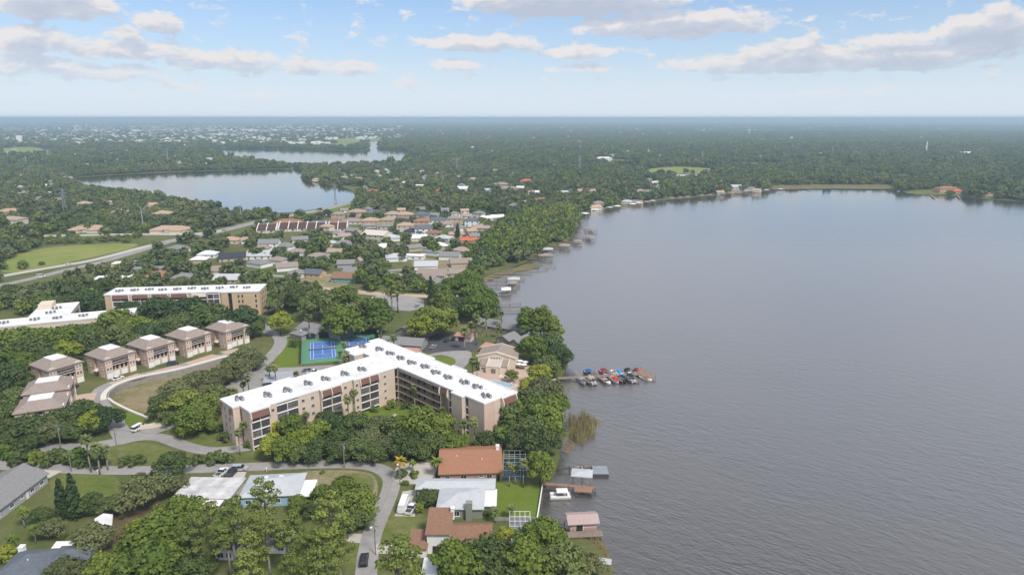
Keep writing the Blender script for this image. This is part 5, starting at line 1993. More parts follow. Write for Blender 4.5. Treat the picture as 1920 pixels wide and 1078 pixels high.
SCAT = [((470, 442), (880, 520), 70, 'small roofed cottage peeping between the oaks of the middle neighbourhood', 'cottages between the oaks'),
        ((900, 335), (1300, 392), 26, 'pale lake house tucked in trees along the far shore lawns', 'lake houses along the far shore'),
        ((640, 320), (1000, 362), 18, 'pale roof in the woods above the tiled estate', 'roofs in the woods above the estate'),
        ((0, 318), (130, 375), 22, 'pale house in the suburb left of the lake', 'houses left of the lake'),
        ((150, 292), (400, 309), 22, 'pale house in trees on the far bank of the left lake', 'houses on the far bank'),
        ((1340, 352), (1440, 359), 6, 'pale shore house near the end of the row of docks', 'houses by the last docks'),
        ((1000, 270), (1900, 300), 16, 'pale house alone in the distant forest', 'houses alone in the distant forest'),
        ((600, 389), (915, 441), 80, 'x', 'back lots of the tiled estate'),
        ((590, 316), (1000, 340), 22, 'x', 'houses in the woods between the far lakes'),
        ((0, 258), (440, 296), 28, 'x', 'houses of the far left suburb'),
        ((780, 262), (1300, 290), 18, 'x', 'houses in the far central forest'),
        ((180, 455), (420, 520), 8, 'small pale house near the highway shops', 'houses near the highway')]
WET = [np.array([(p.x, p.y) for p in w]) for w in WATERS]


def on_water(x, y):
    r = np.zeros(np.shape(x), bool)
    for w in WET:
        r |= inside(w, x, y)
    return r


spots = []
RC = {'w': 'white', 'l': 'pale', 'g': 'grey', 'n': 'brown', 'p': 'peach', 'k': 'pinkish'}
for (a0, b0), (a1, b1), n, lab, grp in SCAT:
    made = []
    for k in range(n):
        x, y = random.uniform(a0, a1), random.uniform(b0, b1)
        g = G(x, y)
        if inside([(0, 485), (60, 465), (260, 450), (275, 462), (160, 492), (0, 518)], np.array([x]), np.array([y]))[0]:
            continue
        if on_water(np.array([g.x]), np.array([g.y]))[0] or any(inside(np.array(s), np.array([g.x]), np.array([g.y]))[0] for s in STREETS):
            continue
        _, _, f = px_of(g.x, g.y, 0)
        w = random.uniform(11, 17) / f * F_PX
        est = 'estate' in grp
        rc = random.choice('gnnpkpkg' if est else ('wlgggnnnk' if y > 430 else 'wllggnpk'))
        w *= .8 if est else 1
        if any(abs(x - a) < (w + c) * (.38 if est else .42) and abs(y - b) < (6 if y < 445 else 9) * (1 if y > 330 else .4) for a, b, c in [(h[0], h[1], h[2]) for h in MID] + spots):
            continue
        spots.append((x, y, w))
        made.append((x, rc, far_house(x, y, w, random.choice('wwcctg'), rc, random.choice(['hip', 'gable']), lab, random.uniform(-35, 35), 2 if est and random.random() < .5 else 1, group=grp, win=est)))
    made.sort(key=lambda t: t[0])
    for i, (x, rc, T) in enumerate(made):
        T['label'] = f'{RC[rc]}-roofed house, {place(i, len(made))} of the {grp}'

# the far town: past counting, one mass
tw = MB()
random.seed(5)
for k in range(2600):
    u = random.random()
    if u < .5:
        x, y = random.uniform(0, 760), 226 + 46 * random.random() ** 1.2
    elif u < .78:
        x, y = random.gauss(330, 170), random.gauss(247, 9)
    else:
        x, y = random.uniform(300, 1900), 226 + 40 * random.random() ** 1.6
    if y < 227 or y > 300 or x < -20 or (y > 262 and x > 620):
        continue
    g = G(x, y)
    if g.y > 14000 or on_water(np.array([g.x]), np.array([g.y]))[0]:
        continue
    s = random.uniform(8, 17) * (1 + g.y / 10000)
    d = s * random.uniform(.5, 1.0)
    h = random.uniform(6, 10)
    if random.random() < .012:
        h, s = random.uniform(14, 30), s * 1.5
    a = random.uniform(-.5, .5)
    ax = (math.cos(a), math.sin(a))
    c = Vector((g.x, g.y))
    n = Vector((-ax[1], ax[0]))
    A = Vector(ax)
    mi = random.choice((0, 1, 1, 2, 3, 4, 4, 4))
    b = [c - A * s / 2 - n * d / 2, c + A * s / 2 - n * d / 2, c + A * s / 2 + n * d / 2, c - A * s / 2 + n * d / 2]
    tw.prism(b, 0, h, 0 if mi != 3 else 2, mi, bottom=False)
    if h < 11:
        q = len(tw.v)
        tw.v += [(p.x, p.y, h) for p in b] + [tuple((c - A * s * .25).to_3d() + Vector((0, 0, h + 2))), tuple((c + A * s * .25).to_3d() + Vector((0, 0, h + 2)))]
        for f_ in ((0, 1, 5, 4), (1, 2, 5), (2, 3, 4, 5), (3, 0, 4)):
            tw.f.append([q + i for i in f_])
            tw.m.append(mi)
o = tw.build('distant_town', [WHITE, LIGHTROOF, CREAM, PEACHR, GREYSH])
o['kind'] = 'stuff'
# ------------------------------------------------------------------ tennis courts
CA = G(605, 655.5)
CR = R(16)
court_green = mat('court_green', (.10, .25, .15), .85, .08, .25)
court_blue = mat('court_blue', (.065, .16, .42), .85, .07, .25)
LINE = mat('court_line_white', (.78, .78, .78), .7, 0)
FENCEG = mat('green_windscreen', (.018, .045, .032), .9, .15, .8)


def tennis(label, ox):
    c, s = math.cos(CR), math.sin(CR)
    loc = (CA.x + ox * c, CA.y + ox * s, 0)
    T = thing('tennis_court', label, 'tennis court', loc, CR, 'blue courts inside the green fence')
    b = MB()
    b.box(-5.9, 5.9, -12.6, 12.6, .045, .05)
    b.build('playing_surface', court_blue, T)
    l = MB()
    zz = (.054, .056)
    for x in (-5.485, -4.115, 4.115, 5.485):
        l.box(x - .08, x + .08, -11.89, 11.89, *zz)
    for y, h in ((-11.89, 5.56), (11.89, 5.56), (-6.4, 4.03), (6.4, 4.03)):
        l.box(-h, h, y - .08, y + .08, .0575, .0595)
    l.box(-.08, .08, -6.3, 6.3, .0605, .0625)
    for y in (-9.6, 9.6):
        l.box(-3.05, 3.05, y - .05, y + .05, .0605, .0625)
    l.build('lines', LINE, T)
    n = MB()
    n.box(-6.2, 6.2, -.03, .03, .12, .95)
    net = n.build('net', mat('net_mesh', (.10, .13, .19), .9, .1), T)
    n = MB()
    n.box(-6.2, 6.2, -.04, .04, .953, 1.02)
    n.build('net_band', LINE, net)
    for x in (-6.3, 6.3):
        p = MB()
        p.tube((x, 0, 0.05), (x, 0, 1.1), .06)
        p.build('net_post', DMETAL, T)


c, s = math.cos(CR), math.sin(CR)
L2W = lambda x, y: Vector((CA.x + x * c - y * s, CA.y + x * s + y * c))
sheet('court_surface', [[L2W(-9.5, -17.5), L2W(26, -17.5), L2W(26, 17.8), L2W(-9.5, 17.8)]], court_green, .038)
tennis('blue tennis court fully in view on the green surface', 0)
tennis('blue tennis court half hidden behind the white apartment roof', 16.5)
T = thing('tennis_fence', 'tall dark green screened fence round the two blue courts', 'fence', (CA.x, CA.y, 0), CR)
for x0, x1, y0, y1 in ((-9.6, 26, 17.8, 17.86), (-9.66, -9.6, -17.5, 17.8), (26, 26.06, -17.5, 17.8)):
    m_ = MB()
    m_.box(x0, x1, y0, y1, .1, 3.0)
    m_.build('windscreen', FENCEG, T)
for k in range(9):
    p = MB()
    p.tube((-9.63, -17.5 + 35.3 * k / 8, 0), (-9.63, -17.5 + 35.3 * k / 8, 3.3), .05)
    p.build('post', DMETAL, T)
for k in range(10):
    p = MB()
    p.tube((-9.6 + 35.6 * k / 9, 17.9, 0), (-9.6 + 35.6 * k / 9, 17.9, 3.3), .05)
    p.build('post', DMETAL, T)
for x, y, lb in ((-9.6, 17.8, 'floodlight with white head at the far left corner of the tennis fence'), (26, 17.8, 'floodlight with white head at the far right corner of the tennis fence'), (26.2, 6, 'floodlight with white head halfway down the right tennis fence')):
    q = L2W(x, y)
    T = thing('floodlight', lb, 'floodlight', (q.x, q.y, 0))
    p = MB()
    p.tube((0, 0, 0), (0, 0, 4.6), .07)
    p.build('pole', METAL, T)
    p = MB()
    p.box(-.35, .35, -.2, .2, 4.55, 5.2)
    p.build('lamp_head', WHITE, T)

# ------------------------------------------------------------------ retaining wall and curb walk round the basin
far_edge = [p for p in (G(*q) for q in [(203, 748), (202, 739), (212, 728), (230, 718), (262, 707.5), (330, 695.5), (385, 680.5), (428, 668.5)])]
far_edge = smooth_poly(far_edge, 2, closed=False)
l, r = strip_poly(far_edge, .5)
T = thing('retaining_wall', 'long grey block retaining wall below the townhouse drive', 'wall')
w = MB()
n = len(l)
w.loft([[(r[i].x, r[i].y, BASIN_Z - .2), (r[i].x, r[i].y, .10), (l[i].x, l[i].y, .10), (l[i].x, l[i].y, BASIN_Z - .2)] for i in range(n)])
w.build('wall', BLOCKW, T)
w = MB()
for k in range(1, 6):
    z = BASIN_Z + k * .42
    w.loft([[(r[i].x + (r[i].x - l[i].x) * .06, r[i].y + (r[i].y - l[i].y) * .06, z - .03), (r[i].x + (r[i].x - l[i].x) * .06, r[i].y + (r[i].y - l[i].y) * .06, z + .03), (r[i].x, r[i].y, z + .03), (r[i].x, r[i].y, z - .03)] for i in range(n)])
w.build('block_course', mat('dark_block_joint', (.22, .20, .18), .95, .2, 1.0), T)  # course strips in a darker grey-brown than the blocks
PALE = mat('pale_curb', (.62, .58, .53), .9, .06, .3)
l2, r2 = strip_poly([a + (b - a).normalized() * 1.3 for a, b in zip(l, [p + (p - q) for p, q in zip(l, r)])], 2.0)
w = MB()
w.loft([[(r2[i].x, r2[i].y, .0), (r2[i].x, r2[i].y, .14), (l2[i].x, l2[i].y, .14), (l2[i].x, l2[i].y, .0)] for i in range(n)])
w.build('curb_walk', PALE, T)
near_edge = smooth_poly([G(*q) for q in [(203, 748), (215, 757), (235, 767), (256, 776), (277, 784)]], 2, closed=False)
l, r = strip_poly(near_edge, .9)
w = MB()
w.loft([[(r[i].x, r[i].y, .0), (r[i].x, r[i].y, .55), (l[i].x, l[i].y, .55), (l[i].x, l[i].y, .0)] for i in range(len(l))])
w.build('end_wall', PALE, T)
T = thing('sign_wall', 'short pale entrance wall on the grass beside the white van', 'wall', G(287, 801).to_tuple(), R(28))
w = MB()
w.box(-3.2, 3.2, -.25, .25, -.1, 1.5)
w.build('wall', STUCCO_L, T)
for x in (-3.5, 3.5):
    w = MB()
    w.box(x - .35, x + .35, -.35, .35, -.1, 1.9)
    w.build('pillar', STUCCO_L, T)

# ------------------------------------------------------------------ carport, pools, cages, fences
p0 = G(524, 706, 2.6)
T = thing('carport', 'flat grey metal carport roof on posts in front of the white roof', 'carport', (p0.x, p0.y, 0), R(14))
w = MB()
w.box(-6, 6, -5.6, 5.6, 2.5, 2.66)
cr = w.build('roof', mat('carport_roof', (.34, .36, .38), .55, .1, .4), T)
w = MB()
for k in range(9):
    w.box(-5.95 + k * 1.48, -5.88 + k * 1.48, -5.55, 5.55, 2.664, 2.72)
w.build('roof_ridge', LIGHTROOF, cr)
for x in (-5.7, -1.9, 1.9, 5.7):
    for y in (-5.2, 5.2):
        w = MB()
        w.box(x - .07, x + .07, y - .07, y + .07, 0, 2.5)
        w.build('post', DMETAL, T)
POOLW = mat('pool_water', (.08, .36, .48), .08, .1, .5, spec=.5)
POOLP = mat('pale_pool_water', (.30, .42, .47), .08, .1, .5, spec=.5)


def pool(px, label, z=.04, wm=None):
    pts = [Vector((p.x, p.y)) for p in GP(px)]
    cx = sum(pts, Vector((0, 0))) / len(pts)
    T = thing('swimming_pool', label, 'pool', (cx.x, cx.y, 0))
    loc = [p - cx for p in pts]
    a = sum(loc[i].x * loc[(i + 1) % len(loc)].y - loc[(i + 1) % len(loc)].x * loc[i].y for i in range(len(loc)))
    if a < 0:
        loc = loc[::-1]
    w = MB()
    tess_prism(w, loc, .0, z + .02)
    w.build('water_surface', wm or POOLW, T)
    w = MB()
    ring(w, offset(loc, -.45), .44, .0, z + .07)
    w.build('coping', PALE, T)


pool([(906, 716), (925, 713), (968, 722), (955, 727)], 'long pale blue swimming pool behind the lakeward end of the white roof', .04, POOLP)
pool([(963, 1003), (979, 1003), (979, 1021), (961, 1021)], 'bright turquoise pool beside the brown split-level house')
pool([(402, 936), (420, 936), (416, 950), (400, 950)], 'small turquoise plunge pool behind the flat-roofed white house')


def cage(label, x0, x1, y0, y1, h, m, nx, ny, floor=None):
    T = thing('pool_cage', label, 'pool enclosure', ((x0 + x1) / 2, (y0 + y1) / 2, 0))
    hx, hy = (x1 - x0) / 2, (y1 - y0) / 2
    t = .045
    top = MB()
    for i in range(nx + 1):
        x = -hx + 2 * hx * i / nx
        top.box(x - t, x + t, -hy - t, hy + t, h - t, h + t)
    for j in range(ny + 1):
        y = -hy + 2 * hy * j / ny
        top.box(-hx, hx, y - t, y + t, h - t * .9, h + t * .9)
    top.build('roof_frame', m, T)
    for i in range(nx + 1):
        for y in (-hy, hy):
            x = -hx + 2 * hx * i / nx
            w = MB()
            w.box(x - t, x + t, y - t, y + t, 0, h - t)
            w.build('post', m, T)
    for y in (-hy, hy):
        w = MB()
        w.box(-hx, hx, y - t * .8, y + t * .8, 1.0, 1.1)
        w.build('rail', m, T)
    w = MB()
    w.box(-hx, hx, -hy, hy, .01, .05)
    w.build('floor', floor or mat('dark_grey_deck', (.16, .18, .19), .8, .15, .5), T)  # default cage floor is a mottled dark grey deck


cage('dark pool cage with white bars at the lake end of the orange-brown roof', -2.6, 4.2, 184.6, 197.0, 3.0, mat('cage_grey', (.36, .38, .41), .5, .05), 4, 5, mat('dark_pool', (.02, .05, .07), .2, .2))
cage('white-barred pool cage over a terrace beside the turquoise pool', -.6, 4.8, 156.2, 163.0, 2.8, WHITE, 4, 3)


def fence(label, pts, h, m, cat='fence', name='wooden_fence', t=.08, gap=2.4):
    pts = [Vector((p[0], p[1])) for p in pts]
    o = pts[0]
    T = thing(name, label, cat, (o.x, o.y, 0))
    for a, b in zip(pts[:-1], pts[1:]):
        L = (b - a).length
        n = max(1, int(L / gap))
        ax = (b - a).normalized()
        for k in range(n):
            w = MB()
            w.obox((a + ax * L * (k + .5) / n - o), ax, L / n - .12, t, .05, h)
            w.build('panel', m, T)
        for k in range(n + 1):
            w = MB()
            w.obox((a + ax * L * k / n - o), ax, .11, .14, 0, h + .1)
            w.build('post', m, T)


fence('brown wooden fence running up from the pinkish shed', [G(214, 1034), G(222, 1010), G(246, 984)], 1.9, WOODF)
fence('low white seawall fence along the lakeside lawn', [G(1017, 912), G(1012, 945), G(1007, 975)], .9, WHITE, 'wall', 'seawall', .25)
fence('dark wooden fence between the flat white house and the blue house', [G(426, 962), G(447, 905)], 1.7, mat('dark_fence', (.10, .075, .055), .9, .2), 'fence')
fence('pale wire fence behind the flat lawn at the brown house', [G(925, 976), G(1008, 976)], 1.1, METAL, 'fence', 'garden_fence')

# ------------------------------------------------------------------ pool terrace furniture
umb = MB()
for i in range(8):
    a0, a1 = 2 * math.pi * i / 8, 2 * math.pi * (i + 1) / 8
    for zz in (0, -.04):
        umb.poly([(0, 0, 2.75 + zz), (1.45 * math.cos(a0), 1.45 * math.sin(a0), 2.2 + zz), (1.45 * math.cos(a1), 1.45 * math.sin(a1), 2.2 + zz)])
UM = umb.mesh('canopy', WHITE)
pm = MB()
pm.tube((0, 0, 0), (0, 0, 2.7), .04)
pm.tube((0, 0, 0), (0, 0, .12), .3, n=10)
PM = pm.mesh('pole', METAL)
tm = MB()
tm.tube((0, 0, .68), (0, 0, .74), .6, n=10)
TMM = tm.mesh('table_top', mat('brown_table', (.20, .10, .07), .6))
for px, lb in (((975, 685), 'white umbrella farthest left of four on the brick patio'), ((985, 687), 'white umbrella farthest back on the right of the brick patio'),
               ((973, 691), 'white umbrella nearest the clubhouse porch on the brick patio'), ((982, 692), 'white umbrella nearest the shrubs on the brick patio')):
    g = G(*px)
    T = thing('patio_umbrella', lb, 'umbrella', g.to_tuple(), 0, 'white umbrellas on the patio')
    link('canopy', UM, T)
    link('pole', PM, T)
    t = thing('patio_table', 'round brown table under the ' + lb, 'table', g.to_tuple(), 0, 'tables on the patio')
    link('table_top', TMM, t)
    q = MB()
    for i in range(4):
        q.tube((.35 * math.cos(i * 1.57 + .7), .35 * math.sin(i * 1.57 + .7), 0), (.2 * math.cos(i * 1.57 + .7), .2 * math.sin(i * 1.57 + .7), .68), .03, n=4)
    q.build('leg', DMETAL, t)
lm = MB()
lm.box(-.33, .33, -.95, .35, .28, .36)
lm.extrude([(.35, .28), (.35, .36), (.95, .75), (.95, .67)], 'x', -.33, .33)
LM = lm.mesh('seat', WHITE)
lg = MB()
for x in (-.28, .28):
    for y in (-.8, .3):
        lg.box(x - .03, x + .03, y - .03, y + .03, 0, .28)
LG = lg.mesh('leg', METAL)
for k in range(6):
    g = G(938 + k * 4.5, 707 + k * 2.2, 0)
    T = thing('sun_lounger', f'white sun lounger, {place(k, 6)} in the row beside the long pool', 'sun lounger', g.to_tuple(), R(-40), 'loungers along the pool')
    link('seat', LM, T)
    link('leg', LG, T)

# ------------------------------------------------------------------ docks and boats
def dock_mesh(L, W, z=.55):
    """deck along +x with boards and posts, as separate meshes"""
    d = MB()
    n = max(4, int(L / .9))
    for k in range(n):
        d.box(L * k / n + .012, L * (k + 1) / n - .012, -W / 2, W / 2, z - .09, z + random.uniform(-.008, .008))
    d.box(0, L, -W / 2 + .05, -W / 2 + .17, z - .28, z - .092)
    d.box(0, L, W / 2 - .17, W / 2 - .05, z - .28, z - .092)
    return d


def dock(label, px0, px1, W, m=WOOD, gap=4.0, tall=.9, grp=None, z=.55, name='dock'):
    a, b = G(*px0), G(*px1)
    L = (b - a).length
    ang = math.atan2(b.y - a.y, b.x - a.x)
    T = thing(name, label, 'dock', (a.x, a.y, 0), ang, grp)
    dock_mesh(L, W, z).build('deck', m, T)
    n = max(1, int(L / gap))
    for k in range(n + 1):
        for s in (-1, 1):
            p = MB()
            p.tube((L * k / n * .985 + .1, s * (W / 2 + .1), -2.4), (L * k / n * .985 + .1, s * (W / 2 + .1), z + tall * random.uniform(.5, 1.1)), .12, n=6)
            p.build('post', m, T)
    return T, a, b, ang


def canopy_roof(T, x0, x1, y0, y1, z, m, posts=True, rise=.8, kind='hip'):
    """roof on posts as part of a dock, in its frame"""
    r = MB()
    if kind == 'hip':
        hip_roof(r, x0, x1, y0, y1, z, rise, .35)
    elif kind == 'gable':
        gable_roof(r, x0, x1, y0, y1, z, rise, .35)
    else:
        r.box(x0 - .3, x1 + .3, y0 - .3, y1 + .3, z, z + .18)
    r.build('roof', m, T)
    if posts:
        for x in (x0 + .1, (x0 + x1) / 2, x1 - .1):
            for y in (y0 + .1, y1 - .1):
                p = MB()
                p.tube((x, y, -2.4), (x, y, z), .11, n=6)
                p.build('post', WOOD, T)


def hull_mesh(L, W, h):
    mb = MB()
    rings = []
    for t, wd, zb in ((0, .86, .08), (.15, .98, .02), (.5, 1.0, 0), (.75, .82, .05), (.92, .42, .22), (1.0, .05, .5)):
        x = (t - .5) * L
        y = W / 2 * wd
        rings.append([(x, -y, h), (x, -y * .82, zb + .12), (x, 0, zb - .12), (x, y * .82, zb + .12), (x, y, h), (x, y * .82, h - .02), (x, -y * .82, h - .02)])
    mb.loft(rings)
    return mb


BOATW = mat('boat_gelcoat', (.76, .76, .75), .25, .03, .5, spec=.5)
COLS = {'blue': (.03, .09, .32), 'bright blue': (.03, .27, .62), 'red': (.45, .03, .05), 'dark red': (.24, .025, .03), 'black': (.02, .02, .025), 'white': (.75, .75, .74), 'grey': (.3, .31, .33), 'tan': (.42, .33, .23), 'navy': (.03, .05, .14)}
CANV = {k: mat(k.replace(' ', '_') + '_canvas', v, .8, .08, 1.5) for k, v in COLS.items()}


def boat(kind, label, xy, ang, col, L=6.2, hullc=None, grp=None):
    T = thing(kind, label, 'boat', (xy[0], xy[1], WATER_Z), ang, grp)
    hm = CANV[hullc] if hullc else BOATW
    if kind == 'pontoon_boat':
        for s in (-1, 1):
            p = MB()
            p.tube((-L / 2, s * .85, .18), (L / 2 - .6, s * .85, .18), .32, n=10)
            p.tube((L / 2 - .6, s * .85, .18), (L / 2, s * .85, .3), .32, .06, n=10)
            p.build('float', METAL, T)
        d = MB()
        d.box(-L / 2, L / 2 - .4, -1.2, 1.2, .5, .6)
        d.build('deck', mat('boat_carpet', (.30, .28, .26), .9), T)
        r = MB()
        for s in (-1.18, 1.14):
            r.box(-L / 2 + .1, L / 2 - .5, s, s + .05, .62, 1.25)
        r.box(-L / 2 + .1, -L / 2 + .15, -1.13, 1.13, .62, 1.25)
        r.box(L / 2 - .55, L / 2 - .5, -1.13, 1.13, .62, 1.25)
        r.build('side_panel', hm, T)
        st = MB()
        st.box(-L / 2 + .3, -L / 2 + 1.0, -1.0, 1.0, .62, 1.1)
        st.box(L / 2 - 2.2, L / 2 - .7, -1.1, -.5, .62, 1.1)
        st.box(L / 2 - 2.2, L / 2 - .7, .5, 1.1, .62, 1.1)
        st.build('seat', BOATW, T)
        c = MB()
        c.extrude([(-1.25, 2.3), (0, 2.55), (1.25, 2.3), (1.25, 2.38), (0, 2.63), (-1.25, 2.38)], 'x', -L * .36, L * .14)
        c.build('canopy', CANV[col], T)
        f = MB()
        for x in (-L * .3, L * .08):
            for s in (-1.15, 1.15):
                f.tube((x, s, .62), (x, s, 2.35), .03, n=4)
        f.build('canopy_frame', METAL, T)
    else:
        hull_mesh(L, 2.3, .95).build('hull', hm, T)
        k = MB()
        k.box(-L * .40, L * .12, -.85, .85, .70, .955)
        k.build('cockpit', mat('boat_carpet', (.30, .28, .26), .9), T)
        w = MB()
        w.extrude([(L * .13, .95), (L * .05, 1.45), (L * .02, 1.45), (L * .09, .95)], 'y', -.85, .85)
        w.build('windscreen', GLASS, T)
        s_ = MB()
        for y in (-.7, .2):
            s_.box(-L * .1, L * .0, y, y + .5, .9, 1.3)
        s_.box(-L * .40, -L * .28, -.8, .8, .9, 1.25)
        s_.build('seat', BOATW if col != 'white' else CANV['tan'], T)
        if kind == 'covered_boat':
            c = MB()
            c.loft([[(x, -y, .96), (x, -y * .5, z), (x, y * .5, z), (x, y, .96)] for x, y, z in ((-L * .46, 1.0, 1.05), (-L * .2, 1.12, 1.5), (L * .08, 1.1, 1.6), (L * .3, .75, 1.2), (L * .46, .2, 1.0))])
            c.build('cover', CANV[col], T)
        elif kind == 'speedboat' and col != 'white':
            c = MB()
            c.extrude([(-1.05, 2.15), (0, 2.32), (1.05, 2.15), (1.05, 2.2), (0, 2.38), (-1.05, 2.2)], 'x', -L * .3, L * .08)
            c.build('canopy', CANV[col], T)
            f = MB()
            for x in (-L * .26, L * .04):
                for y in (-.95, .95):
                    f.tube((x, y, .95), (x, y, 2.2), .025, n=4)
            f.build('canopy_frame', METAL, T)
        m_ = MB()
        m_.box(-L * .5 - .35, -L * .5 + .1, -.2, .2, .5, 1.25)
        m_.box(-L * .5 - .3, -L * .5 - .1, -.08, .08, -.2, .5)
        m_.build('outboard_motor', DMETAL, T)
    return T


# the long community dock with boats
T, a, b, ang = dock('long grey boat dock reaching from the trees with two rows of boats', (1045, 711), (1212, 702.5), 2.0, WOOD, 5, .9)
ux = Vector((math.cos(ang), math.sin(ang)))
nx = Vector((-ux.y, ux.x))
DL = (b - a).length
at = lambda px, off: Vector((a.x, a.y)) + ux * ((px - 1045) / 167 * DL) + nx * off
e = MB()
PLM = dock_mesh(11.5, 4.2, .62)
T2 = thing('dock', 'reddish platform dock across the end of the long boat dock', 'dock', (at(1216, 0).x, at(1216, -5.2).y, 0), ang + R(103), None)
PLM.build('deck', WOODR, T2)
for x in (.2, 3.8, 7.4, 11.2):
    for y in (-2.2, 2.2):
        p = MB()
        p.tube((x, y, -2.4), (x, y, 1.3), .13)
        p.build('post', WOOD, T2)
for kf, (px, s) in enumerate(((1082, -1), (1093, -1), (1122, -1), (1139, -1), (1152, -1), (1168, -1), (1184, -1), (1085, 1), (1112, 1), (1124, 1), (1149, 1), (1175, 1), (1189, 1))):
    q = at(px, s * 1.05)
    L = 5.6 if s < 0 else 4.6
    f = dock_mesh(L, .8, .5)
    F = thing('finger_pier', f'narrow finger pier, {place(kf, 7) if s < 0 else place(kf - 7, 6)} {"below" if s < 0 else "above"} the long boat dock', 'pier', (q.x, q.y, 0), ang + s * math.pi / 2 + R(10), 'finger piers of the long dock')
    f.build('deck', WOOD, F)
    for x in (.3, L - .2):
        p = MB()
        p.tube((x, .5, -2.4), (x, .5, 1.1), .11)
        p.build('post', WOOD, F)
B = 'boats at the long dock'
up = ang + math.pi / 2 + R(8)
dn = ang - math.pi / 2 + R(12)
for kind, px, off, an, col, hc, L, lb in (
        ('pontoon_boat', 1107, 4.6, up, 'blue', 'navy', 6.4, 'navy pontoon boat with blue canopy, alone above the long dock'),
        ('pontoon_boat', 1136, 4.6, up, 'dark red', 'red', 6.2, 'red pontoon boat with dark red canopy above the long dock'),
        ('speedboat', 1156, 4.4, up, 'white', None, 6.0, 'white open speedboat beside the bright blue cover'),
        ('covered_boat', 1166, 4.2, up, 'bright blue', None, 6.6, 'white boat under a bright blue cover'),
        ('speedboat', 1182, 4.6, up, 'black', 'black', 6.2, 'black boat with black canopy at the far end above the dock'),
        ('speedboat', 1197, 4.2, up, 'dark red', None, 5.8, 'white boat with dark red canopy beside the end platform'),
        ('speedboat', 1087, -4.3, dn, 'grey', 'grey', 4.6, 'small grey boat at the shore end below the dock'),
        ('pontoon_boat', 1104, -4.6, dn, 'tan', 'grey', 6.0, 'grey pontoon boat with tan canopy at the shore end below the dock'),
        ('speedboat', 1131, -4.6, dn, 'white', None, 6.6, 'white open boat beside the red cover below the dock'),
        ('covered_boat', 1147, -3.6, dn, 'red', None, 6.8, 'boat under a bright red cover below the dock'),
        ('speedboat', 1161, -4.4, dn, 'black', 'black', 5.6, 'small black boat between red cover and dark pontoon'),
        ('pontoon_boat', 1177, -4.4, dn, 'black', 'grey', 6.4, 'dark pontoon boat with black canopy below the dock'),
        ('speedboat', 1206, -3.6, dn + R(18), 'white', None, 6.4, 'clean white boat tied to the end platform')):
    q = at(px, off)
    boat(kind, lb, (q.x, q.y), an, col, L, hc, B)

# docks of the near houses
T, a1, b1, an1 = dock('brown wooden dock with white-roofed boat lift beside the lawn seawall', (1017, 909), (1118, 917), 1.4, WOODR, 3.4, .7)
canopy_roof(T, 8.6, 14.2, 1.2, 5.2, 3.0, LIGHTROOF, True, .5)
d = dock_mesh(5.0, 2.2, .55)
d.v = [(x + 9.6, y - 1.75, z) for x, y, z in d.v]
d.build('platform', WOODR, T)
boat('pontoon_boat', 'white pontoon boat with white canopy moored off the lawn', G(1049, 933, WATER_Z)[:2], R(183), 'white', 6.4)
dock('thin dark walkway leading to the grey floating platform', (1046, 880), (1110, 879), .8, mat('dark_walkway_wood', (.09, .075, .065), .8, .2, 1.5), 3.0, .5)  # boards and posts in a darker brown than the other docks
p = G(1125, 882, 0)
T = thing('swim_platform', 'grey floating platform at the end of the thin walkway', 'platform', (p.x, p.y, WATER_Z), 0)
w = MB()
w.box(-2.4, 2.4, -2.5, 2.5, 0, .9)
w.build('float', DMETAL, T)
w = MB()
for k in range(12):
    w.box(-2.4 + .4 * k + .01, -2.4 + .4 * (k + 1) - .01, -2.5, 2.5, .904, .97)
w.build('deck', mat('grey_composite', (.26, .28, .31), .7, .08), T)
boat('speedboat', 'small white boat beside the grey floating platform', G(1093, 883, WATER_Z)[:2], R(4), 'white', 5.2)
p = G(1138, 1063, 0)
T = thing('boat_cover', 'pale corner of a boat canopy sticking out of trees at the bottom edge', 'canopy', (p.x - 2, p.y, 0), R(-14))
w = MB()
w.box(-3, 3, -1.1, 1.1, 1.9, 2.0)
w.build('roof', LIGHTROOF, T)
for x in (-2.8, 2.8):
    for y in (-1, 1):
        q = MB()
        q.tube((x, y, -2.4), (x, y, 1.9), .08)
        q.build('post', WOOD, T)
# boathouse
p = G(1064, 1003, 0)
T = thing('boathouse', 'pinkish boathouse with metal gable roof on a plank dock', 'boathouse', (14.9, 156.3, 0), R(5))
w = MB()
w.extrude([(1.0, .5), (5.6, .5), (5.6, 2.7), (3.3, 3.6), (1.0, 2.7)], 'x', .3, 7.4)
w.build('wall', mat('faded_pink_boards', (.38, .25, .22), .9, .12, 1.2, stretch=(4, 1, 1)), T)
r = MB()
gable_roof(r, 0, 7.7, .8, 5.8, 2.72, .95, .35)
r.build('roof', mat('pinkish_metal_roof', (.40, .305, .285), .6, .12, .8, stretch=(4, 1, 1)), T)
d = MB()
d.box(2.0, 3.6, .93, 1.0, .55, 2.4)
d.build('door', DARK, T)
d = MB()
d.box(3.75, 3.85, .95, 1.0, .55, 2.6)
d.box(.35, 7.35, .95, 1.0, 1.5, 1.56)
d.build('trim', WHITE, T)
d = dock_mesh(9.2, 2.6, .5)
d.v = [(x - .6, y - .35, z) for x, y, z in d.v]
d.build('deck', WOOD, T)
for x in (-.4, 2.4, 5.2, 8.2):
    for y in (-1.7, 5.5):
        q = MB()
        q.tube((x, y, -2.4), (x, y, .48), .13)
        q.build('post', WOOD, T)

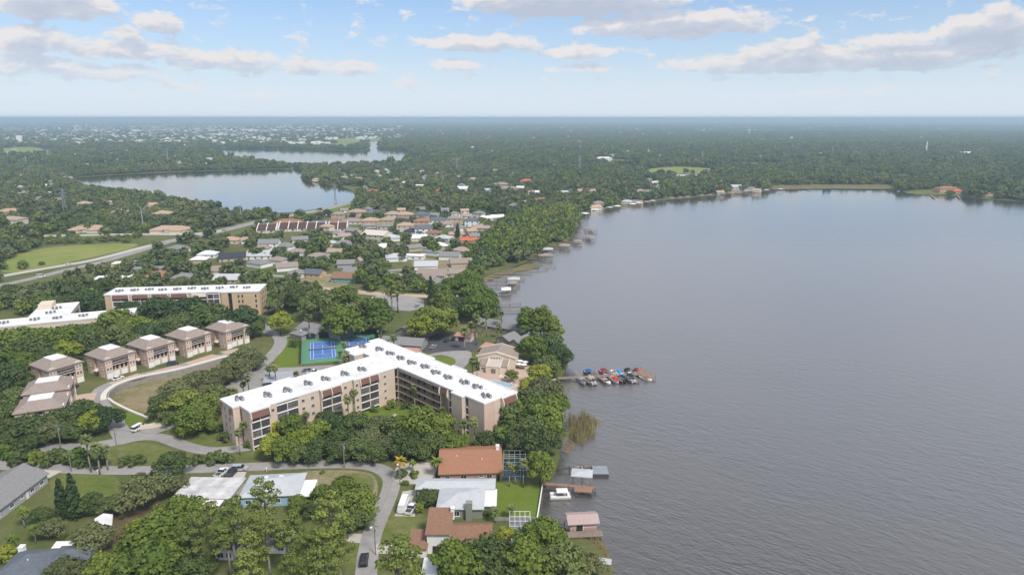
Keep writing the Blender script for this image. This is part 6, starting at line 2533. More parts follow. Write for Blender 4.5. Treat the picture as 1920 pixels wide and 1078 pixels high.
# docks along the shore beyond
S = 'docks along the shore beyond the cypresses'
shore = [((935, 572), (976, 571), 1.6, None, 'upper of two railed docks crossing the inlet'), ((934, 583), (974, 584), 1.6, None, 'lower of two railed docks crossing the inlet'),
         ((915, 524), (984, 525), 1.4, None, 'long dock highest of the four by the round lakeside trees'), ((912, 531), (952, 531), 1.4, ('l', 953, 974), 'dock with pale canopy below the highest of the four'),
         ((911, 538), (969, 539), 1.5, ('n', 952, 968), 'dock with brown canopy, third of the four'), ((922, 551), (958, 551), 2.6, ('w', 941, 957), 'dock with white canopy, lowest of the four'),
         ((952, 512), (997, 513), 1.2, None, 'thin dock across the tan marsh'), ((1018, 501), (1042, 501), 1.2, None, 'short dock at the tip of the marsh'), ((990, 508), (1026, 505), 1.0, None, 'short dock along the marsh edge'),
         ((982, 486), (1012, 486), 1.4, ('n', 1010, 1036), 'dock with broad brown boathouse above the marsh'), ((1000, 474), (1020, 474), 1.4, ('l', 1018, 1036), 'dock with tall grey boathouse roof'),
         ((1032, 466), (1068, 467), 1.6, ('t', 1049, 1068), 'dock with long tan canopy'), ((1046, 457), (1090, 459), 1.3, ('n', 1076, 1090), 'dock reaching farthest past the tan canopy'),
         ((1078, 433), (1098, 434), 1.4, ('n', 1097, 1119), 'dock with large boathouse at the end of the lakeside woods'), ((1076, 443), (1100, 449), 1.4, ('n', 1098, 1112), 'dock with small boathouse at the end of the lakeside woods'),
         ((1086, 404), (1100, 406), 1.4, ('w', 1092, 1101), 'dock with white canopy above the lakeside woods')]
for a_, b_, lb in (((918, 519), (976, 519.5), 'thin brown pier just above the long dock'), ((926, 514.5), (962, 514), 'thin brown pier at the foot of the marsh'), ((1004, 478.5), (1032, 479.5), 'thin pier below the tall grey boathouse'), ((1018, 470), (1044, 471), 'thin pier above the tall grey boathouse'),
                   ((1056, 453.5), (1086, 454.5), 'thin pier above the farthest-reaching dock'), ((1064, 449), (1090, 450.5), 'thin pier second above the farthest-reaching dock'), ((1074, 439), (1101, 440), 'thin pier between the two end boathouses'),
                   ((1080, 426), (1105, 427.5), 'thin pier above the large end boathouse'), ((1081, 418), (1101, 419), 'upper thin pier at the end of the lakeside woods')):
    shore.append((a_, b_, 1.1, None, lb))
for p0, p1, W, roof, lb in shore:
    T, aa, bb, an = dock(lb, p0, p1, W, WOOD, 6, 1.1, S)
    if roof:
        x0 = (roof[1] - p0[0]) / (p1[0] - p0[0]) * (bb - aa).length
        x1 = (roof[2] - p0[0]) / (p1[0] - p0[0]) * (bb - aa).length
        canopy_roof(T, x0, x1, -3.2, 3.2, 3.1, ROOFS[roof[0]], True, 1.0)
        d = MB()
        d.box(x0, x1, -3.3, -2.4, .4, .5)
        d.box(x0, x1, 2.4, 3.3, .4, .5)
        d.build('catwalk', WOOD, T)
        mid = (x0 + x1) / 2
        q = aa + (bb - aa).normalized() * mid
        boat('speedboat', 'boat sheltered under the ' + lb[lb.index('with'):].replace('with ', '') if 'with' in lb else 'boat under the canopy of the ' + lb, (q.x, q.y), an, 'white', 5.5)
random.seed(31)
for k in range(26):
    t = k / 25
    x = 1112 + t * 330
    y = np.interp(x, [1096, 1142, 1190, 1245, 1280, 1348, 1436], [397.5, 389.5, 381.5, 374.5, 371.5, 364.5, 357.5])
    L = random.uniform(12, 24)
    rf = random.random() < .65
    g0 = G(x, y)
    g1 = Vector((g0.x + L * .75, g0.y - L * .6))
    X, Y, _ = px_of(g1.x, g1.y, 0)
    T, aa, bb, an = dock(f'dock, {place(k, 26)} in the row along the far shore lawns', (x, y), (float(X), float(Y)), 1.6, WOOD, 8, 1, 'row of far docks')
    if rf:
        canopy_roof(T, L * .6, L * .6 + 6, -3, 3, 3.2, ROOFS[random.choice('wlgnnt')], True, 1.0)

for x0, y0, x1, y1, lb in ((1500, 353, 1520, 357, 'small dock at the left of the tan beach'), (1745, 366, 1752, 372, 'small dock at the lawn of the orange villa'), (1795, 367, 1800, 373, 'small dock below the orange pavilion'), (1690, 356, 1682, 361, 'small dock at the point of the far lawn')):
    dock(lb, (x0, y0), (x1, y1), 2.0, WOOD, 8, 1, 'docks on the far right shore')

# ------------------------------------------------------------------ cars
PAINT = {}
def paint(c):
    if c not in PAINT:
        v = {'black': (.012, .012, .014), 'white': (.74, .74, .74), 'silver': (.38, .40, .43), 'grey': (.16, .17, .18), 'red': (.32, .03, .03), 'navy': (.025, .035, .08), 'beige': (.45, .40, .33)}[c]
        PAINT[c] = mat(c + '_car_paint', v, .28, 0, metal=.0, spec=.6)
    return PAINT[c]


TYRE = mat('tyre', (.02, .02, .02), .9, 0)
LAMP = mat('headlight', (.7, .7, .68), .2, 0)
TAIL = mat('tail_light', (.30, .01, .01), .3, 0)


def car(label, g, ang, col, kind='sedan', grp=None, name=None):
    """x is forward"""
    L, W, H = {'sedan': (4.6, 1.8, 1.45), 'suv': (4.8, 1.95, 1.8), 'van': (5.2, 2.0, 2.1), 'pickup': (5.5, 2.0, 1.85), 'camper': (6.8, 2.3, 2.9)}[kind]
    T = thing(name or {'sedan': 'parked_car', 'suv': 'parked_suv', 'van': 'van', 'pickup': 'pickup_truck', 'camper': 'camper_van'}[kind], label, {'sedan': 'car', 'suv': 'car', 'van': 'van', 'pickup': 'pickup', 'camper': 'camper'}[kind], (g[0], g[1], .05), ang, grp)
    h0 = .28
    sh = H * .56
    prof = {'sedan': [(-.5, .5), (-.49, .85), (-.36, sh), (.30, sh), (.47, sh * .84), (.5, .55)], 'suv': [(-.5, .5), (-.5, sh), (.28, sh), (.47, sh * .92), (.5, .55)],
            'van': [(-.5, .5), (-.5, sh), (.36, sh), (.48, sh * .85), (.5, .55)], 'pickup': [(-.5, .5), (-.5, sh), (.28, sh), (.47, sh * .94), (.5, .55)], 'camper': [(-.5, .5), (-.5, sh), (.42, sh), (.5, sh * .7), (.5, .5)]}[kind]
    b = MB()
    pr = [(x * L, z) for x, z in prof] + [(.48 * L, h0), (-.48 * L, h0)]
    b.loft([[(x, y * W / 2 * k, z) for x, z in pr] for y, k in ((-1, .94), (-1, 1.0), (1, 1.0), (1, .94))][1:3])
    b.build('body', paint(col), T)
    c0, c1, c2, c3 = {'sedan': (-.36, -.24, .10, .27), 'suv': (-.49, -.44, .12, .27), 'van': (-.495, -.48, .24, .38), 'pickup': (-.12, -.06, .13, .27), 'camper': (-.495, -.49, .36, .42)}[kind]
    g_ = MB()
    g_.loft([[(c0 * L, -W * .46, sh - .01), (c3 * L, -W * .46, sh - .01), (c3 * L, W * .46, sh - .01), (c0 * L, W * .46, sh - .01)],
             [(c1 * L, -W * .38, H - .07), (c2 * L, -W * .38, H - .07), (c2 * L, W * .38, H - .07), (c1 * L, W * .38, H - .07)]])
    cab = g_.build('cabin_glass', GLASS if kind not in ('camper',) else paint(col), T)
    r = MB()
    r.loft([[(c1 * L - .03, -W * .385, H - .072), (c2 * L + .03, -W * .385, H - .072), (c2 * L + .03, W * .385, H - .072), (c1 * L - .03, W * .385, H - .072)],
            [(c1 * L + .1, -W * .33, H), (c2 * L - .1, -W * .33, H), (c2 * L - .1, W * .33, H), (c1 * L + .1, W * .33, H)]])
    for x in ((c1 + c2) / 2,):
        for s in (-1, 1):
            r.tube((x * L, s * W * .455, sh), (x * L, s * W * .385, H - .06), .06, n=4)
    r.build('roof', paint(col), cab)
    if kind == 'pickup':
        q = MB()
        q.box(-.47 * L, -.15 * L, -W * .42, W * .42, sh - .0, sh + .02)
        q.build('bed_cover', DMETAL, T)
    for x in (-.31, .31):
        for s in (-1, 1):
            w = MB()
            w.tube((x * L, s * (W / 2 - .2), .33), (x * L, s * (W / 2 + .03), .33), .34, n=12)
            w.tube((x * L, s * (W / 2 + .0301), .33), (x * L, s * (W / 2 + .04), .33), .2, n=10, mi=1)
            w.build('wheel', [TYRE, METAL], T)
    for s in (-1, 1):
        w = MB()
        w.box(.47 * L, .503 * L, s * W * .36 - .2, s * W * .36 + .2, .62, .78)
        w.build('headlight', LAMP, T)
        w = MB()
        w.box(-.503 * L, -.485 * L, s * W * .38 - .14, s * W * .38 + .14, .68, .85)
        w.build('tail_light', TAIL, T)
    return T


car('black SUV driving up the narrow street at the bottom edge', G(683, 1053), R(97), 'black', 'suv', name='black_suv')
car('silver SUV parked across the end of the pale driveway', G(450, 881), R(4), 'silver', 'suv')
car('white pickup truck with open bed beside the flat-roofed house', G(416, 889), R(80), 'white', 'pickup')
car('black pickup truck between the white pickup and the driveway', G(434, 890), R(85), 'black', 'pickup')
car('white car parked outside the middle pink townhouse', G(221, 711), R(62), 'white', 'sedan')
car('black car parked beside the side-on brown-roofed townhouse', G(137, 729), R(82), 'black', 'suv')
car('dark car parked by the white garage doors', G(325, 684), R(20), 'navy', 'suv')
car('white van stopped by the pale entrance wall', G(260, 805), R(75), 'white', 'van')
car('white camper with dark side window on the concrete pad', G(757, 952), R(88), 'white', 'camper')
car('white pickup beside the camper on the concrete pad', G(771, 957), R(75), 'white', 'pickup')
car('white pickup parked below the tennis court hedge', G(588, 700), R(8), 'white', 'pickup')
car('grey car parked behind the white pickup below the tennis hedge', G(577, 696), R(10), 'grey', 'sedan')
car('dark car under the edge of the grey carport', G(425, 735), R(60), 'black', 'sedan')
car('white delivery van on the near lane of the divided highway', G(77, 520), R(20), 'white', 'van', name='delivery_van')
car('white car on the far lane of the divided highway', G(129, 496.5), R(20), 'white', 'sedan')
car('red car on the wide highway below the tall pole', G(356, 445), R(25), 'red', 'sedan')
car('silver car on the wide highway near the left end of the lake trees', G(420, 433), R(25), 'silver', 'sedan')
for k, (x, y, cc) in enumerate(((138, 528, 'white'), (146, 530, 'silver'), (154, 532, 'white'), (164, 533, 'grey'), (222, 500, 'silver'), (262, 506, 'white'), (700, 570, 'white'), (712, 572, 'grey'), (782, 575, 'silver'))):
    car(['white car at the left end of the office parking row', 'silver car second in the office parking row', 'white car third in the office parking row', 'grey car at the right end of the office parking row',
         'silver car in front of the white shop', 'white car by the grey flat-roofed building', 'white car on the lot by the brick street', 'grey car beside the white one on the lot by the brick street', 'silver car at the shaded end of the brick street lot'][k], G(x, y), R(80), cc, 'sedan', 'cars parked beyond the buff block')
for k, (x, y, cc, lb) in enumerate(((838, 640, 'navy', 'dark blue car in the shaded lot nearest the pink garage'), (852, 637, 'black', 'black car in the shaded lot under trees'), (812, 652, 'silver', 'silver car at the entrance of the shaded lot'))):
    car(lb, G(x, y), R(70), cc, 'sedan')

# ------------------------------------------------------------------ poles, towers, lines
def pole(label, px, h, lamp=False, m=None, grp='utility poles of the foreground street', arm=True):
    g = G(*px)
    T = thing('utility_pole', label, 'utility pole', g.to_tuple(), random.uniform(-.3, .3), grp)
    p = MB()
    p.tube((0, 0, -.5), (0, 0, h), .17, .11, 8)
    p.build('pole', m or BARK_G, T)
    if arm:
        a_ = MB()
        a_.box(-1.1, 1.1, -.06, .06, h - .7, h - .55)
        a_.build('cross_arm', WOOD, T)
        for x in (-1.0, 0, 1.0):
            i = MB()
            i.tube((x, 0, h - .55), (x, 0, h - .3), .05, n=6)
            i.build('insulator', METAL, T)
        t = MB()
        t.tube((.3, 0, h - 2.2), (.3, 0, h - 1.3), .22, n=8)
        t.build('transformer', METAL, T)
    if lamp:
        a_ = MB()
        a_.tube((0, 0, h - .5), (0, -1.4, h - .1), .05)
        arm_ = a_.build('lamp_arm', METAL, T)
        a_ = MB()
        a_.box(-.2, .2, -1.9, -1.3, h - .22, h + .02)
        a_.build('lamp_head', WHITE, arm_)
    return Vector((g.x, g.y, h - .3))


tops = [pole('utility pole rising from the hedge beside the left palms', (115, 843), 9.0), pole('tallest utility pole on the grass triangle by the entrance road', (222.5, 863), 11.0), pole('short bare pole at the street in front of the cypress trees', (134.5, 884), 7.6, arm=False),
        pole('utility pole at the street before the dark tree belt', (646, 877), 8.6), pole('street light pole beside the orange palm', (750, 908), 7.4, True), pole('street light pole beside the narrow street near the bottom', (704.5, 1039), 8.6, True),
        pole('thin pole at the bend in the sandy yard', (698, 930), 6.0, arm=False)]


def wire(label, a, b, sag):
    m_ = MB()
    pts = [a.lerp(b, t / 10) - Vector((0, 0, sag * 4 * (t / 10) * (1 - t / 10))) for t in range(11)]
    for p, q in zip(pts[:-1], pts[1:]):
        m_.tube(p, q, .025, n=4, caps=False)
    tag(m_.build('power_line', DMETAL), label, 'cable', 'power lines')


wire('power line from the hedge pole to the tall pole at the entrance road', tops[0], tops[1], .5)
wire('power line from the tall entrance pole to the pole before the dark tree belt', tops[1], tops[3], 1.2)
wire('power line from the belt pole to the street light by the orange palm', tops[3], tops[4], .4)
wire('power line from the orange palm light down to the bottom street light', tops[4], tops[5], .6)


def tall_pole(label, px, toppx, r=.5, m=LIGHTROOF):
    g = G(*px)
    _, _, f = px_of(g.x, g.y, 0)
    h = (px[1] - toppx) * f / F_PX / .98
    T = thing('transmission_pole', label, 'transmission pole', g.to_tuple(), R(20), 'tall steel poles of the power line')
    p = MB()
    p.tube((0, 0, -.5), (0, 0, h), r, r * .45, 10)
    p.build('pole', m, T)
    for k, z in enumerate((.97, .87, .77)):
        a_ = MB()
        a_.tube((0, 0, h * z), ((2.6 if k % 2 else -2.6), 0, h * z + .8), .14, .08)
        a_.build('cross_arm', m, T)


for px, tp, lb in (((270, 437), 389, 'tall pale steel pole standing at the highway junction'), ((453, 416), 383, 'tall pale steel pole at the wide highway near the lake'), ((316, 309), 280, 'tall pale pole on the far bank of the left lake'),
                   ((50, 312), 293, 'pale pole in the suburb at the left edge'), ((561, 402), 376, 'thin pole on the shore where the highway meets the lake'), ((816, 345), 325, 'left of two pale poles above the lake woods'),
                   ((831, 347), 330, 'right of two pale poles above the lake woods'), ((1215, 292), 277, 'white pole near the long pale building'), ((523, 304), 280, 'pole standing on the spit between the two left lakes')):
    tall_pole(lb, px, tp, .4 if px[1] > 400 else .8)


def lattice(label, px, toppx, m=METAL, wide=.13, th=1.0):
    g = G(*px)
    _, _, f = px_of(g.x, g.y, 0)
    h = (px[1] - toppx) * f / F_PX / .98
    b = h * wide / 2
    T = thing('lattice_tower', label, 'lattice tower', g.to_tuple(), R(25), 'lattice power towers')
    q = MB()
    n = 7
    t = .11 * th
    for k in range(n):
        z0, z1 = h * k / n, h * (k + 1) / n
        w0, w1 = b * (1 - .85 * k / n), b * (1 - .85 * (k + 1) / n)
        cs = [(1, 1), (-1, 1), (-1, -1), (1, -1)]
        for i in range(4):
            x, y = cs[i]
            x2, y2 = cs[(i + 1) % 4]
            q.tube((x * w0, y * w0, z0), (x * w1, y * w1, z1), t * 1.3, n=4, caps=False)
            q.tube((x * w0, y * w0, z0), (x2 * w1, y2 * w1, z1), t, n=3, caps=False)
            q.tube((x2 * w0, y2 * w0, z0), (x * w1, y * w1, z1), t, n=3, caps=False)
    q.build('mast', m, T)
    for z in (.70, .82, .94):
        a_ = MB()
        for s in (-1, 1):
            a_.tube((0, 0, h * z), (s * h * .13, 0, h * z), t * 1.3, n=4)
            a_.tube((0, 0, h * z + h * .04), (s * h * .13, 0, h * z), t, n=4)
        a_.build('cross_arm', m, T)


for px, tp, lb, th in (((124, 407), 354, 'grey lattice tower among trees at the left', 1.2), ((629, 378), 348, 'lattice tower standing at the right end of the left lake', 1.3), ((763, 346), 320, 'lattice tower above the woods right of the lake', 1.6),
                       ((857, 325), 297, 'lattice tower in the far woods above the estate', 1.8), ((1086, 325), 292, 'lattice tower by the pale meadow', 1.8), ((1316, 308), 284, 'lattice tower behind the far shore', 2.2), ((1560, 297), 275, 'lattice tower in the forest left of the tall mast', 2.4),
                       ((728, 303), 285, 'lattice tower at the right end of the second lake', 2.2), ((1088, 290), 272, 'farthest lattice tower above the lone mansion', 2.8)):
    lattice(lb, px, tp, METAL, .13, th)
g = G(1735, 293)
T = thing('radio_mast', 'tall white radio mast in the distant forest at the right', 'radio mast', g.to_tuple())
q = MB()
_, _, f = px_of(g.x, g.y, 0)
h = 27 * f / F_PX
q.tube((0, 0, 0), (0, 0, h), 2.2, 1.4, 4)
q.build('mast', WHITE, T)
for k in range(4):
    q = MB()
    q.tube((0, 0, h * (.2 + .2 * k)), (0, 0, h * (.2 + .2 * k) + 1.5), 3.0, n=6)
    q.build('antenna_ring', WHITE, T)

# mailboxes
for px, lb in (((184, 888), 'white mailbox at the street edge of the left lawn'), ((500, 884), 'white mailbox at the street edge by the blue house')):
    T = thing('mailbox', lb, 'mailbox', G(*px).to_tuple())
    q = MB()
    q.box(-.07, .07, -.07, .07, 0, 1.0)
    q.build('post', WHITE, T)
    q = MB()
    q.extrude([(-.16, 1.0), (.16, 1.0), (.16, 1.25), (.1, 1.38), (-.1, 1.38), (-.16, 1.25)], 'y', -.3, .3)
    q.build('box', WHITE, T)

# ------------------------------------------------------------------ reeds in the lake
def reeds(name, px, n, h):
    poly = np.array([(p.x, p.y) for p in GP(px)])
    lo, hi = poly.min(0), poly.max(0)
    V, I = [], []
    while len(V) < n:
        x, y = rng.uniform(lo, hi)
        if not inside(poly, np.array([x]), np.array([y]))[0]:
            continue
        a = rng.uniform(0, 6.28)
        d = np.array([math.cos(a), math.sin(a), 0]) * .075
        p = np.array([x, y, WATER_Z - .1])
        le = np.array([rng.normal() * .25, rng.normal() * .25, h * rng.uniform(.5, 1.1)])
        if name == 'reeds' and n > 1000 and rng.uniform() > .25 + .75 * (math.sin(x * 1.1 + 2 * math.sin(y * .5)) * math.sin(y * .9 + x * .3) > -.1):
            continue
        V.append(np.stack([p - d, p + d, p + le + d * .3, p + le - d * .3]))
    me = np_mesh(name, np.concatenate(V), 4, [LEAF_REED])
    o = link(name, me)
    o['kind'] = 'stuff'


LEAF_REED = leaf_mat('reed_blades', [(0, (.20, .19, .07)), (.5, (.35, .29, .14)), (1, (.50, .38, .26))])
reeds('reeds', [(1062, 795), (1068, 778), (1085, 782), (1092, 771), (1108, 782), (1119, 790), (1112, 806), (1116, 815), (1100, 820), (1092, 832), (1078, 824), (1066, 822), (1070, 808)], 1500, 3.0)
reeds('reeds', [(1060, 815), (1075, 826), (1080, 838), (1058, 848)], 260, 1.0)
reeds('reeds', [(1118, 780), (1132, 786), (1128, 796), (1114, 790)], 120, .7)
reeds('reeds', [(1090, 1003), (1120, 1004), (1138, 1030), (1148, 1075), (1130, 1050)], 900, 1.0)
reeds('reeds', [(1050, 715), (1075, 716), (1072, 728), (1052, 738)], 200, .5)
# ------------------------------------------------------------------ single trees one can point at, then the woods
TP = tree_px
# around the near houses, left side
TP('olive', 271, 912, 92, 'big round grey-green oak with visible trunk beside the flat-roofed white house')
TP('oak', 323, 866, 62, 'oak reaching over the street behind the big grey-green oak')
TP('olive', 329, 908, 50, 'smaller oak between the big grey-green oak and the flat-roofed house')
TP('column', 114, 934, 24, 'left of two dark columnar trees on the left lawn', hs=1.0)
TP('column', 136, 930, 26, 'right and taller of two dark columnar trees on the left lawn', hs=1.05)
TP('oak', 172, 942, 50, 'dark bushy tree just right of the columnar trees')
TP('oak', 216, 943, 48, 'dark bushy tree above the white greenhouse shed')
TP('feather_palm', 41, 957, 34, 'feathery palm in front of the long grey house')
TP('oak', 77, 962, 38, 'bushy tree between the feathery palm and the columnar trees')
TP('feather_palm', 62, 990, 30, 'low yellowish palm below the feathery palm at the left')
TP('feather_palm', 22, 1008, 36, 'low spreading palm at the left edge')
TP('olive', 94, 988, 52, 'grey-green shrub tree above the slate-blue roof')
TP('lime', 12, 1035, 40, 'yellow-green shrub at the left edge beside the slate-blue roof')
TP('olive', 171, 1007, 76, 'hazy grey-green oak above the slate-blue roof')
TP('olive', 122, 1066, 74, 'grey-green oak covering the front of the slate-blue roof')
TP('green', 199, 1062, 80, 'green tree at the bottom edge left of the pinkish shed')
F_ = 'leafy clump left of the pines'
for x, y, w, k in ((292, 1000, 100, 'green'), (345, 958, 85, 'green'), (280, 1058, 110, 'green'), (322, 1036, 92, 'green'), (258, 986, 44, 'lime'), (305, 965, 60, 'green'), (245, 1030, 60, 'green'), (360, 1066, 80, 'oak')):
    TP(k, x, y, w, None, F_)
P_ = 'pines round the charcoal roof'
for x, y, w in ((362, 992, 66), (432, 968, 76), (470, 1022, 60), (390, 962, 56), (494, 930, 70), (546, 985, 58), (463, 1060, 66), (620, 962, 84), (582, 1020, 66), (612, 1018, 72), (500, 1000, 66), (424, 1002, 58), (535, 1012, 58), (478, 985, 50), (600, 1060, 88), (540, 1062, 60), (635, 1020, 60)):
    TP('pine', x, y, w, None, P_)
B_ = 'trees along the narrow street'
for x, y, w, k in ((643, 915, 62, 'green'), (668, 938, 74, 'green'), (606, 923, 46, 'green'), (676, 964, 58, 'oak'), (556, 942, 40, 'green'), (640, 975, 60, 'oak'), (590, 950, 46, 'oak')):
    TP(k, x, y, w, None, B_)
H_ = 'hedge along the left street'
for x, y, w, k in ((12, 842, 44, 'bright_bush'), (40, 850, 40, 'bush'), (70, 851, 42, 'bright_bush'), (100, 851, 42, 'bush'), (136, 852, 44, 'bright_bush'), (165, 860, 30, 'bush'), (185, 862, 28, 'bush'), (235, 860, 26, 'bush'), (255, 858, 28, 'bush'), (370, 857, 30, 'bush'), (395, 855, 30, 'bush'), (415, 853, 34, 'bush'), (26, 862, 30, 'bush'), (150, 862, 26, 'bush')):
    TP(k, x, y, w, None, H_)
W_ = 'dark woods beside the townhouses'
for x, y, w, k in ((14, 705, 66, 'oak'), (28, 745, 62, 'oak'), (8, 668, 50, 'green'), (22, 775, 62, 'oak'), (53, 800, 74, 'oak'), (92, 802, 62, 'olive'), (111, 782, 60, 'oak'), (156, 768, 56, 'oak'), (198, 780, 56, 'dark'), (6, 800, 50, 'oak'), (70, 770, 50, 'olive'), (130, 805, 50, 'oak'), (28, 690, 40, 'green'), (20, 822, 44, 'oak'), (60, 826, 44, 'oak')):
    TP(k, x, y, w, None, W_)
TP('lime', 170, 786, 52, 'light yellow-green tree in front of the lowest brown-roofed townhouse')
TP('palm', 162, 828, 26, 'left palm of the clump at the entrance road')
TP('palm', 178, 832, 26, 'middle palm of the clump at the entrance road')
TP('palm', 194, 828, 24, 'right palm of the clump at the entrance road')
C_ = 'trees below the retaining wall'
for x, y, w, k in ((303, 757, 58, 'oak'), (346, 752, 70, 'green'), (384, 757, 58, 'green'), (362, 779, 66, 'green'), (330, 727, 60, 'olive'), (368, 714, 60, 'olive'), (402, 706, 56, 'olive'), (440, 687, 58, 'olive'), (462, 664, 54, 'olive'), (400, 738, 54, 'oak'), (424, 700, 44, 'olive'), (478, 676, 40, 'olive'), (388, 786, 44, 'green'), (320, 775, 44, 'oak')):
    TP(k, x, y, w, None, C_)
TP('lime', 341, 800, 30, 'slender pale tree on the grass at the road fork', hs=1.5)
# woods behind the townhouses
V_ = 'woods behind the townhouses'
for x, y, w, k in ((172, 560, 60, 'dark'), (176, 624, 50, 'green'), (150, 624, 50, 'oak'), (238, 578, 44, 'dark'), (302, 577, 72, 'dark'), (357, 572, 58, 'dark'), (315, 608, 52, 'oak'), (217, 602, 72, 'green'), (126, 655, 52, 'lime'), (222, 627, 66, 'oak'), (388, 594, 84, 'oak'), (448, 598, 72, 'dark'), (40, 634, 66, 'green'), (85, 634, 66, 'green'), (130, 630, 58, 'green'),
                   (170, 635, 60, 'oak'), (60, 650, 66, 'oak'), (12, 640, 60, 'green'), (255, 612, 60, 'green'), (280, 622, 56, 'dark'), (260, 590, 48, 'oak'), (340, 603, 56, 'oak'), (475, 612, 46, 'oak'), (190, 655, 50, 'dark'), (95, 665, 50, 'oak'), (10, 660, 46, 'oak'), (415, 612, 46, 'oak'), (250, 640, 44, 'oak'), (366, 612, 44, 'dark'), (110, 640, 50, 'green'), (45, 672, 40, 'green'), (488, 600, 30, 'oak')):
    TP(k, x, y, w, None, V_)
# tennis court surroundings
TP('lime', 524, 600, 50, 'bright yellow-green tree at the bend of the drive')
TP('oak', 553, 640, 0.1 + 20, 'small dark shrub at the top left tennis fence corner')
TP('green', 643, 597, 76, 'large green tree behind the middle of the tennis fence')
TP('green', 703, 583, 74, 'large green tree behind the right tennis court')
TP('pine', 678, 578, 28, 'pale tall pine in front of the large green trees', hs=1.0)
TP('pine', 714, 604, 34, 'yellowish pine at the right end of the tennis fence', hs=.8)
TP('oak', 596, 566, 72, 'broad dark tree behind the stepped grey house')
TP('oak', 560, 556, 56, 'dark tree left of the broad dark tree behind the stepped grey house')
TP('green', 640, 556, 60, 'green tree at the brick street left of the parking lot')
TP('lime', 790, 608, 56, 'bright green tree in front of the parking lot of the grey houses')
TP('green', 832, 597, 66, 'largest bright green dome by the shaded parking lot')
TP('green', 805, 590, 50, 'bright green tree left of the largest dome')
T_ = 'sabal palms beside the long apartment block'
for x, y, w, lb in ((503, 680, 17, 'left of two palms on the drive island'), (514, 685, 18, 'right of two palms on the drive island'), (454, 709, 17, 'left palm of the pair by the carport'), (464, 711, 18, 'right palm of the pair by the carport'), (436, 721, 20, 'palm left of the pair by the carport'),
                    (776, 721, 20, 'palm before the open walkways of the white-roofed block'), (652, 752, 20, 'lower palm at the middle balconies'), (663, 738, 18, 'taller palm at the middle balconies'), (592, 760, 14, 'small palm under the second balcony bay'), (573, 773, 18, 'bushy palm left of the second balcony bay'),
                    (513, 781, 14, 'palm beside the first balcony bay'), (456, 799, 18, 'taller palm at the left end wall'), (446, 813, 18, 'shorter palm at the left end wall'), (645, 643, 15, 'palm at the near corner of the half-hidden court'), (637, 653, 14, 'palm left of the corner palm at the half-hidden court'),
                    (648, 675, 20, 'upper palm at the tennis-court end of the white roof'), (643, 688, 22, 'lower palm at the tennis-court end of the white roof'), (830, 744, 18, 'taller palm at the lakeward awning'), (829, 758, 18, 'shorter palm at the lakeward awning'), (737, 622, 18, 'right palm before the low dark-grey roof'),
                    (727, 632, 16, 'left palm before the low dark-grey roof'), (870, 780, 24, 'left palm before the blank lakeward end wall'), (889, 786, 24, 'right palm before the blank lakeward end wall'), (578, 590, 20, 'palm in front of the stepped grey house'), (555, 702, 14, 'palm beside the carport roof'),
                    (886, 664, 18, 'palm at the left corner of the clubhouse'), (894, 672, 16, 'lower palm at the left corner of the clubhouse')):
    TP('palm', x, y, w, lb, T_)
# belt between street and long block
TP('yellow', 510, 800, 42, 'yellow-blossomed tree at the left end of the tree belt')
E_ = 'tree belt before the long block'
for x, y, w, k in ((508, 830, 56, 'lime'), (545, 795, 56, 'green'), (566, 822, 58, 'lime'), (535, 838, 56, 'green'), (595, 806, 62, 'green'), (623, 795, 64, 'dark'), (637, 822, 64, 'oak'), (664, 794, 62, 'oak'), (692, 820, 62, 'olive'), (668, 838, 58, 'oak'), (714, 796, 58, 'olive'), (745, 800, 64, 'oak'), (788, 788, 76, 'green'),
                   (826, 796, 66, 'green'), (762, 830, 62, 'oak'), (817, 830, 56, 'oak'), (728, 832, 56, 'olive'), (598, 838, 58, 'oak'), (852, 828, 46, 'green'), (700, 846, 46, 'oak'), (790, 842, 44, 'oak'), (640, 848, 44, 'oak'), (565, 846, 46, 'oak'), (770, 805, 50, 'dark'), (840, 815, 44, 'oak'), (610, 780, 40, 'oak')):
    TP(k, x, y, w, None, E_)
Y_ = 'shrubs in the long block garden'
for x, y, w, k in ((735, 755, 24, 'bright_bush'), (722, 745, 16, 'bush'), (760, 757, 20, 'bush'), (778, 760, 16, 'bright_bush'), (700, 765, 16, 'bush'), (742, 742, 14, 'bush'), (432, 808, 26, 'bush'), (420, 815, 28, 'bush'), (413, 800, 20, 'bush'), (470, 830, 22, 'bush'), (482, 822, 14, 'bush'), (800, 772, 20, 'bush')):
    TP(k, x, y, w, None, Y_)
# lakeside east of the block
K_ = 'lakeside trees past the long block'
for x, y, w, k in ((957, 776, 76, 'oak'), (988, 764, 74, 'green'), (1024, 776, 80, 'green'), (1000, 802, 72, 'oak'), (960, 815, 50, 'oak'), (1030, 800, 60, 'green'), (913, 822, 46, 'oak'), (1012, 822, 70, 'oak'), (985, 830, 52, 'olive'), (940, 795, 46, 'olive'), (1040, 752, 50, 'green')):
    TP(k, x, y, w, None, K_)
TP('feather_palm', 940, 808, 34, 'drooping palm amid the lakeside trees above the orange-brown roof')
TP('feather_palm', 952, 790, 34, 'taller drooping palm amid the lakeside trees')
TP('olive', 998, 742, 62, 'grey-green tree at the shore end of the long dock')
TP('olive', 1022, 727, 66, 'rounded grey-green tree beside the shore end of the long dock')
TP('lime', 990, 722, 46, 'yellow-green shrub tree between the pool terrace and dock')
TP('lime', 1012, 696, 46, 'yellow-green shrubs behind the brick patio')
TP('bush', 1035, 696, 26, 'pale shrub at the shore above the dock')
TP('lime', 960, 702, 26, 'round clipped green shrub below the clubhouse wall')
TP('bush', 948, 690, 14, 'dark hedge shrub at the clubhouse wall')
TP('green', 998, 648, 58, 'green tree right of the clubhouse')
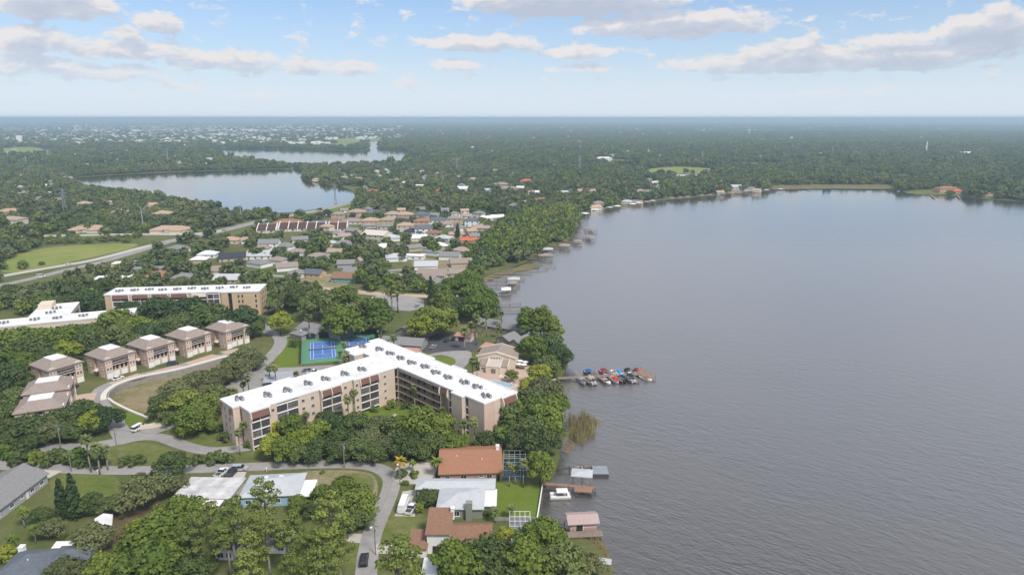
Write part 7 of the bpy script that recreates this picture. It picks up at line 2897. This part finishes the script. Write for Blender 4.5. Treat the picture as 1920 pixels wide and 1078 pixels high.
TP('oak', 1030, 642, 56, 'dark shore tree behind the clubhouse trees')
TP('dark', 1047, 662, 50, 'darkest tree leaning over the water above the dock')
TP('oak', 1028, 680, 48, 'oak overhanging the water just above the dock')
TP('cypress', 988, 598, 44, 'left of the tall cypresses standing in the inlet')
TP('cypress', 1014, 597, 47, 'middle of the tall cypresses standing in the inlet')
TP('cypress', 1036, 610, 39, 'right of the tall cypresses standing in the inlet')
TP('cypress', 1002, 612, 34, 'front cypress standing in the inlet')
TP('green', 1013, 868, 58, 'tall round green tree beside the dark pool cage', hs=1.25)
TP('palm', 955, 868, 20, 'left palm before the dark pool cage')
TP('palm', 966, 866, 19, 'middle palm before the dark pool cage')
TP('palm', 981, 870, 20, 'right palm before the dark pool cage')
TP('palm', 958, 943, 24, 'single short palm on the lakeside lawn', hs=.55)
TP('palm', 928, 948, 24, 'bushy palm at the corner of the pale grey hip roof', hs=.6)
TP('feather_palm', 817, 862, 32, 'green feather palm at the left end of the orange-brown roof')
TP('orange_palm', 750, 862, 32, 'orange-leaved palm at the street bend')
TP('feather_palm', 773, 866, 22, 'green palm right of the orange-leaved palm', hs=.8)
TP('bush', 753, 884, 26, 'dark round bush under the orange-leaved palm')
TP('bright_bush', 776, 886, 22, 'bright clipped bush on the driveway island')
TP('bush', 760, 903, 14, 'brownish bush at the driveway corner')
TP('oak', 803, 930, 46, 'dark dense small tree at the left end of the pale grey hip roof', hs=.8)
TP('lime', 786, 950, 20, 'thin pale tree in front of the camper', hs=1.1)
TP('bush', 815, 900, 16, 'hedge bush at the garage of the orange-brown house')
TP('bush', 915, 958, 16, 'dark bush at the chimney of the pale grey house')
TP('bush', 900, 898, 14, 'low bush between the two brown and grey houses')
TP('bright_bush', 603, 884, 10, 'small orange-tinged bush by the street in the sandy yard')
Z_ = 'bottom trees right of the street'
for x, y, w, k in ((748, 1056, 106, 'pine'), (853, 1050, 100, 'green'), (913, 1036, 96, 'oak'), (1015, 1004, 92, 'green'), (990, 1046, 96, 'green'), (1052, 1050, 100, 'oak'), (1096, 1056, 72, 'olive'), (948, 1000, 40, 'lime'), (880, 1062, 70, 'oak'), (945, 1066, 70, 'oak'), (1040, 1015, 60, 'green')):
    TP(k, x, y, w, None, Z_)
# round trees of the shore beyond
S_ = 'shore trees by the four docks'
for x, y, w, k in ((898, 573, 60, 'green'), (833, 560, 48, 'green'), (880, 540, 60, 'green'), (853, 540, 48, 'green'), (905, 556, 56, 'green'), (868, 572, 46, 'oak'), (925, 580, 30, 'oak'), (845, 580, 36, 'oak'), (878, 520, 44, 'green')):
    TP(k, x, y, w, None, S_)
for x, y, w in ((883, 598, 18), (870, 606, 22), (893, 601, 20), (940, 590, 15), (935, 602, 14), (912, 594, 16), (933, 620, 14), (905, 604, 16), (745, 540, 20), (733, 538, 18)):
    TP('palm', x, y, w, None, 'sabal palms round the grey lakeside houses')
TP('pine', 733, 538, 34, 'left of two tall pines with bare trunks on the brick street')
TP('pine', 744, 540, 30, 'right of two tall pines with bare trunks on the brick street')
TP('column', 808, 545, 14, 'dark narrow cypress at the end of the brick street', hs=1.15)
TP('column', 858, 432, 0.1 + 10, 'dark pointed tree by the tan-roofed house', hs=.8)

# -------- the woods: on a jittered grid, clear of water, roads, lawns and of the roofs that show
MANUAL = np.array([(t[1], t[2], PROTO[t[0]][0][2] * t[3] / 2) for t in TREES])
GRASS_PX = [[(515, 640), (528, 630), (567, 628), (690, 630), (695, 690), (512, 692)], [(0, 490), (60, 468), (130, 460), (255, 455), (262, 462), (160, 486), (60, 505), (0, 515)],
            [(30, 528), (75, 515), (125, 503), (128, 507), (90, 518), (50, 528)], [(455, 488), (500, 482), (520, 492), (505, 505), (460, 502)], [(775, 480), (870, 492), (880, 520), (800, 520), (770, 500)], [(540, 520), (640, 515), (660, 545), (560, 548)],
            [(600, 398), (662, 378), (668, 382), (640, 398), (610, 405)], [(1200, 318), (1270, 312), (1340, 316), (1330, 326), (1230, 326)], [(1395, 297), (1440, 296), (1470, 300), (1410, 302)], [(1100, 298), (1180, 300), (1230, 308), (1150, 312)],
            [(600, 262), (700, 258), (720, 264), (640, 270)], [(0, 278), (60, 275), (120, 290), (60, 295), (0, 292)], [(520, 270), (680, 268), (660, 279), (540, 277)], [(690, 552), (800, 552), (795, 585), (690, 578)],
            [(905, 519), (960, 498), (1040, 496), (930, 530)], [(1440, 357), (1450, 347), (1668, 346), (1690, 356)], [(1695, 359), (1740, 355), (1790, 356), (1800, 365), (1706, 365)]]
GRASS = [np.array([(p.x, p.y) for p in GP(q)]) for q in GRASS_PX + CLEAR_PX]
STR = [np.array(s) for s in STREETS]
kx = np.array([k[0] for k in KEEP])
ky = np.array([k[1] for k in KEEP])
kh = np.array([k[2] for k in KEEP])
kw = np.array([k[3] for k in KEEP])
KX, KY, KF = px_of(kx, ky, kh)
KB = px_of(kx, ky, kh * .68)[1]
KW = kw * F_PX / KF


def grid(r0, r1, sp, p_keep, x_lim=1.0):
    """points over the ground in view between two distances"""
    xs = np.arange(-r1 * .86, r1 * .86, sp)
    ys = np.arange(r0, r1, sp)
    X, Y = np.meshgrid(xs, ys)
    X = X.ravel() + rng.uniform(-.42, .42, X.size) * sp
    Y = Y.ravel() + rng.uniform(-.42, .42, Y.size) * sp
    k = (np.abs(X) < Y * .80 + 25) & (rng.uniform(size=X.size) < p_keep)
    return X[k], Y[k]


def clear(X, Y, W, Hh, margin=2.0):
    ok = ~on_water(X, Y)
    for dx, dy in ((margin, 0), (-margin, 0), (0, margin), (0, -margin)):
        ok &= ~on_water(X + dx, Y + dy)
    for s in STR:
        lo, hi = s.min(0) - 3, s.max(0) + 3
        c = (X > lo[0]) & (X < hi[0]) & (Y > lo[1]) & (Y < hi[1]) & ok
        if c.any():
            i = np.where(c)[0]
            bad = np.zeros(len(i), bool)
            for dx, dy in ((0, 0), (2.2, 0), (-2.2, 0), (0, 2.2), (0, -2.2)):
                bad |= inside(s, X[i] + dx, Y[i] + dy)
            ok[i[bad]] = False
    for s in GRASS:
        ok &= ~inside(s, X, Y)
    return ok


def hides_roof(X, Y, W, Hh):
    px, py0, f = px_of(X, Y, 0)
    py1 = px_of(X, Y, Hh)[1]
    hw = W / 2 * F_PX / f * .8
    bad = np.zeros(len(X), bool)
    for i in range(len(kx)):
        near = (Y < ky[i] + kw[i] + 2)
        top = KY[i] - 1.0
        bad |= near & (np.abs(px - KX[i]) < hw + KW[i] * .62) & (py1 < KB[i] - (KB[i] - top) * .25) & (py0 > top)
        bad |= (np.abs(X - kx[i]) < kw[i] + W * .3) & (np.abs(Y - ky[i]) < kw[i] * .8 + W * .3)
    return bad


VIS = [[(0, 500), (160, 484), (260, 455), (310, 440), (420, 420), (520, 398), (655, 374), (655, 384), (530, 408), (430, 436), (300, 462), (170, 500), (40, 532), (0, 534)], [(40, 435), (280, 433), (420, 425), (420, 436), (280, 446), (40, 450)],
       [(0, 490), (60, 468), (130, 460), (255, 455), (262, 462), (160, 486), (60, 505), (0, 515)], [(600, 538), (690, 546), (800, 550), (795, 582), (690, 572), (600, 545)], [(458, 490), (500, 484), (518, 492), (505, 503), (462, 500)], [(778, 482), (868, 494), (876, 518), (800, 516)],
       [(135, 332), (330, 322), (560, 316), (575, 338), (650, 352), (664, 366), (640, 380), (575, 389), (520, 389), (440, 378), (360, 369), (330, 362), (270, 353), (200, 348), (150, 341)], [(400, 280), (520, 280), (690, 283), (765, 283), (755, 298), (640, 303), (560, 305), (490, 298), (430, 290)],
       [(1205, 316), (1270, 311), (1335, 316), (1325, 324), (1230, 325)]]


EST = [[(645, 388), (720, 386), (880, 395), (935, 403), (928, 440), (870, 452), (760, 440), (690, 445), (655, 425), (590, 425), (590, 405)], [(470, 412), (600, 408), (660, 420), (660, 440), (480, 440)]]


def hides_view(X, Y, W, Hh):
    px, py0, f = px_of(X, Y, 0)
    py1 = px_of(X, Y, Hh)[1]
    hw = W / 2 * F_PX / f
    bad = np.zeros(len(X), bool)
    for v in VIS:
        for a, t in ((0, .05), (0, .35), (0, .7), (.7, .3), (-.7, .3)):
            bad |= inside(v, px + hw * a, py1 + (py0 - py1) * t)
    bad &= rng.uniform(size=len(X)) > np.where((py0 < 458) & (py0 > 402), .20, .04)
    for v in EST:
        bad |= inside(v, px, py1 + (py0 - py1) * .4) & (rng.uniform(size=len(X)) > .3)
    return bad


WOOD_PTS = []       # x, y, scale, height scale, kind, region


def add_woods(X, Y, sc, kinds, manual=True, keep_roofs=True, margin=2.5, flat=1.0):
    W = 10.6 * sc
    Hh = 8.8 * sc
    ok = clear(X, Y, W, Hh, margin)
    X, Y, sc = X[ok], Y[ok], sc[ok]
    if keep_roofs and len(X):
        ok = (~hides_roof(X, Y, 10.6 * sc, 8.8 * sc) | (rng.uniform(size=len(X)) < .16)) & ~hides_view(X, Y, 10.6 * sc, 8.8 * sc)
        X, Y, sc = X[ok], Y[ok], sc[ok]
    if manual:
        for mx, my, mr in MANUAL:
            ok = (X - mx) ** 2 + (Y - my) ** 2 > (mr * .8 + 3.5 * sc) ** 2
            X, Y, sc = X[ok], Y[ok], sc[ok]
    kd = rng.choice(kinds, len(X))
    for x, y, s, k in zip(X, Y, sc, kd):
        WOOD_PTS.append((x, y, s, s * flat * rng.uniform(.8, 1.25), int(k)))


def noise2(X, Y, s, seed=0):
    """cheap smooth field for patchiness"""
    r = np.random.default_rng(seed)
    v = 0
    for i in range(6):
        a, ph = r.uniform(0, 6.28, 2)
        k = s * r.uniform(.6, 2.2)
        v = v + np.sin((X * math.cos(a) + Y * math.sin(a)) * k + ph)
    return v / 6


# near belt behind the manual trees up to the lake neighbourhood
X, Y = grid(318, 760, 8.2, .80)
px, py, f = px_of(X, Y, 0)
d = noise2(X, Y, .035, 1)
k = (d > -.42) & (py < 592) & ~((px > 395) & (px < 505) & (py > 583)) & ~((px < 270) & (py > 598)) & ~((np.abs(X + 178) < 42) & (np.abs(Y - 364) < 14)) & ~((X < -180) & (np.abs(Y - 325) < 24)) & ~((py > 560) & (px > 600) & (px < 800)) & ~((py > 540) & (px > 840))
X, Y = X[k], Y[k]
add_woods(X, Y, rng.uniform(.65, 1.25, len(X)), [0, 1, 2, 3, 4], True)
# cypress wood along the shore, thick
SH_PX = [(905, 500), (935, 490), (985, 484), (1000, 474), (1030, 458), (1065, 444), (1078, 428), (1082, 408), (1050, 398), (1000, 405), (960, 420), (930, 440), (915, 470)]
sp = np.array([(p.x, p.y) for p in GP(SH_PX)])
X, Y = grid(440, 800, 6.5, .97)
k = inside(sp, X, Y)
X, Y = X[k], Y[k]
ok = ~hides_roof(X, Y, 10.6 * np.ones(len(X)), 9 * np.ones(len(X)))
for x, y in zip(X[ok], Y[ok]):
    if not on_water(np.array([x - 2]), np.array([y]))[0]:
        WOOD_PTS.append((x, y, rng.uniform(.95, 1.3), rng.uniform(1.25, 1.75), int(rng.choice([4, 5, 4, 5, 0]))))
X, Y = grid(760, 1500, 9.4, .95)
k = noise2(X, Y, .014, 13) > -.48
X, Y = X[k], Y[k]
add_woods(X, Y, rng.uniform(.55, 1.5, len(X)), [0, 1, 2, 3, 3, 4], False)
X, Y = grid(1500, 2700, 13.0, .92)
k = noise2(X, Y, .009, 14) > -.5
X, Y = X[k], Y[k]
add_woods(X, Y, rng.uniform(.7, 2.0, len(X)), [0, 1, 3, 3, 3, 4], False)
X, Y = grid(2700, 5200, 26.0, .88)
px, py, f = px_of(X, Y, 0)
k = (noise2(X, Y, .006, 4) > -.55) & ~((px < 700) & (py < 264) & (rng.uniform(size=len(X)) < .45))
add_woods(X[k], Y[k], rng.uniform(1.6, 2.9, k.sum()), [0, 0, 3, 3, 1, 4], False, True, 8, .5)
X, Y = grid(5200, 15000, 85.0, .8)
k = noise2(X, Y, .003, 5) > -.5
sc = rng.uniform(2.0, 4.6, k.sum())
ok = ~on_water(X[k], Y[k])
for x, y, s in zip(X[k][ok], Y[k][ok], sc[ok]):
    WOOD_PTS.append((x, y, s * 1.6, rng.uniform(.6, 1.3), int(rng.choice([0, 3]))))

# undergrowth near the shore and in the basin scrub: the left meadow shrubs
X, Y = grid(400, 640, 7.0, .75)
px, py, f = px_of(X, Y, 0)
scr = (inside(np.array([(80, 470), (150, 459), (260, 449), (270, 442), (90, 446), (40, 460)]), px, py) & (noise2(X, Y, .05, 9) > -.1)) | inside(np.array([(0, 514), (60, 504), (110, 493), (60, 496), (0, 505)]), px, py)
for x, y in zip(X[scr], Y[scr]):
    if clear(np.array([x]), np.array([y]), 4, 4)[0] or True:
        if not any(inside(s, np.array([x]), np.array([y]))[0] for s in STR):
            WOOD_PTS.append((x, y, rng.uniform(.35, .7), rng.uniform(.4, .8), int(rng.choice([4, 5, 2]))))

# -------- the trees that show largest become single things, copies share their meshes
REGION = [(lambda x, y: x > 905 and y > 395, 'tall cypress in the wood along the lake shore', 'cypress wood along the lake shore'),
          (lambda x, y: x < 420, 'oak in the woods between the buff block and the highway', 'woods left of the buff block'),
          (lambda x, y: y > 545, 'oak close behind the grey-roofed duplexes', 'oaks behind the duplexes'),
          (lambda x, y: x < 660, 'spreading oak in the left half of the middle neighbourhood', 'oaks in the left middle neighbourhood'),
          (lambda x, y: True, 'spreading oak in the right half of the middle neighbourhood', 'oaks in the right middle neighbourhood')]
KINDN = ['oak', 'olive', 'olive', 'oak', 'green', 'green']
CATN = {'palm': 'palm', 'feather_palm': 'palm', 'orange_palm': 'palm', 'bush': 'shrub', 'bright_bush': 'shrub', 'pine': 'pine'}
NAMEN = {'oak': 'oak_tree', 'olive': 'oak_tree', 'green': 'broadleaf_tree', 'lime': 'pale_green_tree', 'yellow': 'flowering_tree', 'pine': 'pine_tree', 'palm': 'palm_tree', 'feather_palm': 'feather_palm', 'orange_palm': 'orange_palm',
         'bush': 'bush', 'bright_bush': 'bush', 'dark': 'oak_tree', 'column': 'columnar_cypress', 'cypress': 'cypress_tree'}
TONE = {'oak': 'dark green', 'olive': 'grey-green', 'green': 'mid-green', 'lime': 'pale green', 'dark': 'very dark green', 'pine': 'yellowish flat-topped', 'bush': 'dark', 'bright_bush': 'bright green', 'palm': 'fan-leaved', 'cypress': 'tall green'}
NOUN = {'pine': 'pine', 'bush': 'shrub', 'bright_bush': 'shrub', 'palm': 'palm'}
size = []
for i, (x, y, s, h, k) in enumerate(WOOD_PTS):
    _, _, f = px_of(x, y, 0)
    px = 960 + F_PX * x / f
    size.append((s * 10.6 / f if -40 < px < 1960 else 0, i))
size.sort(reverse=True)
N_TREE = 298
budget = max(0, N_TREE - len(TREES))
take = set(i for s, i in size[:budget])
SINGLES = [list(t) for t in TREES]
for i in take:
    x, y, s, h, k = WOOD_PTS[i]
    fx, fy, f = px_of(x, y, 0)
    for test, lb, gr in REGION:
        if test(fx, fy):
            break
    kind = KINDN[k] if 'cypress' not in lb else 'cypress'
    pw, ph = PROTO[kind][0][2], PROTO[kind][0][3]
    SINGLES.append([kind, x, y, s * 10.6 / pw, h * 8.8 / ph, lb, gr])
# members of a group told apart by their order from the left
byg = {}
for i, t in enumerate(SINGLES):
    if t[5] is None or i >= len(TREES):
        byg.setdefault(t[6], []).append(t)
for gname, mem in byg.items():
    mem.sort(key=lambda t: float(px_of(t[1], t[2], 0)[0]))
    n = len(mem)
    for i, t in enumerate(mem):
        t[5] = f'{TONE.get(t[0], "green")} {NOUN.get(t[0], "tree")}, {place(i, n)} in the {gname}'
random.seed(77)
first = {}
for kind, x, y, sx, sz, lab, gr in SINGLES:
    v = random.randrange(len(PROTO[kind]))
    cm, tm, pw, ph = PROTO[kind][v]
    nm = NAMEN[kind]
    o = link(nm, None, None, (x, y, -.05), random.uniform(0, 6.28), (sx, sx, sz))
    tag(o, lab, CATN.get(kind, 'tree'), gr)
    if tm is not None:
        link('trunk', tm, o)
    link('crown', cm, o)

# -------- the remaining woods as one mass
rest = [WOOD_PTS[i] for i in range(len(WOOD_PTS)) if i not in take]
print('single trees', len(SINGLES), 'woods', len(rest))
R_ = np.array(rest)
coll = bpy.data.collections.new('wood_crowns')
for i, nm in enumerate(('far_oak', 'far_oak', 'far_oak', 'far_oak', 'far_green', 'far_green')):
    lst = PROTO[nm]
    cmesh = lst[i if nm == 'far_oak' else i - 4][0]
    ob = bpy.data.objects.new(f'{i}_wood_crown', cmesh)
    coll.objects.link(ob)
me = bpy.data.meshes.new('woods')
me.vertices.add(len(R_))
me.vertices.foreach_set('co', np.stack([R_[:, 0], R_[:, 1], np.full(len(R_), -.6)], 1).astype(np.float32).ravel())
a_ = me.attributes.new('wide', 'FLOAT', 'POINT')
a_.data.foreach_set('value', R_[:, 2].astype(np.float32))
a_ = me.attributes.new('tall', 'FLOAT', 'POINT')
a_.data.foreach_set('value', R_[:, 3].astype(np.float32))
a_ = me.attributes.new('sort', 'INT', 'POINT')
a_.data.foreach_set('value', R_[:, 4].astype(np.int32))
a_ = me.attributes.new('turn', 'FLOAT', 'POINT')
a_.data.foreach_set('value', rng.uniform(0, 6.28, len(R_)).astype(np.float32))
woods = link('woods', me)
woods['kind'] = 'stuff'
ng = bpy.data.node_groups.new('woods_spread', 'GeometryNodeTree')
ng.interface.new_socket('Geometry', in_out='INPUT', socket_type='NodeSocketGeometry')
ng.interface.new_socket('Geometry', in_out='OUTPUT', socket_type='NodeSocketGeometry')
nn = ng.nodes.new
gi, go = nn('NodeGroupInput'), nn('NodeGroupOutput')
ci = nn('GeometryNodeCollectionInfo')
ci.inputs['Collection'].default_value = coll
ci.inputs['Separate Children'].default_value = True
ci.inputs['Reset Children'].default_value = True
ip = nn('GeometryNodeInstanceOnPoints')
ip.inputs['Pick Instance'].default_value = True


def attr(nm, typ):
    n = nn('GeometryNodeInputNamedAttribute')
    n.data_type = typ
    n.inputs['Name'].default_value = nm
    return n.outputs['Attribute']


cs_ = nn('ShaderNodeCombineXYZ')
wd_ = attr('wide', 'FLOAT')
ng.links.new(wd_, cs_.inputs[0])
ng.links.new(wd_, cs_.inputs[1])
ng.links.new(attr('tall', 'FLOAT'), cs_.inputs[2])
cr_ = nn('ShaderNodeCombineXYZ')
ng.links.new(attr('turn', 'FLOAT'), cr_.inputs[2])
ng.links.new(gi.outputs[0], ip.inputs['Points'])
ng.links.new(ci.outputs[0], ip.inputs['Instance'])
ng.links.new(attr('sort', 'INT'), ip.inputs['Instance Index'])
e2r = nn('FunctionNodeEulerToRotation')
ng.links.new(cr_.outputs[0], e2r.inputs[0])
ng.links.new(e2r.outputs[0], ip.inputs['Rotation'])
ng.links.new(cs_.outputs[0], ip.inputs['Scale'])
ng.links.new(ip.outputs[0], go.inputs[0])
md = woods.modifiers.new('spread', 'NODES')
md.node_group = ng
